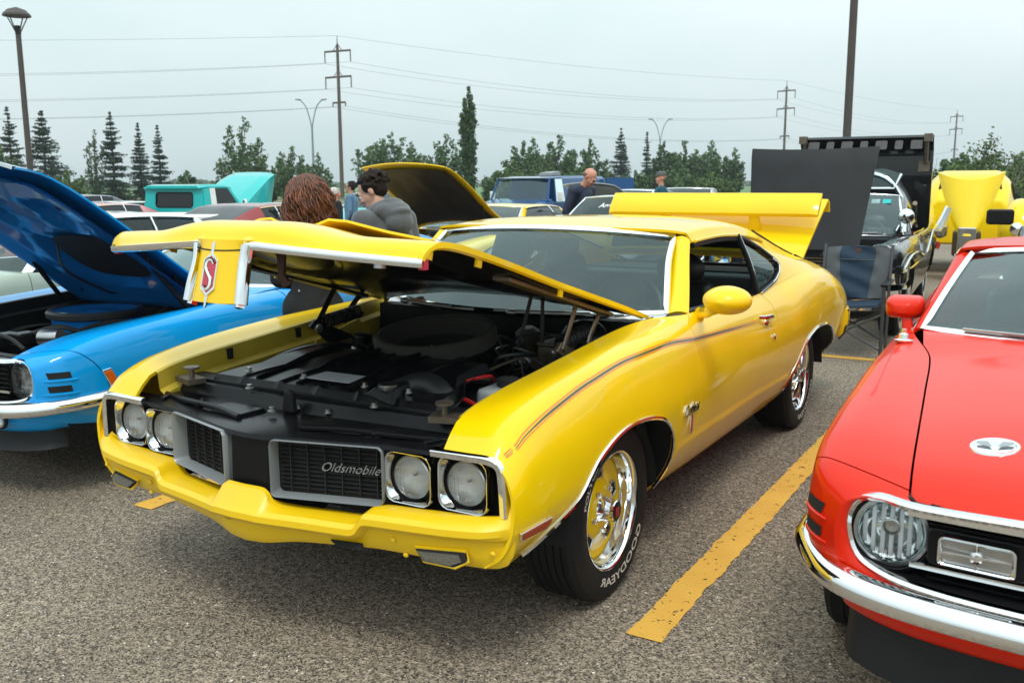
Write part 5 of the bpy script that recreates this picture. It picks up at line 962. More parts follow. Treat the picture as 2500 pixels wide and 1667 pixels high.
def pony(name, label, loc, yaw, pm, hood, mark_amber):
    T = thing(name, label, 'car', loc, yaw); P = M[pm]
    yf = interp([0, 2, 3, 4, 5, 6, 7], [-.50, -.53, -.56, -.62, -.70, -.77, -.83])
    m = MB(); m.grid(PONY.patch(lambda t: yf(t)+.003, .745, 0, 7, 0, 40, ys=dense(-.5, .745, 44, [_pa]), arch=pony_arch)); both(m, 'front_fender', P, T, ang=50, solid=.010)
    m = MB(); m.grid(PONY.patch(-.86, lambda t: yf(t)-.003, .3, 7, 22, 40)); nosep = both(m, 'nose_panel', P, T, ang=50, solid=.008)
    m = MB(); m.grid(PONY.patch(.755, 1.93, .05, 7, 24, 26)); both(m, 'door', P, T, ang=50, solid=.010)
    m = MB(); m.grid(PONY.patch(1.94, 3.72, 0, 7, 0, 26, ys=dense(1.94, 3.72, 30, [_pb]), arch=pony_arch)); both(m, 'quarter_panel', P, T, ang=50, solid=.010)
    for a in (_pa, _pb):
        q = crom(a, 3); pts = np.array([PONY.at(np.array([y]), np.array([PONY.t_of_z(y, z)]))[0] for y, z in q]); m = MB(); m.grid(np.array([pts, pts-np.array([.03, 0, 0]), pts*np.array([1, 1, 1])-np.array([.40, 0, .0])])); both(m, 'wheel_well', M['void'], T)
    # mouth: bright trim, black grille, lamps inside it
    mo = crom([(0, -.965, .748), (.35, -.950, .745), (.58, -.905, .735), (.68, -.868, .738), (.735, -.850, .718), (.758, -.846, .66), (.742, -.846, .585), (.695, -.860, .545), (.58, -.905, .528), (.35, -.955, .527), (0, -.975, .527)], 5)
    lp = np.vstack([mo, (mo*np.array([-1, 1, 1]))[::-1][1:-1]])
    fr = PONY.at(np.full(40, -.86), np.linspace(7, .3, 40)); k0 = [i for i, p in enumerate(mo) if p[0] > .57]; mm = mo[k0]; mi = np.array([[np.interp(q, np.linspace(0, 1, len(mm)), mm[:, k]) for k in range(3)] for q in np.linspace(0, 1, 40)])
    m = MB(); m.grid(np.array([(1-f)*fr+f*mi+np.array([0, -.010*math.sin(PI*f), 0]) for f in np.linspace(0, 1, 5)])); both(m, 'lamp_surround', P, T, ang=60)
    m = MB(); m.sweep(lp, [(-.009, -.012), (.009, -.014), (.009, .006), (0, .012), (-.008, .007)], up=(0, -1, 0), closed=True); m.build('mouth_trim', M['chrome'], T, ang=50)
    inn = lp*np.array([.985, 1, 1])+np.array([0, .12, 0]); inn[:, 2] = .64+(inn[:, 2]-.64)*.94; m = MB(); m.grid(np.array([lp+np.array([0, .008, 0]), inn]), cv=True); m.grid(np.array([inn, np.tile(P3(0, -.72, .64), (len(inn), 1))]), cv=True); m.build('grille_well', M['black_sat'], T)
    gr = empty_part('grille', T)
    for i in range(9):
        z = .545+i*.0235; w_ = .56; m = MB(); xs = np.linspace(-w_, w_, 15); m.sweep(np.array([(x, -.905+.055*abs(x/w_)**1.6, z) for x in xs]), [(-.02, -.004), (.01, -.003), (.01, .003), (-.02, .004)]); m.build('grille_bar', M['black_gloss'], gr)
    m = MB(); m.sweep(np.array([(x, -.925+.05*abs(x/.6)**1.6, .578) for x in np.linspace(-.6, .6, 21)]), [(-.006, -.006), (.006, -.006), (.006, .006), (-.006, .006)]); m.build('grille_moulding', M['chrome'], gr)
    for s in (1, -1):
        c = P3(s*.652, -.832, .640); hl = empty_part('headlamp', T)
        m = MB(); m.lathe([(.110, .02), (.108, -.012), (.098, -.016), (.092, .006)], c, (0, 1, 0), 40); m.build('lamp_housing', M['black_gloss'], hl)
        m = MB(); m.lathe([(.092, .006), (.093, -.006), (.084, -.008), (.083, 0)], c, (0, 1, 0), 40); m.build('lamp_ring', M['steel'], hl)
        m = MB(); m.lathe([(.084, 0), (.075, .03), (.045, .06), (.001, .068)], c, (0, 1, 0), 32); m.build('reflector', M['reflector'] if pm == 'blue' else M['chrome'], hl)
        if pm == 'red':
            m = MB()
            for i in range(7): x = -.066+i*.022; h = math.sqrt(.078**2-x*x); m.box(c+P3(x, .010, 0), (.010, .006, 2*h), rot=rotz(.35*(-1)**i)); 
            m.build('glint_flute', M['flute_glint'], hl)  # flutes coloured matte white to paint the bright reflection bands in the lamp
        m = MB(); m.sph(c+P3(0, -.002, 0), (.084, .022, .084), 28, 10); m.build('lamp_glass', M['lens'] if pm == 'red' else M['lens_fl'], hl)
        m = MB(); m.lathe([(.018, .0), (.022, .018), (.018, .020), (.016, .012), (.001, .010)], c+P3(0, .012, .014), (0, -1, 0), 20); m.build('lamp_bulb', M['steel'], hl)
        if pm == 'red':      # rectangular lamps in the grille
            f = empty_part('grille_lamp', T); fc = P3(s*.450, -.905, .634); rr = rrect(.165, .070, .012); ux_ = P3(1, -s*.0+.14*s, 0)
            m = MB(); m.prism(rrect(.225, .10, .02), fc+P3(0, .012, 0), ux_, (0, 0, 1), (0, .02, 0)); m.build('lamp_housing', M['black_gloss'], f, bevel=.006)
            m = MB(); m.tube(np.array([fc+a*ux_+P3(0, -.004, b) for a, b in rr]), .0055, 6, closed=True); m.box(fc+P3(0, -.004, 0), (.004, .006, .066)); m.box(fc+P3(0, -.004, 0), (.155, .006, .004)); m.lathe([(.017, 0), (.015, .007), (.009, .009), (.008, .013), (.001, .014)], fc, (0, -1, 0), 18); m.build('lamp_trim', M['chrome'], f)
            m = MB(); m.prism(rrect(.158, .064, .012), fc+P3(0, .004, 0), ux_, (0, 0, 1), (0, .004, 0)); m.build('lamp_glass', M['steel'], f)
        for i, z in enumerate((.668, .602)):      # two gills beside the lamp
            yy = np.linspace(-.825, -.735, 7); nn = P3(s*.7, -.7, 0); tops = PONY.at(yy+.0, np.array([PONY.t_of_z(y, z+.017) for y in yy])); bots = PONY.at(yy+.006, np.array([PONY.t_of_z(y, z-.014) for y in yy])); m = MB(); m.grid(np.array([tops, (tops+bots)/2, bots])*np.array([s, 1, 1])+nn*.003); m.build('gill', M['void'], T, ang=180)
            m = MB(); a = PONY.at(np.linspace(-.835, -.70, 8), np.array([PONY.t_of_z(y, z-.024) for y in np.linspace(-.835, -.70, 8)])); m.tube(a*np.array([s, 1, 1])+nn*.001, [.003]+[.006]*6+[.003], 6); m.build('gill_lip', P, T)
    # bumper, valance, air dam
    bp = crom([(.908, -.50, .530), (.912, -.58, .528), (.898, -.70, .522), (.80, -.885, .512), (.62, -.985, .506), (.32, -1.03, .500), (0, -1.045, .498)], 7); bp = np.vstack([bp, (bp*np.array([-1, 1, 1]))[::-1][1:]])
    n_ = len(bp); m = MB(); pr = [(-.03, -.026), (.0, -.035), (.016, -.026), (.023, -.005), (.018, .014), (.003, .031), (-.012, .036), (-.034, .034)]
    G = []; t_ = np.gradient(bp, axis=0); t_ /= np.linalg.norm(t_, axis=1, keepdims=True)
    for i in range(n_):
        k = min(1, .35+3*min(i, n_-1-i)/n_*4); sd = np.cross(t_[i], P3(0, 0, 1)); G.append([bp[i]-sd*0+(-sd if (bp[i]+sd*.1)[1] > bp[i][1]+0 and abs(bp[i][0]) < .85 else sd)*a*k+P3(0, 0, b*k) for a, b in pr])
    G = []
    for i in range(n_):
        k = min(1, .4+min(i, n_-1-i)/7); o = np.cross(P3(0, 0, 1), t_[i]); cdir = bp[i]-P3(0, .2, bp[i][2]); o = o if o@cdir > 0 else -o; G.append([bp[i]+o*a*k+P3(0, 0, b*k) for a, b in pr])
    m.grid(np.array(G), cv=True); b8 = len(pr)
    for e_ in (0, n_-1): m.F.append([e_*b8+i for i in range(b8)]); m.I.append(0)
    m.build('front_bumper', M['chrome'], T, ang=50)
    va = crom([(.80, -.72, .43), (.79, -.76, .43), (.75, -.82, .425), (.60, -.90, .42), (.3, -.945, .415), (0, -.955, .415)], 6); va = np.vstack([va, (va*np.array([-1, 1, 1]))[::-1][1:]]); sh = lambda k, dz: np.stack([va[:, 0]*k, va[:, 1]*k+(1-k)*0, va[:, 2]+dz], 1)
    m = MB(); m.grid(np.array([sh(.985, .10), sh(1.0, .06), sh(1.0, .01), sh(.985, -.03), sh(.95, -.05), sh(.90, -.045)])); m.build('valance', P, T, ang=50)
    if pm == 'red': dk = [(sh(.955, -.04)), (sh(.955, -.10)), (sh(.965, -.19)), (sh(.955, -.195)), (sh(.92, -.10))]
    else: dk = [(sh(.96, -.04)), (sh(.965, -.08)), (sh(1.0, -.13)), (sh(.985, -.14)), (sh(.93, -.08))]
    a0 = 3 if pm == 'red' else 1; m = MB(); m.grid(np.array([q[a0:-a0] for q in dk])); m.build('air_dam', M['black_matte'], T, ang=40)
    m = MB(); 
    for s in ((1, -1) if pm == 'blue' else ()):
        m = MB(); m.prism(rrect(.16, .06, .02), (s*.56, -.945, .44), (1, s*.3, 0), (0, .25, 1), (0, -.012, 0)); pk = m.build('parking_lamp', M['void'], T, bevel=.004); m = MB(); m.sph((s*.58, -.945, .44), (.055, .03, .03), 14, 8); m.build('lamp_glass', M['reflector'], pk)
        if mark_amber:
            q = np.array([PONY.at(np.array([y]), np.array([PONY.t_of_z(y, z)]))[0] for y, z in ((-.585, .665), (-.535, .672), (-.478, .562), (-.528, .555))])*np.array([s, 1, 1]); nn = P3(s, -.1, .1); m = MB(); m.hexa(list(q-nn*.005)+list(q+nn*.010)); mk = m.build('marker_lamp', M['chrome'], T, bevel=.004); qc = q.mean(0); m = MB(); m.hexa(list(qc+(q-qc)*.80+nn*.009)+list(qc+(q-qc)*.80+nn*.013)); m.build('marker_glass', M['amber'], mk)
    # hood
    ys = np.linspace(-.865, .58, 26); e = PONY.at(ys, np.full(26, 7.0)); e[:, 0] -= .006; hy = lambda i, u: ys[i]-(.105*(1-abs(u)**2.0) if i == 0 else .105*(1-abs(u)**2)*max(0, 1-i/7))+.05*(1-u*u)*(i/25)**3
    HG_ = np.array([[(u*e[i, 0], hy(i, u), e[i, 2]+(.020+.025*min(1, i/8))*(1-u*u)-(.028*(1-min(1, i/3.0))**2)) for u in np.linspace(-1, 1, 33)] for i in range(26)])
    HZ = (.53, .900)
    if hood: HG_ = rotx_about(HG_, HZ[0], HZ[1], -hood)+np.array([0, -.10, 0])
    m = MB(); m.grid(HG_); HD = m.build('hood', P, T, ang=50, solid=.010, face=(0, 0, 1))
    m = MB(); m.sweep(HG_[0]+np.array([0, -.004, -.004]), [(-.010, -.010), (.010, -.010), (.010, .006), (-.006, .010)], up=(0, -1, .3)); m.build('hood_moulding', M['chrome'], HD, ang=50)
    if hood:
        dn = np.array([0, -math.sin(hood), -math.cos(hood)]); I = HG_[1:, 1:-1]; n_, m2 = I.shape[:2]; off = np.zeros((n_, m2))
        for i in range(n_):
            for j in range(m2):
                u = -1+2*j/(m2-1); v = i/(n_-1); d_ = .016
                if v < .05 or v > .95 or abs(u) > .90: d_ += .03
                qm = 9
                for (uc, vc, su, sv) in ((0, .66, .56, .19), (-.33, .33, .24, .09), (.33, .33, .24, .09), (.0, .15, .60, .045)):
                    qm = min(qm, max(abs(u-uc)/su, abs(v-vc)/sv)*.5+.5*math.hypot((u-uc)/su, (v-vc)/sv))
                d_ += .045*min(1, max(0, (qm-.92)/.2))
                off[i, j] = d_
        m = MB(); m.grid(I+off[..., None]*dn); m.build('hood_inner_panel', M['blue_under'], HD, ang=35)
        # black insulation pad in the big pressing
        pad = []
        for a in np.arange(48)*2*PI/48:
            u = .50*math.copysign(abs(math.cos(a))**.6, math.cos(a)); v = .66+.155*math.copysign(abs(math.sin(a))**.7, math.sin(a)); i = v*(n_-1); j = (u+1)/2*(m2-1); i0, j0 = int(i), int(j); q = (I[i0, j0]*(1-(i-i0))+I[min(i0+1, n_-1), j0]*(i-i0)); q2 = (I[i0, min(j0+1, m2-1)]-I[i0, j0])*(j-j0); pad.append(q+q2+dn*.030)
        m = MB(); m.add(np.vstack([pad, [np.mean(pad, 0)+dn*.012]]), [[i, (i+1) % 48, 48] for i in range(48)]); m.build('insulation_pad', M['black_matte'], HD, ang=180)
        for (uu, vv) in ((-.62, .62), (.62, .62), (-.62, .84), (.62, .84), (.5, .3), (-.5, .3), (.72, .46), (-.72, .46)):
            q = I[int(vv*(n_-1)), int((uu+1)/2*(m2-1))]+dn*.047; m = MB(); m.lathe([(.018, 0), (.001, .002)], q, dn, 12); m.build('panel_hole', M['void'], HD)
        for s in (1, -1):
            q = I[int(.62*(n_-1)), int((s*.90+1)/2*(m2-1))]+dn*.045; m = MB(); m.tube([q, P3(s*.60, .22, .86)], .016, 8); m.build('hood_strut', M['black_sat'], HD); m = MB(); m.tube([I[int(.75*(n_-1)), int((s*.88+1)/2*(m2-1))]+dn*.05, I[-2, int((s*.86+1)/2*(m2-1))]+dn*.06, P3(s*.64, .44, .85)], .016, 6); m.build('hood_hinge', M['black_sat'], HD)
        m = MB(); m.tube(crom([I[int(.6*(n_-1)), 8]+dn*.03, I[int(.7*(n_-1)), 9]+dn*.14, I[-4, 9]+dn*.10, P3(-.30, .42, .88)], 6), .007, 6); m.build('washer_hose', M['hose'], HD)
        # engine bay
        yy = np.linspace(-.82, .55, 20); ti = PONY.at(yy, np.full(20, 7.0)); m = MB(); m.grid(np.array([ti, ti+P3(-.012, 0, -.005), ti+P3(-.02, 0, -.07), ti+P3(-.06, 0, -.08), ti+P3(-.08, 0, -.35)])); both(m, 'inner_fender', M['black_sat'], T, ang=30)
        m = MB(); m.box((0, .0, .42), (1.24, 1.2, .02)); m.box((0, .545, .70), (1.3, .03, .36)); m.box((0, -.80, .66), (1.2, .05, .16)); m.build('bay_wall', M['black_sat'], T)
        ac = empty_part('air_cleaner', T); cc = (.03, .02, 0); m = MB(); m.lathe([(.10, .72), (.235, .735), (.245, .80), (.25, .805)], cc, (0, 0, 1), 40); m.build('housing', M['blue_under'], ac); m = MB(); m.lathe([(.25, .805), (.268, .812), (.27, .838), (.258, .852), (.238, .850)], cc, (0, 0, 1), 48); m.build('seal', M['hose'], ac); m = MB(); m.lathe([(.24, .846), (.20, .836), (.06, .834), (.02, .842), (.001, .842)], cc, (0, 0, 1), 40); m.build('lid', M['blue_under'], ac)
        m = MB(); m.box((0, .05, .60), (.5, .6, .22), taper=.8); m.build('engine_block', M['black_gloss'], T, bevel=.03)
        m = MB(); m.lathe([(.001, 0), (.045, 0), (.045, .12), (.04, .13), (.001, .13)], (.18, -.42, .745), (1, .2, .1), 20); m.build('alternator', M['steel'], T)
        for k in range(3): m = MB(); m.box((-.18+k*.13, -.52+k*.03, .72+.01*k), (.11, .12, .07)); m.build('coil_pack', M['black_gloss'], T, bevel=.012)
        for pts, r_ in (([(.2, -.3, .74), (.3, -.1, .80), (.42, .1, .78), (.5, .3, .74)], .012), ([(-.4, -.6, .74), (-.2, -.62, .78), (.1, -.58, .77), (.3, -.6, .72)], .012), ([(.35, .35, .80), (.45, .2, .86), (.5, .0, .8)], .007), ([(.3, .42, .8), (.4, .46, .87), (.52, .44, .82)], .008), ([(.1, -.45, .76), (.22, -.35, .8), (.3, -.25, .76)], .014)): m = MB(); m.tube(crom(pts, 6), r_, 6); m.build('engine_hose', M['hose'], T)
        m = MB(); m.lathe([(.001, 0), (.11, .0), (.12, .05), (.10, .10), (.001, .11)], (.44, .52, .78), (0, -1, 0), 24); m.build('brake_booster', M['black_gloss'], T)
        for x, tx in ((.36, '1'), (.50, 'F'), (.62, 'T')): m = MB(); m.box((x, .523, .845), (.026, .004, .038)); tg = m.build('paper_tag', M['white_pl'], T); letters('tag_print', M['void'], tg, tx, (x, .519, .833), (1, 0, 0), (0, 0, 1), .03)
    else:
        c = HG_[7, 5]; 
        m = MB(); rr = [(math.cos(a), math.sin(a)) for a in np.arange(32)*2*PI/32]; n0 = P3(-.05, -.12, .99); EM = P3(-.435, -.60, 0); 
        def hz(x, y):
            i = np.interp(y, ys, np.arange(26)); u = x/np.interp(y, ys, e[:, 0]); return float(np.interp(y, ys, e[:, 2])+(.020+.025*min(1, i/8))*(1-u*u))
        # oval hood badge with a bird-like relief
        G = []
        for sc, dz in ((1.0, .001), (.97, .008), (.84, .008), (.80, .004), (.001, .006)): G.append([(EM[0]+.062*sc*a, EM[1]+.055*sc*b, hz(EM[0]+.062*sc*a, EM[1]+.055*sc*b)+dz) for a, b in rr])
        m.grid(np.array(G), cv=True); eb = m.build('hood_badge', M['chrome'], HD, ang=40)
        for s in (1, -1): m = MB(); q = [(EM[0]+s*a, EM[1]+b) for a, b in ((.006, -.012), (.018, .024), (.046, .020), (.042, .004))]; m.add([(x, y, hz(x, y)+.0105) for x, y in q], [[0, 1, 2, 3]]); m.build('badge_wing', M['silver'], eb)
        m = MB(); m.lathe([(.035, 0), (.038, .008), (.02, .012), (.018, .03), (.010, .034), (.010, .05), (.001, .051)], PONY.at(np.array([.60]), np.array([6.2]))[0]*np.array([-1, 1, 1]), (0, 0, 1), 14); m.build('antenna_base', M['chrome'], T)
    # cowl, screen, roof
    kx = np.linspace(-1, 1, 21); wbase = np.array([(.752*k, .825-.21*(1-abs(k)**2.2), .935+.004*(1-k*k)) for k in kx]); wtop = np.array([(.618*k, 1.46-.10*(1-abs(k)**2.2), 1.212+.032*(1-k*k)) for k in kx])
    G = np.array([(1-f)*wbase+f*wtop+np.array([0, -.014, .012])*math.sin(PI*f) for f in np.linspace(0, 1, 11)]); m = MB(); m.grid(G); m.build('windscreen', M['glass'], T, ang=180)
    lp = np.vstack([G[0], G[1:-1, -1], G[-1, ::-1], G[1:-1, 0][::-1]]); m = MB(); m.sweep(lp+P3(0, -.005, .004), [(-.014, -.005), (.014, -.005), (.012, .007), (-.012, .007)], up=(0, -.75, .66), closed=True); m.build('windscreen_trim', M['chrome'], T, ang=50)
    hr = HG_[-1] if not hood else np.array([(u*.70, .585+.05*(1-u*u), .905+.045*(1-u*u)) for u in np.linspace(-1, 1, 33)]); hk = np.array([[np.interp(q, np.linspace(-1, 1, 33), hr[:, k]) for k in range(3)] for q in kx]); m = MB(); m.grid(np.array([hk+P3(0, .008, -.004), hk*.5+wbase*.5+P3(0, 0, .004), wbase+P3(0, -.006, 0)])); m.build('cowl', P, T, ang=60, solid=.008, face=(0, 0, 1))
    bo = np.array([(.784, .80, .932), (.752, .825, .935)]); pin = G[:, -1]; pout = np.array([(.79-.10*f, .80+.70*f+.02*math.sin(PI*f), .930+.272*f) for f in np.linspace(0, 1, 11)]); m = MB(); m.grid(np.array([pin, (pin+pout)/2+P3(.006, -.012, .010), pout])); both(m, 'windscreen_pillar', P, T, ang=60, solid=.014)
    g = PGH.patch(lambda t: np.interp(t, [2, 5], [1.48, 1.375]), lambda t: np.full_like(t, 2.3), 1.95, 5, 20, 18); m = MB(); m.grid(g); m.grid(g[:, ::-1]*np.array([-1, 1, 1])); m.build('roof', P, T, ang=60, solid=.012, face=(0, 0, 1))
    g = PGH.patch(2.3, 3.15, 2.9, 5, 12, 10); m = MB(); m.grid(g); m.grid(g[:, ::-1]*np.array([-1, 1, 1])); m.build('rear_window', M['glass_dark'], T, ang=180)
    m = MB(); m.grid(PGH.patch(2.3, 3.2, 0, 2.9, 14, 14)); both(m, 'rear_pillar', P, T, ang=60, solid=.01)
    g = PGH.patch(3.15, 3.72, 0, 5, 10, 16); m = MB(); m.grid(g); m.grid(g[:, ::-1]*np.array([-1, 1, 1])); m.build('trunk_lid', P, T, ang=60, face=(0, 0, 1))
    m = MB(); m.grid(np.array([PGH.at(np.linspace(.86+.62*f, 2.3, 14), np.full(14, .05+1.88*f)) for f in np.linspace(0, 1, 10)])-np.array([.01, 0, 0])); both(m, 'side_window', M['glass_side'], T, ang=180)
    m = MB(); m.tube(PGH.at(np.linspace(1.5, 2.3, 12), np.full(12, 1.95)), .009, 6); both(m, 'drip_rail', M['chrome'], T)
    m = MB(); m.tube(PGH.at(np.linspace(.85, 2.3, 14), np.full(14, .02)), .008, 6); both(m, 'belt_trim', M['chrome'], T)
    for x0 in (.02, -.60):
        w_ = empty_part('wiper', T); yb = lambda x: .825-.21*(1-abs(x/.752)**2.2); m = MB(); m.tube(np.array([(x, yb(x)-.012, .958+.012*(x-x0)) for x in np.linspace(x0, x0+.52, 9)]), .006, 6); m.build('wiper_blade', M['steel'], w_); m = MB(); m.tube(np.array([(x, yb(x)-.03, .962) for x in np.linspace(x0+.14, x0+.50, 7)]), .007, 6); m.build('wiper_arm', M['steel'], w_)
    g = PONY.at(np.full(16, 3.72), np.linspace(.5, 7, 16)); m = MB(); m.grid(np.array([g, g*np.array([-1, 1, 1])])); m.build('tail_panel', P, T)
    mc = P3(-.850, 1.03, .998); 
    for s in (1, -1):
        c = mc*np.array([-s, 1, 1]); m = MB(); pl = rrect(.155, .095, .03, 4); G_ = []
        for k, y in ((.35, -.105), (.70, -.085), (.92, -.045), (1.0, .0), (1.0, .045), (.9, .05)): G_.append([(c[0]+a*k+s*.01*(1-k), c[1]+y, c[2]+b*k) for a, b in pl])
        m.grid(np.array(G_), cv=True); m.F.append(list(range(len(pl)))); m.I.append(0); mi_ = m.build('mirror', P, T, ang=40); m = MB(); m.prism([(a*.85, b*.82) for a, b in pl], c+P3(0, .048, 0), (1, 0, 0), (0, 0, 1), (0, .003, 0)); m.build('mirror_glass', M['chrome'], mi_); m = MB(); m.hexa([(s*.80, .93, .895), (s*.84, .93, .88), (s*.84, 1.06, .88), (s*.80, 1.06, .895), (s*.815, .96, .985), (s*.86, .96, .98), (s*.86, 1.04, .98), (s*.815, 1.04, .985)]); m.build('mirror_stalk', P, mi_, bevel=.012)
    im = 'vinyl' if pm == 'red' else 'white_vinyl'
    seat(T, .36, 1.70, M[im]); seat(T, -.36, 1.70, M[im]); m = MB(); m.box((0, 2.45, .62), (1.2, .2, .42), rot=rotx(-.3)); m.build('rear_seat', M[im], T, bevel=.05); m = MB(); m.box((0, 1.02, .855), (1.42, .32, .13)); m.build('dashboard', M['vinyl'], T, bevel=.04); steering(T, P3(.36, 1.30, .90), .18)
    m = MB(); m.box((0, 1.7, .30), (1.5, 2.1, .03)); m.build('cabin_floor', M['void'], T)
    for s in (1, -1):
        for yy in (0, 2.743): wheel(T, 'wheel', (s*.79, yy, .325), s, .325, .24, .20, M['steel'], style='plain')
    return T
M['flute_glint'] = pb('painted_flute_glint', (.90, .91, .92), .5, 0)
M['white_vinyl'] = pb('white_vinyl', (.62, .60, .54), .5, bump=(120, .05))
BLUE = pony('blue_pony_car', 'bright blue pony car with propped open hood, amber side lamp and black chin spoiler', (-2.72, .405, -.035), 0, 'blue', R(40), True)
REDC = pony('red_pony_car', 'orange red pony car with closed hood and oval chrome hood badge', (2.538, .309, 0), R(1.756), 'red', 0, False)
# =================================================================== cars of the rows behind
def at(px, py, dep):
    """point seen at a pixel of the 2352-wide photograph at a given depth"""
    u, v = px*2500/2352, py*2500/2352
    return CAM_P+dep*(CF+(u-1250)/FPX*CR+(833.5-v)/FPX*CU)
for k_, c_ in (('sage', (.34, .40, .33)), ('turq', (.0, .43, .42)), ('maroon', (.26, .022, .022)), ('navy', (.004, .065, .20)), ('beige', (.42, .33, .24)), ('pink', (.62, .26, .27)), ('greyp', (.10, .105, .12)), ('silverp', (.55, .60, .62)), ('hotyellow', (.88, .62, .0))): M[k_] = paint(k_+'_paint', c_)
M['liner'] = pb('hood_liner', (.035, .028, .032), .5, var=(6, .3), bump=(40, .3))
car('green_coupe', 'pale sage green coupe with white roof parked left of the bright blue pony car', dict(hw=.89, belt=.90, zf=.80, zc=.91, yc=.78, yt=1.30, yr=2.55, yd=3.15, zr=1.335, rw=.64, zd=.92, ro=1.1, sideglass='glass_side', pillar_roof=1), (-5.38, .40, -.03), 0, 'sage', roofm='white_paint', interior='vinyl')
T_, b_, g_, d_ = car('maroon_coupe', 'dusty maroon coupe with black louvres on its quarter window, seen from behind', dict(hw=.93, belt=.92, zr=1.30, rw=.66, yr=2.3, yd=3.15, yt=1.4, yc=.8), (-8.95, 9.55, -.05), PI, 'maroon')
for s in (1, -1):
    for i in range(4): y = 2.14-.09*i; a = g_.at(np.array([y]), np.array([.5]))[0]; b = g_.at(np.array([y-.10]), np.array([1.1]))[0]; c = g_.at(np.array([y]), np.array([1.75]))[0]; m = MB(); m.tube(np.array([a, b, c])+P3(.008, 0, 0), .014, 6, sx=.5); m.V = [v*np.array([s, 1, 1]) for v in m.V]; m.build('louvre', M['black_sat'], T_)
T_, b_, g_, d_ = car('open_hood_coupe', 'yellow coupe in the facing row with raised hood lined in dark fabric', dict(hw=.92, belt=.96, zc=.95, zf=.82, zr=1.28, rw=.64), (-4.62, 6.65, -.02), R(3), 'yellow', hood=R(35), underm='liner')
T_, b_, g_, d_ = car('dark_coupe', 'black coupe with white lettering across the top of its windscreen', dict(hw=.93, belt=.95, zc=.95, zr=1.39, rw=.66, yc=.8, yt=1.35), (-2.55, 6.60, 0), 0, 'black', wsm='glass_tint')
letters('windscreen_lettering', M['white_paint'], T_, 'Anna Coupe', (-.02, 1.03, 1.235), (1, .05, 0), (0, .60, .8), .10, shear=.3, bold=.002)
car('silver_hatchback', 'silver white car far back with its hood propped open', dict(hw=.90, zr=1.40), tuple(at(1425, 470, 21)*np.array([1, 1, 0])+P3(0, -.9, -.0)), 0, 'silverp', hood=R(27), underm='silverp', detail=True)
car('beige_sedan', 'light tan sedan parked far back near the round green bush', dict(hw=.90, zr=1.42, belt=.96), tuple(at(1600, 470, 24)*np.array([1, 1, 0])+P3(0, -1.2, 0)), R(14), 'beige')
car('pink_sedan', 'faded pink sedan half hidden behind the raised blue hood', dict(hw=.90, zr=1.27, belt=.90, rw=.64), tuple(at(222, 480, 17.5)*np.array([1, 1, 0])+P3(-.3, -1.6, -.06)), 0, 'pink')
car('grey_sedan', 'dark grey sedan far off at the left beneath the spruces', dict(hw=.90, zr=1.32), tuple(at(168, 470, 27)*np.array([1, 1, 0])+P3(-.2, -1.4, -.05)), R(-4), 'greyp')
car('white_sedan', 'small white sedan roof showing just left of the turquoise cab', dict(hw=.88, zr=1.30), tuple(at(278, 485, 23)*np.array([1, 1, 0])+P3(-.3, -1.5, -.15)), 0, 'white_paint')
car('teal_sedan', 'pale teal sedan behind the man in the blue sweater', dict(hw=.90, zr=1.36, belt=.95), tuple(at(868, 470, 22)*np.array([1, 1, 0])+P3(0, -1.2, 0)), R(3), 'turq')
T_, b_, g_, d_ = car('black_suv', 'black sport utility vehicle behind the orange red car, dark square door mirror', dict(hw=.95, belt=1.12, zc=1.06, zf=.95, zr=1.66, rw=.74, zd=1.12, zt=1.08, yc=.55, yt=1.28, yr=3.0, yd=3.6, r=.38, sill=.4), (2.75, 6.45, 0), 0, 'black', trim='black_sat')
[bpy.data.objects.remove(o) for o in list(T_.children) if o.name.startswith('mirror')]
m = MB(); m.prism(rrect(.24, .15, .03), (-1.10, .90, 1.19), (1, .1, 0), (0, 0, 1), (0, .10, 0)); m.build('door_mirror', M['black_sat'], T_, bevel=.02)
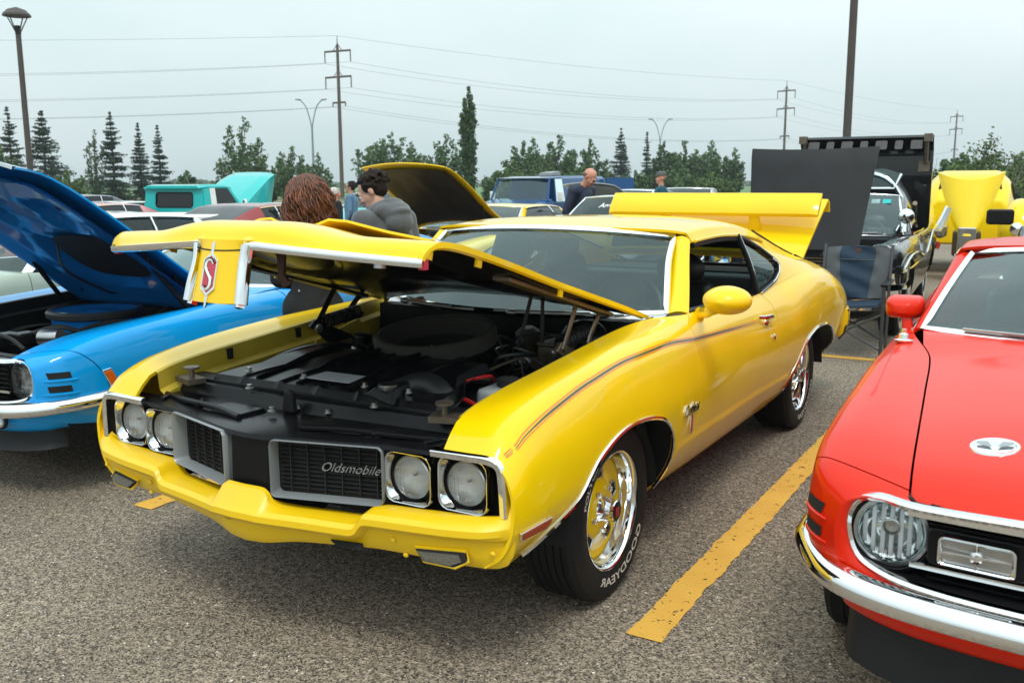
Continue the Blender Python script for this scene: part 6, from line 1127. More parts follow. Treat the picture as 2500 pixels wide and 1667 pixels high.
# ---- pickups and the van
def slab(mb, rows):    # closed cross-sections lofted along y: rows of (y, half width bottom, half width top, z0, z1, corner)
    G = []
    for y, wb_, wt_, z0, z1, c in rows:
        G.append([(-wb_, y, z0), (wb_, y, z0), (wb_, y, z0+(z1-z0)*.55), (wt_+.0, y, z1-c), (wt_-c, y, z1), (-wt_+c, y, z1), (-wt_, y, z1-c), (-wb_, y, z0+(z1-z0)*.55)])
    b = mb.n; mb.grid(np.array(G), cv=True); k = len(G[0]); mb.F.append([b+i for i in range(k)][::-1]); mb.F.append([b+(len(G)-1)*k+i for i in range(k)]); mb.I += [0, 0]; return mb
def pickup(name, label, pm, loc, yaw, sc=1.0, hood=0, stripe=True):
    T = thing(name, label, 'pickup truck', loc, yaw); T.scale = (sc, sc, sc); P = M[pm]
    m = MB(); slab(m, [(-.85, .80, .76, .45, 1.02, .06), (-.5, .90, .84, .42, 1.08, .07), (.75, .93, .88, .40, 1.12, .06)]); m.build('front_clip', P, T, bevel=.02)
    m = MB(); slab(m, [(.76, .93, .90, .38, 1.14, .03), (2.02, .93, .90, .38, 1.14, .03)]); m.build('cab', P, T, bevel=.02)
    for s in (1, -1):
        m = MB(); m.hexa([(s*.90, .78, 1.12), (s*.84, .78, 1.12), (s*.84, .90, 1.12), (s*.90, .90, 1.12), (s*.78, 1.14, 1.62), (s*.72, 1.14, 1.62), (s*.72, 1.22, 1.62), (s*.78, 1.22, 1.62)]); m.build('windscreen_pillar', P, T, bevel=.01)
        m = MB(); m.hexa([(s*.90, 1.72, 1.12), (s*.80, 1.72, 1.12), (s*.80, 2.02, 1.12), (s*.90, 2.02, 1.12), (s*.79, 1.66, 1.62), (s*.70, 1.66, 1.62), (s*.70, 1.98, 1.62), (s*.79, 1.98, 1.62)]); cp_ = m.build('cab_corner', P, T, bevel=.03)
        if stripe: m = MB(); m.hexa([(s*.912, 1.70, 1.12), (s*.905, 1.70, 1.12), (s*.905, 1.86, 1.12), (s*.912, 1.86, 1.12), (s*.802, 1.64, 1.62), (s*.795, 1.64, 1.62), (s*.795, 1.80, 1.62), (s*.802, 1.80, 1.62)]); m.build('white_panel', M['white_paint'], cp_)
        m = MB(); m.add([(s*.885, .92, 1.13), (s*.885, 1.72, 1.13), (s*.78, 1.66, 1.61), (s*.78, 1.2, 1.61)], [[0, 1, 2, 3]]); m.build('side_window', M['glass_dark'], T)
        m = MB(); m.tube([(s*.95, 1.0, 1.2), (s*1.05, 1.0, 1.24)], .012, 6); m.sph((s*1.06, 1.0, 1.28), (.07, .03, .10)); m.build('mirror', M['chrome'], T)
        m = MB(); slab(m, [(2.10, .05, .05, .50, 1.12, .02), (4.35, .05, .05, .50, 1.12, .02)]); m.V = [v+P3(s*.86, 0, 0) for v in m.V]; m.build('bed_side', P, T, bevel=.02)
    m = MB(); m.add([(-.82, .80, 1.13), (.82, .80, 1.13), (.74, 1.16, 1.61), (-.74, 1.16, 1.61)], [[0, 1, 2, 3]]); m.build('windscreen', M['glass'], T)
    m = MB(); slab(m, [(1.06, .76, .72, 1.60, 1.66, .03), (1.3, .79, .75, 1.61, 1.70, .06), (1.85, .79, .75, 1.61, 1.70, .06), (2.07, .79, .74, 1.60, 1.675, .04)]); m.build('roof', P, T, bevel=.015)
    # cab back wall with a rounded window
    rr = rrect(1.02, .31, .07, 5); fr = [(a, 2.02-.03*(b+.155)/.3, 1.37+b) for a, b in rr]; out = [(a*1.58, 2.025-.03*(b*1.55+.24)/.5, 1.37+b*1.58) for a, b in rrect(1.02, .31, .02, 5)]
    m = MB(); m.grid(np.array([out, fr]), cv=True); m.build('cab_back', P, T); m = MB(); m.add(np.array(fr)-P3(0, .01, 0), [list(range(len(fr)))]); m.build('rear_window', M['glass_dark'], T); m = MB(); m.tube(np.array(fr)+P3(0, .004, 0), .014, 6, closed=True); m.build('window_seal', M['black_sat'], T)
    m = MB(); m.box((0, 3.2, .62), (1.70, 2.3, .04)); m.build('bed_floor', M['void'], T); m = MB(); m.box((0, 4.36, .82), (1.66, .06, .58)); m.build('tailgate', P, T, bevel=.015)
    hz = [(u*w, y, z+.06*(1-u*u)) for y, w, z in () for u in ()]
    G = np.array([[(u*w, y-.05*(1-u*u)*(y < 0), z+(.09 if abs(u) < .7 else .07*(1-(abs(u)-.7)/.3)**.5)) for u in np.linspace(-1, 1, 17)] for y, w, z in ((-.86, .70, .92), (-.80, .76, 1.0), (-.5, .80, 1.06), (.1, .84, 1.09), (.74, .87, 1.11))])
    if hood: G = rotx_about(G, .74, 1.12, -hood)
    m = MB(); m.grid(G); HD = m.build('hood', P, T, ang=50, solid=.03)
    if hood:
        m = MB(); m.prism([(-.06, -.05), (.06, -.05), (0, .06)], G[0, 8]*.5+G[1, 8]*.5+P3(.62, -.03, 0), (1, 0, 0), (0, .4, .9), (0, -.01, .004)); hb = m.build('hood_badge', M['white_paint'], HD); m = MB(); m.prism([(-.03, -.035), (.03, -.035), (0, .03)], G[0, 8]*.5+G[1, 8]*.5+P3(.62, -.043, .004), (1, 0, 0), (0, .4, .9), (0, -.004, .002)); m.build('badge_mark', M['crimson'], hb)
    m = MB(); m.box((0, -.90, .85), (1.3, .03, .22)); m.build('grille', M['chrome'], T, bevel=.01); m = MB(); m.box((0, -.98, .55), (1.8, .06, .16)); m.build('front_bumper', M['chrome'], T, bevel=.02)
    m = MB(); m.tube(crom([(.55, .70, 1.12), (.66, .75, 1.6), (.80, .82, 2.0)], 5), .004, 5); m.build('antenna', M['steel'], T)
    seat(T, .38, 1.5, M['vinyl'], head=False); seat(T, -.38, 1.5, M['vinyl'], head=False)
    for s in (1, -1):
        for yy in (0, 3.15): wheel(T, 'wheel', (s*.80, yy, .36), s, .36, .21, .21, M['steel'], style='plain')
    return T
pt = at(372, 455, 18.5); pickup('turquoise_pickup', 'turquoise vintage pickup truck with raised hood, white stripe behind the door', 'turq', (pt[0]+.05, pt[1]+1.9, -.02), PI+R(7), .92, hood=R(34))
def trailer(loc, yaw):
    T = thing('utility_trailer', 'white railed utility trailer showing between the white roofed coupe and the turquoise pickup', 'trailer', loc, yaw); P = M['white_paint']
    for s in (1, -1):
        for z, r_ in ((1.06, .055), (.80, .03)): m = MB(); m.tube([(-.95, s*.55, z), (.95, s*.55, z)], r_, 10); m.build('rail', P, T)
        for x in (-.92, 0, .92): m = MB(); m.box((x, s*.55, .78), (.05, .05, .5)); m.build('rail_post', P, T)
        wheel(T, 'wheel', (.55*s, -.70 if s < 0 else .70, .30), s, .30, .18, .18, M['steel'], style='plain')
    m = MB(); m.box((0, 0, .54), (1.95, 1.15, .08)); m.build('deck', M['black_sat'], T); m = MB(); m.tube([(.9, 0, .52), (1.7, 0, .48)], .04, 8); m.build('tow_bar', M['black_sat'], T)
    return T
pt = at(332, 488, 14.2); trailer((pt[0], pt[1]+.5, -.02), R(28))
pt = at(122, 450, 33); pickup('small_turquoise_truck', 'small turquoise truck cab far away at the left edge', 'turq', (pt[0], pt[1], -.2), R(70), .9, stripe=False)
def van(loc, yaw):
    T = thing('blue_van', 'dark blue panel van with roof vent and white door mirror', 'van', loc, yaw); P = M['navy']
    def sec(y, w, z0, z1, zt, wt): return [(-w*.96, y, z0), (w*.96, y, z0), (w, y, z0+.2), (w, y, z1), (wt, y, zt-.07), (wt-.09, y, zt), (-wt+.09, y, zt), (-wt, y, zt-.07), (-w, y, z1), (-w, y, z0+.2)]
    rows = [sec(-.62, .90, .42, .80, 1.02, .86), sec(-.55, .95, .38, .90, 1.12, .93), sec(-.05, .98, .36, .95, 1.20, .95)]
    m = MB(); m.grid(np.array(rows), cv=True); m.F.append(list(range(10))[::-1]); m.I.append(0); m.build('nose', P, T, ang=30)
    rows = [sec(-.05, .98, .36, .95, 1.20, .95), sec(.30, .98, .36, 1.05, 1.22, .96)]; m = MB(); m.grid(np.array(rows), cv=True); m.build('door_sill', P, T, ang=30)
    rows = [sec(1.0, .98, .36, 1.05, 1.86, .82), sec(2.6, .98, .36, 1.05, 1.88, .83), sec(3.9, .98, .36, 1.05, 1.86, .82)]; m = MB(); m.grid(np.array(rows), cv=True); m.F.append(list(range(10))); m.F.append([20+i for i in range(10)]); m.I += [0, 0]; m.build('body', P, T, ang=30)
    m = MB(); m.hexa([(-.98, .28, .36), (.98, .28, .36), (.98, 1.02, .36), (-.98, 1.02, .36), (-.98, .28, 1.14), (.98, .28, 1.14), (.98, 1.02, 1.14), (-.98, 1.02, 1.14)]); m.build('door', P, T, bevel=.02)
    m = MB(); m.hexa([(-.84, .22, 1.78), (.84, .22, 1.78), (.84, 1.02, 1.80), (-.84, 1.02, 1.80), (-.78, .10, 1.80), (.78, .10, 1.80), (.78, 1.02, 1.86), (-.78, 1.02, 1.86)]); m.build('roof', P, T, bevel=.03)
    G = np.array([[(k*(.90-.10*f), -.02+.30*f-.08*(1-k*k), 1.17+.62*f) for k in np.linspace(-1, 1, 11)] for f in np.linspace(0, 1, 5)]); m = MB(); m.grid(G); m.build('windscreen', M['glass'], T)
    for s in (1, -1):
        m = MB(); m.tube([(s*.93, .0, 1.17), (s*.83, .28, 1.80)], .035, 6); m.build('windscreen_pillar', P, T); m = MB(); m.tube([(s*.97, .42, 1.14), (s*.85, .52, 1.78)], .025, 6); m.build('vent_pillar', P, T)
        m = MB(); m.add([(s*.955, .44, 1.15), (s*.955, 1.0, 1.15), (s*.84, 1.0, 1.78), (s*.84, .54, 1.78)], [[0, 1, 2, 3]]); m.build('side_window', M['glass_side'], T)
        m = MB(); m.box((s*1.12, .40, 1.30), (.18, .06, .26)); m.build('mirror', M['white_paint'], T, bevel=.03); m = MB(); m.box((s*.995, .95, 1.02), (.02, .14, .03)); m.build('door_handle', M['chrome'], T)
        m = MB(); m.lathe([(.09, 0), (.10, -.03), (.001, -.035)], (s*.68, -.62, .82), (0, 1, 0), 20); m.build('headlamp', M['chrome'], T)
        for yy in (.15, 2.9): wheel(T, 'wheel', (s*.86, yy, .35), s, .35, .22, .22, M['chrome'], style='plain')
    m = MB(); m.box((0, -.645, .80), (1.1, .02, .2)); m.build('grille', M['black_sat'], T); m = MB(); m.box((0, -.70, .50), (1.9, .08, .14)); m.build('front_bumper', M['chrome'], T, bevel=.02)
    m = MB(); m.hexa([(-.25, 1.5, 1.87), (.25, 1.5, 1.87), (.25, 2.1, 1.88), (-.25, 2.1, 1.88), (-.2, 1.62, 1.97), (.2, 1.62, 1.97), (.2, 2.1, 2.01), (-.2, 2.1, 2.01)]); m.build('roof_vent', M['greyp'], T, bevel=.02)
    m = MB(); m.box((0, .12, 1.12), (1.6, .3, .08)); m.box((.2, .05, 1.17), (.3, .2, .01)); m.build('dashboard', M['vinyl'], T); seat(T, .42, 1.0, M['vinyl']); seat(T, -.42, 1.0, M['vinyl'])
    m = MB(); m.hexa([(.98, 3.9, .4), (1.02, 3.9, .4), (1.75, 4.35, .4), (1.71, 4.37, .4), (.86, 3.9, 1.82), (.90, 3.9, 1.82), (1.62, 4.35, 1.82), (1.58, 4.37, 1.82)]); m.build('rear_door', P, T)
    return T
pt = at(1212, 470, 25); van((pt[0]-.1, pt[1]-.3, -.02), 0).scale = (.94, .94, .94)
# ---- fifties hardtop convertible with roof and deck raised
def skyliner(loc, yaw):
    T, body, gh, d = car('fifties_convertible', 'black fifties convertible with its hood, hard top and rear deck all raised', dict(fo=.92, wb=3.0, ro=1.35, hw=.98, belt=.96, zf=.92, zc=.96, yc=.95, yt=1.62, yr=2.5, yd=3.3, zd=.97, zt=.98, zr=1.42, rw=.72, r=.36, hip=.0, whitewall=1, hood_in=.74), loc, yaw, 'black', roofm='black')
    for o in list(T.children):      # this car's top is folded away and its hood hinges at the nose
        n = o.name.split('.')[0]
        if n in ('roof', 'rear_pillar', 'rear_window', 'drip_rail', 'window_divider', 'side_window', 'hood', 'trunk_lid', 'mirror'):
            for c in list(o.children): bpy.data.objects.remove(c)
            bpy.data.objects.remove(o)
    # hood standing on its front edge, outer face to the front
    G = np.array([[(u*(.52+.10*f)+.02, -.70+.36*f-.03*(1-u*u), .84+1.02*f+.02*u*u) for u in np.linspace(-1, 1, 21)] for f in np.linspace(0, 1, 12)]); G[-1, :, 1] += .03
    m = MB(); m.grid(G); m.build('hood', M['black_matte'], T, ang=50, solid=.03, face=(0, -1, 0))
    # rear deck, hinged at the tail and standing upright, underside to the front
    zt, yb = 2.14, 3.75; m = MB(); G = np.array([[(u*.86, yb-.06*math.sin(PI*f)-.18*max(0, f-.84)/.16, .95+1.20*f) for u in np.linspace(-1, 1, 25)] for f in np.linspace(0, 1, 14)]); m.grid(G); DK = m.build('rear_deck', M['black'], T, ang=40, solid=.05, face=(0, 1, .2))
    for i in range(7): x = -.66+.22*i; m = MB(); m.prism(rrect(.15 if i % 2 == 0 else .10, .12, .02), (x, yb-.28, 2.02), (1, 0, 0), (0, .75, 1), (0, -.006, .004)); m.build('deck_pocket', M['liner'], DK, bevel=.004)
    m = MB(); m.box((0, yb-.13, 1.90), (1.5, .02, .02)); m.box((0, yb-.12, 1.35), (1.3, .03, .5)); m.build('deck_frame', M['black_gloss'], DK)
    for s in (1, -1): m = MB(); m.box((s*.80, yb-.29, 2.11), (.10, .12, .10)); m.tube([(s*.78, yb-.27, 2.08), (s*.78, yb-.20, 1.78)], .03, 6); m.box((s*.76, yb-.18, 1.74), (.14, .03, .14)); m.build('deck_latch', M['iron'], DK)
    # hard top tilted up in mid-fold
    def tp(x, a, h): return P3(x*1.12, 2.0+a*.95+h*.34, 1.40+a*(-.02)+h*1.15)
    G = np.array([[tp(u*.70, f*1.15, .28*(1-abs(u)**3.2)-.30*abs(u)**6-.06*(2*f-1)**2) for u in np.linspace(-1, 1, 25)] for f in np.linspace(0, 1, 10)]); m = MB(); m.grid(G); TP = m.build('hard_top', M['black'], T, ang=50, solid=.03, face=(0, 0, 1))
    m = MB(); m.add([tp(-.52, .02, .06), tp(.52, .02, .06), tp(.56, .02, .20), tp(.40, .02, .255), tp(-.40, .02, .255), tp(-.56, .02, .20)], [[0, 1, 2, 3, 4, 5]]); m.build('top_window', M['glass'], TP)
    m = MB(); m.tube(np.array([tp(-.56, .0, .20), tp(-.50, .0, .05), tp(.50, .0, .05), tp(.56, .0, .20)]), .016, 6); m.tube(np.array([tp(u*.70, -.01, .28*(1-abs(u)**3.2)-.30*abs(u)**6-.055) for u in np.linspace(-1, 1, 25)]), .016, 6); m.build('top_trim', M['chrome'], TP)
    for s in (1, -1): m = MB(); m.tube([tp(s*.70, .3, -.1), P3(s*.74, 2.9, 1.0)], .03, 6); m.build('top_arm', M['iron'], TP)
    for s in (1, -1):
        # tail fin, side spear, hooded lamp, ball-shaped mirror
        m = MB(); m.prism([(2.5, .93), (3.3, .98), (4.1, 1.12), (4.40, 1.18), (4.34, .98), (4.25, .78), (3.4, .80)], (s*.90, 0, 0), (0, 1, 0), (s*.10, 0, 1), (s*.08, 0, 0)); FN = m.build('tail_fin', M['black'], T, bevel=.02)
        m = MB(); m.tube(crom([(s*.985, 2.5, .94), (s*.995, 3.3, .99), (s*1.02, 4.1, 1.13), (s*1.03, 4.40, 1.19)], 5), .018, 6); m.build('fin_trim', M['chrome'], FN)
        m = MB(); m.tube(crom([(s*.975, -.80, .74), (s*.99, -.3, .82), (s*.992, .7, .80), (s*.985, 1.7, .72), (s*.985, 2.5, .94)], 6), .016, 6); m.tube(crom([(s*.975, -.80, .72), (s*.99, -.2, .70), (s*.992, .7, .70), (s*.985, 1.75, .70)], 6), .012, 6); m.build('side_spear', M['chrome'], T)
        m = MB(); m.lathe([(.12, -.06), (.155, -.02), (.16, .10), (.15, .3)], (s*.76, -.86, .80), (0, 1, 0), 28); HB = m.build('lamp_hood', M['black'], T)
        if s < 0: continue
        m = MB(); m.sph((s*.80, 1.05, 1.16), (.085, .085, .085), 20, 12); m.tube([(s*.80, 1.05, 1.08), (s*.79, 1.05, .98)], [.02, .05], 10); m.tube([(s*.74, 1.03, 1.06), (s*.70, 1.0, .97)], .014, 6); m.build('ball_mirror', M['chrome'], T)
    bp = crom([(.99, -.55, .47), (.98, -.92, .47), (.85, -1.06, .46), (.4, -1.12, .45), (0, -1.13, .45)], 6); bp = np.vstack([bp, (bp*np.array([-1, 1, 1]))[::-1][1:]]); m = MB(); m.sweep(bp, [(-.03, -.09), (.02, -.10), (.05, -.03), (.05, .03), (.02, .09), (-.03, .09)]); m.build('bumper_bar', M['chrome'], T, ang=40)
    for s in (1, -1): m = MB(); m.box((s*.62, -1.0, .62), (.34, .03, .14)); m.build('parking_lamp', M['redlens'], T, bevel=.02)
    for x, c in ((.55, 'turq'), (.43, 'white_pl')): m = MB(); m.box((x, 1.42, 1.315), (.09, .004, .07), rot=rotx(-.9)); m.build('windscreen_sticker', M[c], T)
    m = MB(); m.box((-.12, 1.10, 1.03), (.24, .01, .17), rot=rotx(-.4)); m.build('paper_card', M['paper'], T)
    return T
skyliner((-.06, 7.05, 0), R(3.0))
# ---- yellow hot rod truck, butterfly hood up
def hotrod(loc, yaw):
    T = thing('hot_rod_truck', 'bright yellow forties hot rod truck with upturned front and round fenders', 'pickup truck', loc, yaw); P = M['hotyellow']
    G = []
    for f in np.linspace(0, 1, 14):
        w = .10+.38*f**.8; z = .72+.87*f; y = -1.0+.35*f; G.append([(u*w, y+.16*u*u*f+.10*(abs(u)**4), z+.13*f*f*u*u-.03*f) for u in np.linspace(-1, 1, 21)])
    m = MB(); m.grid(np.array(G)); m.build('tilted_hood', P, T, ang=60, solid=.06, face=(0, -1, .2))
    for s in (1, -1):
        m = MB(); m.sph((s*.72, -.35, .78), (.30, .62, .50), 24, 14); m.sph((s*.80, -.1, .55), (.24, .66, .40), 24, 12); m.build('front_fender', P, T)
        m = MB(); m.lathe([(.001, -.05), (.09, -.02), (.10, .03), (.05, .2), (.001, .26)], (s*.66, -.95, .84), (0, 1, 0), 20); m.build('headlamp', M['chrome'], T)
        m = MB(); m.sph((s*.74, 2.6, .75), (.28, .55, .45), 20, 12); m.build('rear_fender', P, T)
        wheel(T, 'wheel', (s*.72, -.3, .33), s, .33, .2, .2, M['chrome'], style='plain'); wheel(T, 'wheel', (s*.75, 2.6, .36), s, .36, .26, .2, M['chrome'], style='plain')
        m = MB(); m.box((s*.78, 1.2, .42), (.3, 1.3, .06)); m.build('running_board', P, T, bevel=.02)
    m = MB(); slab(m, [(.55, .62, .56, .5, 1.22, .08), (.8, .68, .60, .48, 1.55, .16), (1.2, .70, .62, .48, 1.72, .18), (1.75, .70, .62, .48, 1.70, .2), (1.95, .66, .56, .5, 1.5, .18)]); m.build('cab', P, T, ang=60, bevel=.04)
    m = MB(); m.hexa([(-.5, .655, 1.28), (.5, .655, 1.28), (.5, .70, 1.28), (-.5, .70, 1.28), (-.46, .74, 1.52), (.46, .74, 1.52), (.46, .79, 1.52), (-.46, .79, 1.52)]); m.build('windscreen', M['void'], T, bevel=.02)
    for s in (1, -1): m = MB(); m.prism(rrect(.42, .26, .10), (s*.655, 1.32, 1.38), (0, 1, 0), (-s*.2, 0, 1), (s*.02, 0, 0)); m.build('side_window', M['void'], T)
    m = MB(); m.box((0, 2.7, .8), (1.1, 1.4, .5)); m.build('truck_bed', P, T, bevel=.03); m = MB(); m.box((0, -.35, .58), (.4, .5, .4)); m.build('engine', M['iron'], T, bevel=.04)
    m = MB(); m.box((0, -.96, .60), (.26, .05, .5)); m.build('grille', M['steel'], T, bevel=.02)
    return T
pt = at(2200, 480, 14.5); hotrod((pt[0]+.1, pt[1]+.6, 0), R(5))
# =================================================================== people
M['skin'] = pb('skin', (.50, .27, .18), .5, var=(20, .12)); M['skin_ruddy'] = pb('skin_ruddy', (.55, .25, .17), .45, var=(20, .12))
M['hair_dark'] = pb('dark_hair', (.014, .008, .006), .7, bump=(60, .5), spec=.2); M['hair_auburn'] = pb('auburn_hair', (.13, .042, .018), .42, var=(22, .85)); M['hair_white'] = pb('white_hair', (.55, .53, .50), .6, bump=(60, .5))
M['stubble'] = pb('stubble', (.13, .075, .055), .7, var=(80, .3))
M['cloth_black'] = pb('black_cloth', (.006, .006, .007), .85, bump=(25, .5)); M['hoodie'] = pb('grey_fleece', (.085, .09, .095), .95, bump=(120, .4), var=(9, .15), sheen=.3)
M['cloth_blue'] = pb('blue_sweater', (.10, .20, .31), .9, bump=(60, .4)); M['cloth_navy'] = pb('navy_jacket', (.012, .020, .048), .7, bump=(20, .5)); M['cloth_teal'] = pb('teal_jacket', (.008, .085, .12), .8, bump=(20, .4)); M['cap_grey'] = pb('grey_cap', (.10, .105, .105), .9); M['denim'] = pb('denim', (.03, .055, .11), .9, bump=(90, .4)); M['plaid'] = pb('blue_shirt', (.03, .12, .30), .85)
M['eye'] = pb('eye_white', (.7, .68, .65), .2); M['iris'] = pb('iris', (.02, .012, .008), .15); M['lip'] = pb('lips', (.32, .10, .09), .45); M['shoe'] = pb('shoe_leather', (.03, .022, .018), .5)
def cap(mb, a, b, r0, r1, n=12):
    a, b = np.asarray(a, float), np.asarray(b, float); mb.tube([a-(b-a)*1e-3, a*.67+b*.33, a*.33+b*.67, b], [r0, r0*.67+r1*.33, r0*.33+r1*.67, r1], n); mb.sph(a, r0, n, 8); mb.sph(b, r1, n, 8)
def remesh(name, mb, mat, parent, vox=.012, smooth=5):
    o = mb.build(name+'_tmp', mat, None, ang=180, fix=False); d = o.modifiers.new('r', 'REMESH'); d.mode = 'VOXEL'; d.voxel_size = vox; d.use_smooth_shade = True
    if smooth: q = o.modifiers.new('s', 'SMOOTH'); q.factor = .5; q.iterations = smooth
    me = bpy.data.meshes.new_from_object(o.evaluated_get(bpy.context.evaluated_depsgraph_get())); me.name = name; bpy.data.objects.remove(o)
    me.materials.clear(); me.materials.append(mat); me.polygons.foreach_set('use_smooth', [True]*len(me.polygons))
    n = bpy.data.objects.new(name, me); COL.objects.link(n); n.parent = parent; return n
def person(label, loc, yaw, h=1.75, lean=0, headp=0, heady=0, skin='skin', top='cloth_black', legs='denim', hair='hair_dark', hairstyle='short', arms=(.25, .25), build=1.0, hood=False, cap_hat=False, glasses=False, vox=.010, group=None, fem=False, hs=1.0):
    T = thing('person', label, 'person', loc, yaw, group); k = h/1.75
    def up(p, z0=.95):      # lean the upper body about the hips
        p = np.asarray(p, float); q = p-P3(0, 0, z0); return (rotx(lean)@q+P3(0, 0, z0))*k
    hp = np.array([0, -.012, 1.50]); RH = rotz(heady)@rotx(headp)
    def hd(p): return up(hp+RH@((np.asarray(p, float)-hp)*hs))       # head coordinates
    w = (.158 if fem else .190)*build; hipw = .165 if fem else .155
    flesh, shirt, trous, shoes = MB(), MB(), MB(), MB()
    cap(flesh, up((0, .01, 1.42)), hd((0, -.005, 1.56)), .058*k, .055*k)
    for p, r in (((0, .012, 1.665), (.076, .095, .088)), ((0, -.030, 1.615), (.062, .068, .075)), ((0, -.052, 1.565), (.045, .045, .036)), ((0, -.082, 1.655), (.052, .022, .02)), ((0, -.108, 1.612), (.013, .020, .014)), ((0, -.097, 1.635), (.010, .018, .030)), ((.030, -.080, 1.607), (.022, .02, .02)), ((-.030, -.080, 1.607), (.022, .02, .02)), ((0, -.092, 1.578), (.022, .012, .010)), ((.079, .01, 1.628), (.010, .020, .034)), ((-.079, .01, 1.628), (.010, .020, .034)), ((0, -.082, 1.546), (.022, .02, .016))):
        b = MB(); b.sph((0, 0, 0), r, 18, 12); flesh.add(np.array([hd(np.array(p)+v) for v in np.vstack(b.V)]), b.F)
    # trunk and limbs, one continuous body
    for a, b, r0, r1 in (((0, .01, .98), (0, .0, 1.18), hipw*.80, .100*build), ((0, .0, 1.18), (0, .005, 1.34), .100*build, .110*build)): cap(flesh, up(a), up(b), r0*k, r1*k)
    for s, ab in ((1, arms[0]), (-1, arms[1])):
        sh = np.array([s*w, .01, 1.42]); el = sh+np.array([s*.05, .02-.02*ab, -.29]); wr = el+np.array([-s*.05*ab, -.27*math.sin(ab*1.5), -.26*math.cos(ab*1.5)])
        cap(flesh, up((s*.07, .01, 1.42)), up(sh), .055*k, .050*k); cap(flesh, up(sh), up(el), .050*k, .040*k); cap(flesh, up(el), up(wr), .038*k, .027*k)
        dr = (wr-el)/np.linalg.norm(wr-el); sd = np.cross(dr, P3(s, 0, 0)); sd /= np.linalg.norm(sd); pm_ = wr+dr*.055; cap(flesh, up(wr+dr*.01), up(pm_), .027*k, .032*k)
        for i, (o_, L_) in enumerate(((-.027, .060), (-.009, .072), (.009, .068), (.027, .052))):
            kn = pm_+sd*o_+dr*.030; m1 = kn+dr*L_*.5+P3(-s*.006, 0, 0); cap(flesh, up(kn), up(m1), .0095*k, .0088*k, 8); cap(flesh, up(m1), up(m1+dr*L_*.45+P3(-s*.014, 0, 0)), .0088*k, .0075*k, 8)
        tb = wr+dr*.03-sd*.026; cap(flesh, up(tb), up(tb-sd*.026+dr*.030), .012*k, .010*k, 8); cap(flesh, up(tb-sd*.026+dr*.030), up(tb-sd*.028+dr*.058), .010*k, .008*k, 8)
        cap(shirt, up((s*.06, .012, 1.40)), up(sh), .092*k*build, .078*k*build); cap(shirt, up(sh), up(el), .070*k*build, .056*k*build); cap(shirt, up(el), up(wr-dr*.0), .054*k*build, .044*k*build)
        hpv = P3(s*.09, 0, .93); kne = P3(s*.10, -.015, .50); ank = P3(s*.105, .02, .09)
        cap(flesh, hpv*k, kne*k, .085*k, .055*k); cap(flesh, kne*k, ank*k, .052*k, .036*k); cap(flesh, ank*k, (ank+P3(0, -.13, -.05))*k, .036*k, .030*k)
        cap(trous, hpv*k+P3(0, 0, .02), kne*k, .108*k, .075*k); cap(trous, kne*k, (ank+P3(0, 0, .0))*k, .074*k, .062*k)
        cap(shoes, (ank+P3(0, .03, -.045))*k, (ank+P3(0, -.14, -.055))*k, .042*k, .036*k)
    cap(shirt, up((0, .01, .93)), up((0, .0, 1.12)), (.158 if fem else .155)*k*build, (.125 if fem else .145)*k*build, 20); cap(shirt, up((0, .0, 1.12)), up((0, .008, 1.33)), (.127 if fem else .147)*k*build, (.142 if fem else .155)*k*build, 20); cap(shirt, up((-.05, .01, 1.385)), up((.05, .01, 1.385)), .105*k, .105*k)
    if hood: b = MB(); b.sph((0, 0, 0), (.195, .135, .26), 24, 14); shirt.add(np.array([up(P3(0, .03, 1.25)+v) for v in np.vstack(b.V)]), b.F); b = MB(); b.sph((0, 0, 0), (.205, .115, .10), 24, 12); shirt.add(np.array([up(P3(0, .02, 1.395)+v) for v in np.vstack(b.V)]), b.F)
    cap(trous, P3(-.04, 0, .95)*k, P3(.04, 0, .95)*k, hipw*.92*k, hipw*.92*k)
    body = remesh('body', flesh, M[skin], T, vox*.8, 4); remesh('jacket' if hood or top in ('cloth_navy', 'cloth_teal') else 'shirt', shirt, M[top], T, vox*1.4, 26 if hood else 12); remesh('trousers', trous, M[legs], T, vox*1.6, 6); remesh('shoes', shoes, M['shoe'], T, vox*1.4, 3)
    for s in (1, -1):
        m = MB(); m.sph(hd((s*.031, -.083, 1.637)), .0125*k, 10, 8); ey = m.build('eye', M['eye'], T); m = MB(); m.sph(hd((s*.031, -.0925, 1.637)), .0055*k, 8, 6); m.build('iris', M['iris'], ey)
        if hair: m = MB(); m.tube([hd((s*.012, -.101, 1.662)), hd((s*.032, -.100, 1.669)), hd((s*.052, -.085, 1.660))], .0058*k, 6); m.build('eyebrow', M[hair if hairstyle != 'long' else 'hair_dark'], T)
    m = MB(); m.tube([hd((-.022, -.094, 1.580)), hd((0, -.103, 1.582)), hd((.022, -.094, 1.580))], [.003*k, .0065*k, .003*k], 6); m.build('lips', M['lip'], T)
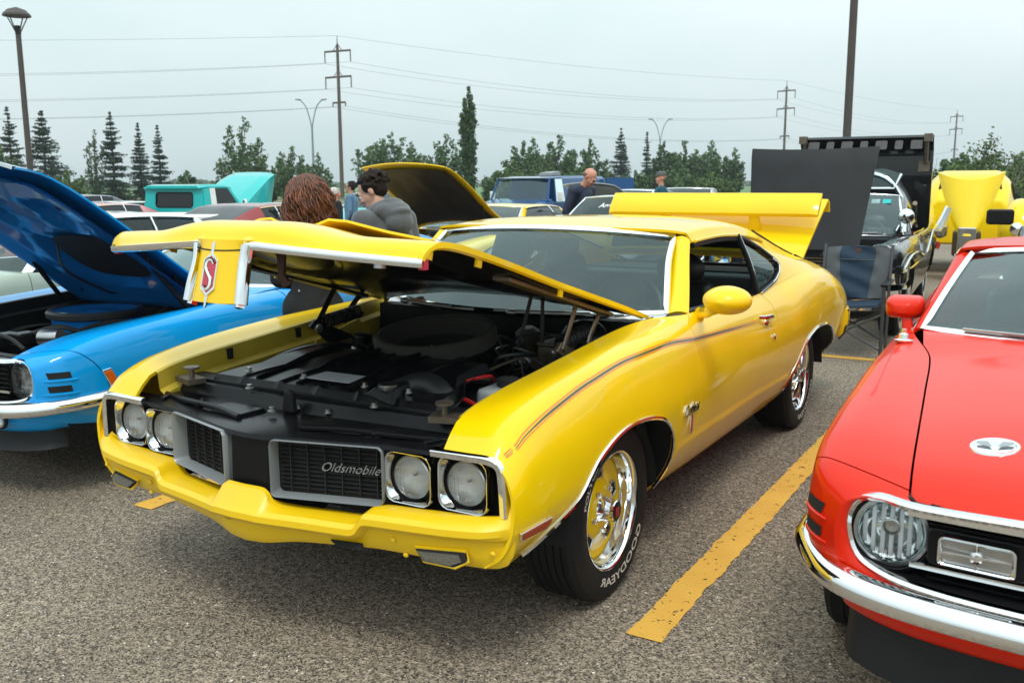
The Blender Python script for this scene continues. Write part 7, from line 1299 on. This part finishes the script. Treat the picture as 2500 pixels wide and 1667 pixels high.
    if hairstyle == 'short':
        m = MB()
        for p, r in (((0, .030, 1.694), (.080, .092, .074)), ((0, .055, 1.645), (.076, .068, .085)), ((.068, .015, 1.668), (.02, .055, .05)), ((-.068, .015, 1.668), (.02, .055, .05))): b = MB(); b.sph((0, 0, 0), r, 16, 10); m.add(np.array([hd(np.array(p)+v) for v in np.vstack(b.V)]), b.F)
        rg_ = random.Random(int(h*1000)); 
        for i in range(130):      # waves and curls on top and at the nape
            a = rg_.uniform(.25, 2*PI-.25)+PI/2*0-PI/2; el_ = rg_.uniform(-.5, 1.3); p = P3(.084*math.cos(a)*math.cos(el_), .02+.102*math.sin(a)*math.cos(el_)*1.0, 1.680+.085*math.sin(el_))
            if p[1] < -.035 and p[2] < 1.715: continue
            m.tube([hd(p), hd(p+P3(rg_.uniform(-.02, .02), .02, rg_.uniform(-.005, .012))), hd(p+P3(rg_.uniform(-.02, .02), .036, -.016))], [.011*k, .012*k, .006*k], 5)
        remesh('hair', m, M[hair], T, .0065, 1)
    elif hairstyle == 'fringe':      # a bald crown, hair at the sides only
        m = MB()
        for p, r in (((0, .075, 1.635), (.068, .034, .04)), ((.074, .035, 1.640), (.014, .045, .035)), ((-.074, .035, 1.640), (.014, .045, .035))): b = MB(); b.sph((0, 0, 0), r, 14, 8); m.add(np.array([hd(np.array(p)+v) for v in np.vstack(b.V)]), b.F)
        remesh('hair', m, M['stubble'], T, .008, 1)
    elif hairstyle == 'long':
        rg_ = random.Random(3); m = MB(); cap_ = MB(); cap_.sph((0, .02, 1.665), (.088, .105, .095), 18, 12); m.add(np.array([hd(v) for v in np.vstack(cap_.V)]), cap_.F)
        for i in range(900):
            a = rg_.uniform(-.35, PI+.35) if i % 5 else rg_.uniform(0, 2*PI); el_ = rg_.uniform(.0, 1.45); st_ = P3(.09*math.cos(a)*math.cos(el_), .02+.105*math.sin(a)*math.cos(el_), 1.668+.10*math.sin(el_))
            out = P3(math.cos(a), math.sin(a), 0); L_ = rg_.uniform(.36, .54)*(1 if math.sin(a) > -.4 else .8); fr = rg_.uniform(.009, .024); ph = rg_.uniform(0, 6.28); cw = rg_.uniform(16, 26); path = []; wd = rg_.uniform(.0, .085)*rg_.uniform(.3, 1)+.008
            for j in range(30):
                f = j/29; drop = 1.0*f**1.15*L_; spr = wd*math.sin(min(1, f*1.6)*PI*.5)*(1-.25*f); am = fr*min(1, f*3)
                q = st_+out*(spr+.018*math.sin(PI*min(1, 2*f)))+P3(am*math.cos(cw*f+ph), am*math.sin(cw*f+ph), -drop+.02*math.sin(PI*min(1, f*3)))
                if q[1] < -.03 and q[2] < 1.66 and abs(q[0]) < .07: q[0] = math.copysign(.08, q[0] or 1)
                path.append(hd(st_) if j == 0 else (hd(q) if j < 6 else up(q)))
            m.tube(np.array(path), np.linspace(.0048, .0022, 30)*k, 5)
        m.build('hair', M[hair], T, ang=180, fix=False)
    if hood:
        m = MB()
        m.tube(np.array([up((.118*math.sin(a)*1.0, .02+.100*math.cos(a), 1.480+.045*math.cos(a))) for a in np.linspace(-2.75, 2.75, 30)]), .036*k, 12)
        for p, r in (((0, .125, 1.45), (.130, .085, .085)), ((0, .160, 1.385), (.115, .070, .085)), ((.075, .10, 1.475), (.075, .07, .055)), ((-.075, .10, 1.475), (.075, .07, .055))): b = MB(); b.sph((0, 0, 0), r, 18, 12); m.add(np.array([up(np.array(p)+v) for v in np.vstack(b.V)]), b.F)
        m.tube(np.array([up((.10*math.sin(a), .125+.085*math.cos(a), 1.44+.02*math.cos(a))) for a in np.linspace(-1.5, 1.5, 16)]), .022*k, 8)
        remesh('jacket_hood', m, M[top], T, .009, 7)
    if cap_hat:
        m = MB(); b = MB(); b.lathe([(.094, 0), (.098, .03), (.088, .07), (.05, .095), (.001, .10)], (0, .008, 1.690), (0, 0, 1), 24); m.add(np.array([hd(P3(v[0]*.95, .008+(v[1]-.008)*1.12, v[2])) for v in np.vstack(b.V)]), b.F); CP = m.build('cap', M['cap_grey'], T)
        m = MB(); m.grid(np.array([[hd((.075*math.sin(a), -.075-f*.075*math.cos(a), 1.700-.012*f)) for a in np.linspace(-1.3, 1.3, 12)] for f in np.linspace(0, 1, 4)])); m.build('cap_brim', M['cap_grey'], CP, solid=.004)
        m = MB(); b = MB(); b.sph((0, .075, 1.635), (.06, .035, .045), 12, 8); m.add(np.array([hd(v) for v in np.vstack(b.V)]), b.F); m.build('hair', M['stubble'], T)
    if glasses:
        m = MB()
        for s in (1, -1): b = MB(); b.sph((s*.033, -.104, 1.637), (.025, .006, .018), 12, 8); m.add(np.array([hd(v) for v in np.vstack(b.V)]), b.F); m.tube([hd((s*.055, -.10, 1.645)), hd((s*.082, .0, 1.645))], .004, 5)
        m.tube([hd((-.012, -.105, 1.642)), hd((.012, -.105, 1.642))], .004, 5); m.build('sunglasses', M['void'], T)
    if fem: m = MB(); m.box(up((.045, .145, 1.075)), (.010, .004, .010)); m.build('metal_stud', M['chrome'], T)
    return T
def stand(px, py, dep): q = at(px, py, dep); return (float(q[0]), float(q[1]), 0)
person('woman with long curly auburn hair in a black top, seen from behind', stand(712, 500, 5.1), PI+R(30)-R(2), 1.575, fem=True, hair='hair_auburn', hairstyle='long', top='cloth_black', legs='cloth_black', arms=(.9, .9), vox=.009)
person('dark haired man in a grey hooded sweatshirt looking down to the left', stand(897, 480, 5.9), R(-100), 1.615, hs=1.0, lean=R(9), headp=R(26), heady=R(34), top='hoodie', legs='denim', hair='hair_dark', hairstyle='short', hood=True, arms=(.15, .15), build=1.05, vox=.008)
person('man in a blue sweater and dark glasses among the far cars', stand(806, 470, 18.5), R(-62), 1.58, top='cloth_blue', hair='hair_dark', glasses=True)
person('white haired person in black beside the man in the blue sweater', stand(772, 470, 17), R(150), 1.46, top='cloth_black', hair='hair_white', skin='skin_ruddy')
person('smiling bald man in a navy jacket looking down over the black coupe', stand(1322, 430, 13.0), R(84), 1.78, lean=R(14), headp=R(28), skin='skin_ruddy', top='cloth_navy', hair='stubble', hairstyle='fringe', build=1.1)
person('man in a grey cap and teal jacket standing far back, facing left', stand(1518, 430, 19.5), R(-64), 1.74, top='cloth_teal', hair='stubble', hairstyle='none', cap_hat=True, skin='skin_ruddy')
person('distant person with a bare head between the parked cars at far left', stand(154, 450, 36), R(20), 1.55, top='cloth_black', vox=.016)
# ---- folding camp chair
def camp_chair(loc, yaw):
    T = thing('camp_chair', 'blue and grey folding camp chair behind the open yellow trunk', 'chair', loc, yaw)
    M['ch_grey'] = pb('chair_grey_cloth', (.075, .085, .090), .85, bump=(120, .3), var=(5, .15)); M['ch_blue'] = pb('chair_navy_cloth', (.008, .028, .055), .8, bump=(16, .7)); M['ch_tube'] = pb('grey_chair_tube', (.075, .078, .082), .4, .5)
    G = []
    for f in np.linspace(0, 1, 16):
        z = .50+.46*f; hw = np.interp(f, [0, .3, .6, .85, 1], [.235, .25, .29, .315, .29]); G.append([(u*hw, .24+.13*f-.04*(1-u*u)-.012*math.sin(f*19+u*4)*(abs(u) < .6), z-.02*u*u*(f > .9)) for u in np.linspace(-1, 1, 25)])
    G = np.array(G); m = MB(); m.grid(G); BK = m.build('backrest', M['ch_grey'], T, ang=60, solid=.012, face=(0, -1, 0))
    m = MB(); m.grid(G[:, 6:19]-P3(0, .006, 0)); m.build('back_panel', M['ch_blue'], BK, ang=60)
    m = MB(); m.tube(G[11, 6:19]-P3(0, .010, 0), .004, 5); m.build('piping', M['ch_grey'], BK); m = MB(); m.prism([(-.03, .025), (.03, .025), (.03, -.012), (0, -.03), (-.03, -.012)], G[14, 12]-P3(0, .008, .0), (1, 0, 0), (0, .25, 1), (0, -.003, 0)); m.build('maker_badge', M['brown'], BK)
    m = MB(); m.grid(np.array([[(u*.24, -.22+.46*f, .47+.02*abs(u)-.015*math.sin(PI*f)) for u in np.linspace(-1, 1, 13)] for f in np.linspace(0, 1, 8)])); ST = m.build('seat', M['ch_blue'], T, solid=.02, ang=60)
    for s in (1, -1):
        m = MB(); m.tube([(s*.30, -.24, .02), (s*.30, -.24, .66)], .016, 8); m.build('leg', M['ch_tube'], T); m = MB(); m.tube([(s*.29, .24, .02), (s*.29, .26, .64), (s*.29, .37, .97)], .014, 8); m.build('leg', M['ch_tube'], T)
        m = MB(); m.box((s*.30, -.0, .665), (.06, .52, .025)); m.build('armrest', M['black_sat'], T, bevel=.01)
        m = MB(); m.tube([(s*.29, -.24, .46), (s*.29, .25, .46)], .012, 8); m.build('side_rail', M['ch_tube'], T)
    for z0, z1, y in ((.10, .42, -.24), (.42, .10, -.235), (.10, .42, .25), (.42, .10, .245)): m = MB(); m.tube([(-.30, y, z0), (.30, y, z1)], .011, 8); m.build('cross_brace', M['ch_tube'], T)
    return T
camp_chair((.62, 5.60, 0), R(3))
# =================================================================== poles, wires, trees
def px_base(px, py, dep, z=0): q = at(px, py, dep); return np.array([q[0], q[1], z])
M['pole_brown'] = pb('brown_painted_pole', (.055, .042, .036), .6, var=(3, .2)); M['wood'] = pb('weathered_wood', (.085, .062, .048), .85, var=(2, .25), bump=(30, .4)); M['galv'] = pb('galvanised_pole', (.20, .25, .26), .5, .3); M['wirem'] = pb('cable', (.10, .11, .115), .7); M['insul'] = pb('insulator', (.06, .05, .05), .3)
def lamp_post(label, base, htop, r, head=True):
    T = thing('lamp_post', label, 'lamp post', tuple(base), 0); m = MB(); m.tube([(0, 0, 0), (0, 0, htop*.5), (0, 0, htop)], [r*1.15, r*1.05, r*.95], 12); m.build('post', M['pole_brown'], T); m = MB(); m.box((0, 0, .3), (.6, .6, .6)); m.build('base', M['cowlwhite'], T, bevel=.03)
    if head:
        m = MB(); m.lathe([(.001, .32), (.30, .22), (.46, .06), (.47, .0), (.40, .02), (.001, .08)], (0, 0, htop+.62), (0, 0, 1), 20); m.build('lamp_shade', M['pole_brown'], T)
        for a in (0, PI/2, PI, 3*PI/2): m = MB(); m.tube([(.05*math.cos(a), .05*math.sin(a), htop), (.40*math.cos(a), .40*math.sin(a), htop+.64)], .022, 6); m.build('strut', M['pole_brown'], T)
        m = MB(); m.tube([(0, 0, htop), (0, 0, htop+.3)], .10, 10); m.build('lamp_collar', M['void'], T)
    return T
b = px_base(74, 440, 34); lamp_post('brown lamp post with a flared lantern at the left edge', b, 1.533+(425-80)/2139*34*1.0-.2, .095)
b = px_base(1938, 440, 25); lamp_post('tall brown pole rising out of the picture behind the raised black deck', b, 8.4, .10)
def street_lamp(label, px, top, dep):
    T = thing('street_lamp', label, 'street lamp', tuple(px_base(px, 430, dep)), 0, 'double armed street lamps'); H = 1.533+(425-top)/2139*dep; c = CR*np.array([1, 1, 0]); c = c/np.linalg.norm(c)
    m = MB(); m.tube([(0, 0, 0), (0, 0, H*.72)], [.13, .09], 10); m.build('post', M['galv'], T)
    for s in (1, -1): m = MB(); e = c*s; m.tube(crom([P3(0, 0, H*.70), e*.15+P3(0, 0, H*.80), e*.5+P3(0, 0, H*.93), e*1.0+P3(0, 0, H)], 6), .055, 8); m.build('arm', M['galv'], T); m = MB(); m.tube([e*.95+P3(0, 0, H), e*1.5+P3(0, 0, H+.06)], [.09, .06], 8, sx=.5); m.build('lamp_head', M['galv'], T)
    return T
street_lamp('double armed street lamp left of the near power pole', 722, 237, 90); street_lamp('double armed street lamp above the trees right of the dark spruce', 1514, 283, 115)
D1, D2, D3 = 105., 152., 215.
PB = [px_base(786, 440, D1), px_base(1797, 430, D2), px_base(2186, 430, D3)]
tops = [1.533+(425-98)/2139*D1, 1.533+(421-195)/2139*D2, 1.533+(418-257)/2139*D3]
ARMS = [(130, 150), (187, 183), (246, 74)]       # pixel rows of the arms on the near pole, arm width in hundredths
armz = [[1.533+(425-r)/2139*D1 for r in (131, 187, 243)], [1.533+(421-r)/2139*D2 for r in (217, 256, 317)], [1.533+(418-r)/2139*D3 for r in (272, 300, 345)]]
hlf = [1.45, 1.45, .72]
ldir = PB[1]-PB[0]; ldir /= np.linalg.norm(ldir); cdir = np.array([CR[0], CR[1], 0]); cdir /= np.linalg.norm(cdir)
names = ('nearest wooden power pole with three crossarms, left of centre', 'second wooden power pole, seen above the raised black hood', 'farthest wooden power pole at the right above the bare branches')
ends = []
for i in range(3):
    T = thing('power_pole', names[i], 'power pole', tuple(PB[i]), 0, 'wooden power poles'); H = tops[i]; m = MB(); m.tube([(0, 0, 0), (0, 0, H*.5), (0, 0, H-.9)], [.24, .20, .15], 10); m.build('post', M['wood'], T); m = MB(); m.tube([(0, 0, H-1.0), (0, 0, H)], [.07, .035], 8); m.build('top_pin', M['insul'], T); e_ = [[(0, 0, H)]]
    for k, z in enumerate(armz[i]):
        tl = .10 if k < 2 else .05; a = -cdir*hlf[k]+P3(0, 0, z-tl); b_ = cdir*hlf[k]+P3(0, 0, z+tl); m = MB(); m.tube([a, b_], .11, 6); AR = m.build('crossarm', M['wood'], T)
        if k < 2: m = MB(); m.tube([a*.35+P3(0, 0, z*.65), P3(0, 0, z+.75), b_*.35+P3(0, 0, z*.65)], .05, 5); m.build('arm_brace', M['wood'], AR)
        row = []
        for q in (a, b_):
            L_ = 1.25 if k < 2 else .45; m = MB(); pf = []
            for j in range(9): pf += [(.05, -L_*j/9), (.10, -L_*(j+.3)/9), (.05, -L_*(j+.6)/9)]
            m.lathe(pf, q*.97+P3(0, 0, q[2]*.03), (0, 0, 1), 8); m.build('insulator', M['insul'], AR); row.append(q*.97+P3(0, 0, q[2]*.03-L_))
        e_.append(row)
    ends.append([np.array(w)+PB[i] for w in (e_[0]+e_[1]+e_[2]+e_[3])])
left = [w-ldir*0+np.array([-88., -58., 0])+P3(0, 0, .4) for w in ends[0]]      # the next pole stands out of view on the left
wn = ('topmost overhead wire', 'upper wire on the left crossarm tip', 'upper wire on the right crossarm tip', 'middle wire on the left crossarm tip', 'middle wire on the right crossarm tip', 'lowest wire on the left short arm', 'lowest wire on the right short arm')
for j in range(7):
    pts = []
    for a, b_ in ((left[j], ends[0][j]), (ends[0][j], ends[1][j]), (ends[1][j], ends[2][j])):
        for f in np.linspace(0, 1, 24)[:-1]: pts.append(a*(1-f)+b_*f-P3(0, 0, (1.6 if j else .8)*4*f*(1-f)))
    pts.append(ends[2][j]); m = MB(); m.tube(np.array(pts), .013, 4); tag(m.build('power_line', M['wirem'], None, fix=False, ang=180), wn[j]+' strung between the power poles', 'power line', 'overhead wires')
# ---- foliage
def leafmat(n, c): return pb(n, c, .75, spec=.2)
LF = {}
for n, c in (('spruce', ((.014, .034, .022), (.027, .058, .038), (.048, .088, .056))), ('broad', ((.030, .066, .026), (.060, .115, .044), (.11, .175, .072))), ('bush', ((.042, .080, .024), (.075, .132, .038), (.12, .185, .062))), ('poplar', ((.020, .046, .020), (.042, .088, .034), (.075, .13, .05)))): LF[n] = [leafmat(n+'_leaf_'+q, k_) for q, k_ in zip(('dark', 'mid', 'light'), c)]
M['bark'] = pb('bark', (.09, .075, .06), .9, bump=(20, .6)); M['bark_grey'] = pb('pale_bark', (.16, .135, .11), .9, bump=(20, .6))
class Leaves:
    def __init__(s, seed): s.P = []; s.S = []; s.K = []; s.N = []; s.g = np.random.default_rng(seed)
    def add(s, pts, size, kind, flat=None):
        pts = np.asarray(pts, float).reshape(-1, 3); n = len(pts); s.P.append(pts); s.S.append(np.full(n, size)*s.g.uniform(.7, 1.35, n)); s.K.append(np.broadcast_to(kind, (n,))); s.N.append(np.full(n, -1 if flat is None else flat))
    def build(s, name, mats, parent, asp=.55):
        P = np.vstack(s.P); S_ = np.concatenate(s.S); K = np.concatenate(s.K).astype(int); n = len(P); d = s.g.normal(size=(n, 3)); fl = np.concatenate(s.N); d[:, 2] *= np.where(fl >= 0, fl, 1); d /= np.linalg.norm(d, axis=1, keepdims=True); e = s.g.normal(size=(n, 3)); e = np.cross(d, e); e /= np.linalg.norm(e, axis=1, keepdims=True)
        a = d*S_[:, None]*.5; b = e*S_[:, None]*.5*asp; V = np.stack([P-a, P+b, P+a, P-b], 1).reshape(-1, 3); me = bpy.data.meshes.new(name); me.vertices.add(4*n); me.vertices.foreach_set('co', V.ravel()); me.loops.add(4*n); me.loops.foreach_set('vertex_index', np.arange(4*n)); me.polygons.add(n); me.polygons.foreach_set('loop_start', np.arange(n)*4); me.polygons.foreach_set('loop_total', np.full(n, 4))
        for m in mats: me.materials.append(m)
        me.polygons.foreach_set('material_index', K); me.update(); o = bpy.data.objects.new(name, me); COL.objects.link(o); o.parent = parent; return o
def hgt(top, dep): return 1.533+(424-top)/2139*dep
def spruce(label, px, top, dep, wid, seed, bare=0):
    H = hgt(top, dep); T = thing('spruce_tree', label, 'spruce tree', tuple(px_base(px, 430, dep)), 0, 'spruces behind the parking lot'); g = np.random.default_rng(seed); lv = Leaves(seed); Rm = wid*1.18/2139*dep/2
    m = MB(); m.tube([(0, 0, 0), (0, 0, H*.5), (0, 0, H)], [H*.018, H*.011, .012], 7)
    nw = int(18+H*2)
    for i in range(nw):
        f = i/(nw-1); z = H*(.06+.93*f)+g.uniform(-.06, .06); rad = Rm*((1-f)**.85*.97+.03)*g.uniform(.80, 1.12); nb = 9 if f < .8 else 6
        for j in range(nb):
            a = g.uniform(0, 2*PI); L_ = rad*g.uniform(.55, 1.12); dz = L_*(-.28+.5*f)+L_*g.uniform(-.08, .08); tip = np.array([L_*math.cos(a), L_*math.sin(a), dz]); m.tube([(0, 0, z), tip*.55+P3(0, 0, z-.02*L_), tip+P3(0, 0, z+L_*.06)], [.018, .012, .004], 4)
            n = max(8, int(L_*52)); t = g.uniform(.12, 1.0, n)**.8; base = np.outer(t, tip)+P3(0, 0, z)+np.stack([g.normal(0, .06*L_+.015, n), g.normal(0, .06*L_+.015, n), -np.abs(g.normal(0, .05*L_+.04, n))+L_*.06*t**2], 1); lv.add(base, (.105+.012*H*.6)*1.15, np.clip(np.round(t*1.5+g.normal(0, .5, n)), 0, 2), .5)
    m.build('trunk', M['bark'], T, ang=180, fix=False); lv.build('crown', LF['spruce'], T, .38); return T
def broadleaf(label, px, top, dep, wid, seed, kind='broad', shoots=14, low=.12, leaf=.17, dens=1.0, spread=.9, up=1.0, cat='tree', name='broadleaf_tree', group='leafy trees behind the parking lot', jag=.35, nb=26):
    H = hgt(top, dep); T = thing(name, label, cat, tuple(px_base(px, 432, dep)), 0, group); g = np.random.default_rng(seed); lv = Leaves(seed); Rm = wid*1.15/2139*dep/2; m = MB(); m.tube([(0, 0, 0), (.05, 0, H*.4), (0, .05, H*.8)], [H*.016, H*.010, .015], 7)
    for i in range(shoots):
        a = i*2.4+g.uniform(-.4, .4); rr = Rm*math.sqrt((i+.5)/shoots)*spread; ht = H*(1-jag*(rr/Rm)**1.4*g.uniform(.6, 1.3))*(1.0 if i == 0 else g.uniform(.80, 1.0)); p0 = np.array([rr*.15*math.cos(a), rr*.15*math.sin(a), H*low*.6]); p1 = np.array([rr*.75*math.cos(a), rr*.75*math.sin(a), ht*.5]); p2 = np.array([rr*math.cos(a), rr*math.sin(a), ht]); cv = crom([p0, p1, p2], 8); m.tube(cv, np.linspace(H*.008, .006, len(cv)), 5)
        for k in range(nb):
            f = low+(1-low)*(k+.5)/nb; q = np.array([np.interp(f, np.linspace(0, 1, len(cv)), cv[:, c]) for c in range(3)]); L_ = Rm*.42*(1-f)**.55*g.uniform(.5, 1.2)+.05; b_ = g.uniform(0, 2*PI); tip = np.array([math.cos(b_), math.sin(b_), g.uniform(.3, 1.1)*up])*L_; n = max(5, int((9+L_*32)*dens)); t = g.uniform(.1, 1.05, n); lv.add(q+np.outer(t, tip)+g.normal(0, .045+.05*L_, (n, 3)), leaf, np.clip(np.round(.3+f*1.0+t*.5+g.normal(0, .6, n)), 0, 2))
    m.build('trunk', M['bark_grey'], T, ang=180, fix=False); lv.build('crown', LF[kind], T, .62); return T
for a in (('tall spruce at the left edge left of the lamp post', 32, 247, 58, 84, 1), ('broad spruce just right of the left lamp post', 108, 255, 56, 130, 2), ('dark full spruce left of the turquoise cab', 264, 258, 57, 88, 3), ('left one of the pair of spruces above the turquoise cab', 326, 285, 60, 62, 4), ('right one of the pair of spruces above the turquoise cab', 370, 290, 60, 66, 5), ('spruce standing alone right of the green thicket', 1425, 302, 70, 74, 6), ('slender spruce below the right street lamp', 1484, 310, 70, 42, 7)): spruce(*a)
broadleaf('half bare slim tree beside the dark full spruce', 222, 292, 58, 44, 11, 'poplar', 6, leaf=.15, dens=.6)
broadleaf('pointed leafy tree behind the raised turquoise hood', 560, 255, 56, 150, 12, 'broad', 15, jag=.95, leaf=.17)
broadleaf('small round tree right of the pair of spruces', 424, 390, 58, 66, 13, 'poplar', 9, leaf=.17)
broadleaf('loose young tree left of the woman with curly hair', 668, 335, 54, 86, 14, 'broad', 12, dens=.7)
broadleaf('thin young tree behind the street lamp, above the woman', 725, 350, 56, 90, 15, 'broad', 12, dens=.55)
broadleaf('many stemmed green tree above the man in the grey hood', 890, 308, 58, 150, 16, 'broad', 17)
broadleaf('green tree left of the tall bent poplar', 1015, 312, 60, 110, 17, 'broad', 14)
broadleaf('tall narrow poplar with a bent leaning tip', 1076, 205, 50, 50, 18, 'poplar', 9, low=.05, leaf=.17, dens=1.3, spread=.55, jag=.30, name='poplar_tree', nb=40)
for i, (lb, px, tp, w, kd) in enumerate((('rounded pale bush at the left end of the thicket', 1172, 372, 100, 'bush'), ('tree with feathery tops in the left of the thicket', 1215, 322, 110, 'broad'), ('tallest tree in the middle of the thicket', 1275, 312, 120, 'broad'), ('tree at the right end of the thicket', 1345, 322, 110, 'broad'), ('low bush under the right of the thicket', 1390, 390, 70, 'bush'))): broadleaf(lb, px, tp, 62+2*i, w, 30+i, kd, 13, leaf=.19)
for i, (lb, px, w, tp) in enumerate((('low shrub filling the foot of the thicket at left', 1235, 110, 392), ('low shrub filling the foot of the thicket at right', 1320, 110, 388), ('shrub between the two spruces and the grove', 1455, 80, 398), ('shrub at the foot of the far grove', 1560, 110, 392), ('shrub left of the tall bent poplar', 960, 110, 375), ('shrub under the pointed leafy tree', 600, 120, 380), ('shrub behind the bent poplar at right', 1130, 60, 402))): broadleaf(lb, px, tp, 58, w, 70+i, 'broad', 12, leaf=.18, low=.03, jag=.2, nb=18, cat='shrub', name='shrub', group='shrubs at the foot of the trees')
for i, (lb, px, tp, w, kd) in enumerate((('slim tree at the left of the far grove', 1518, 330, 56, 'poplar'), ('dense tree in the left of the far grove', 1562, 325, 90, 'broad'), ('dense tree in the centre of the far grove', 1622, 328, 96, 'broad'), ('tapering tree at the right of the far grove', 1680, 345, 56, 'broad'), ('round green bush in front of the far grove', 1630, 405, 130, 'bush'))): broadleaf(lb, px, tp, 72 if i < 4 else 60, w, 40+i, kd, 13, leaf=.2)
broadleaf('small green tree behind the left pair of parked cars', 150, 390, 50, 90, 50, 'bush', 10, dens=.7); broadleaf('shrubby tree at the left edge of the view', 6, 330, 52, 60, 51, 'broad', 12)
broadleaf('hazy green tree behind the yellow hot rod truck', 2255, 365, 48, 110, 52, 'broad', 12, leaf=.2, dens=.6); broadleaf('tree filling the gap right of the hot rod truck', 2345, 345, 44, 100, 53, 'broad', 12, leaf=.2, dens=.6); broadleaf('low tree between the black deck and the bare branches', 2195, 360, 52, 90, 54, 'broad', 12, leaf=.2)
# the near tree at the right with bare, twisted branches
def gnarled(px, dep):
    T = thing('half_bare_tree', 'half bare tree with twisted pale branches behind the hot rod truck', 'tree', tuple(px_base(px, 470, dep)), 0); T.scale = (.72, .72, .66); g = np.random.default_rng(77); lv = Leaves(77); m = MB(); tw = []
    def grow(p, d, L_, r, dep_):
        q = [p]; dd = d.copy()
        for k in range(5): dd = dd+g.normal(0, .18, 3)+P3(0, 0, .06); dd /= np.linalg.norm(dd); q.append(q[-1]+dd*L_/5)
        m.tube(np.array(q), np.linspace(r, r*.62, 6), 5)
        if dep_ <= 2 and g.uniform() < .5:
            n = 22; t = g.integers(1, 6, n); lv.add(np.array(q)[t]+g.normal(0, .12, (n, 3)), .12, g.integers(0, 3, n))
        if dep_ > 0:
            for j in range(3 if dep_ > 1 else 2):
                nd = dd*.6+g.normal(0, .62, 3); nd[2] = abs(nd[2])*.7+.05; nd /= np.linalg.norm(nd); grow(q[3+j % 3], nd, L_*g.uniform(.55, .85), r*.58, dep_-1)
    for a in (0.2, 1.4, 2.5, 3.6, 4.9): grow(P3(0, 0, .6), np.array([math.cos(a)*.75, math.sin(a)*.75, .75]), 1.5, .075, 4)
    m.tube([(0, 0, 0), (0, 0, .7)], [.16, .12], 8); m.build('trunk', M['bark_grey'], T, ang=180, fix=False); lv.build('crown', LF['bush'], T, .6); return T
gnarled(2235, 24)
# fence line, red barrier and far shelter belt
T = thing('pasture_fence', 'low brown pasture fence under the spruces at the left', 'fence', tuple(px_base(230, 452, 66)), YAW); 
for i in range(22): m = MB(); m.tube([(-12+i*1.5, 0, 0), (-12+i*1.5, 0, 1.1)], .05, 5); m.build('fence_post', M['wood'], T)
for z in (.5, .95): m = MB(); m.tube([(-12, 0, z), (19.5, 0, z)], .03, 5); m.build('fence_rail', M['wood'], T)
T = thing('marker_post', 'thin leaning marker post on the green field at left', 'post', tuple(px_base(207, 450, 72)), 0); m = MB(); m.tube([(0, 0, 0), (-.15, -.1, 1.7)], .05, 6); m.build('post', M['wood'], T); m = MB(); m.box((-.15, -.1, 1.75), (.16, .16, .4)); m.build('post_cap', M['bark'], T)
g_ = np.random.default_rng(5); lv = Leaves(9); n = 26000; ang = g_.uniform(-.75, .75, n); dd = 420+g_.uniform(0, 30, n); fx = np.array([CF[0], CF[1], 0])/math.hypot(CF[0], CF[1]); px_ = np.outer(dd*np.cos(ang), fx)+np.outer(dd*np.sin(ang), cdir); hh = 5.0*(.55+.3*np.sin(ang*37)+.25*np.sin(ang*91+1)); px_[:, 2] = g_.uniform(0, 1, n)**.8*np.maximum(hh, 1.2); lv.add(px_, 1.5, g_.integers(0, 3, n)); tag(lv.build('far_shelter_belt', LF['broad'], None, .8), 'hazy line of far trees along the horizon', 'trees', kind='stuff')
# thin smoke haze over the whole place
m = MB(); m.box((0, 300, 12), (3700, 3100, 27)); hz_ = m.build('haze', M['void'], None); hz_['kind'] = 'stuff'
mt = bpy.data.materials.new('haze_air'); mt.use_nodes = True; nt = mt.node_tree; nt.nodes.clear(); o_ = nt.nodes.new('ShaderNodeOutputMaterial'); v_ = nt.nodes.new('ShaderNodeVolumePrincipled'); v_.inputs['Color'].default_value = (.86, .93, .95, 1); v_.inputs['Density'].default_value = .0007; v_.inputs['Anisotropy'].default_value = .2; nt.links.new(v_.outputs[0], o_.inputs['Volume']); hz_.data.materials.clear(); hz_.data.materials.append(mt)
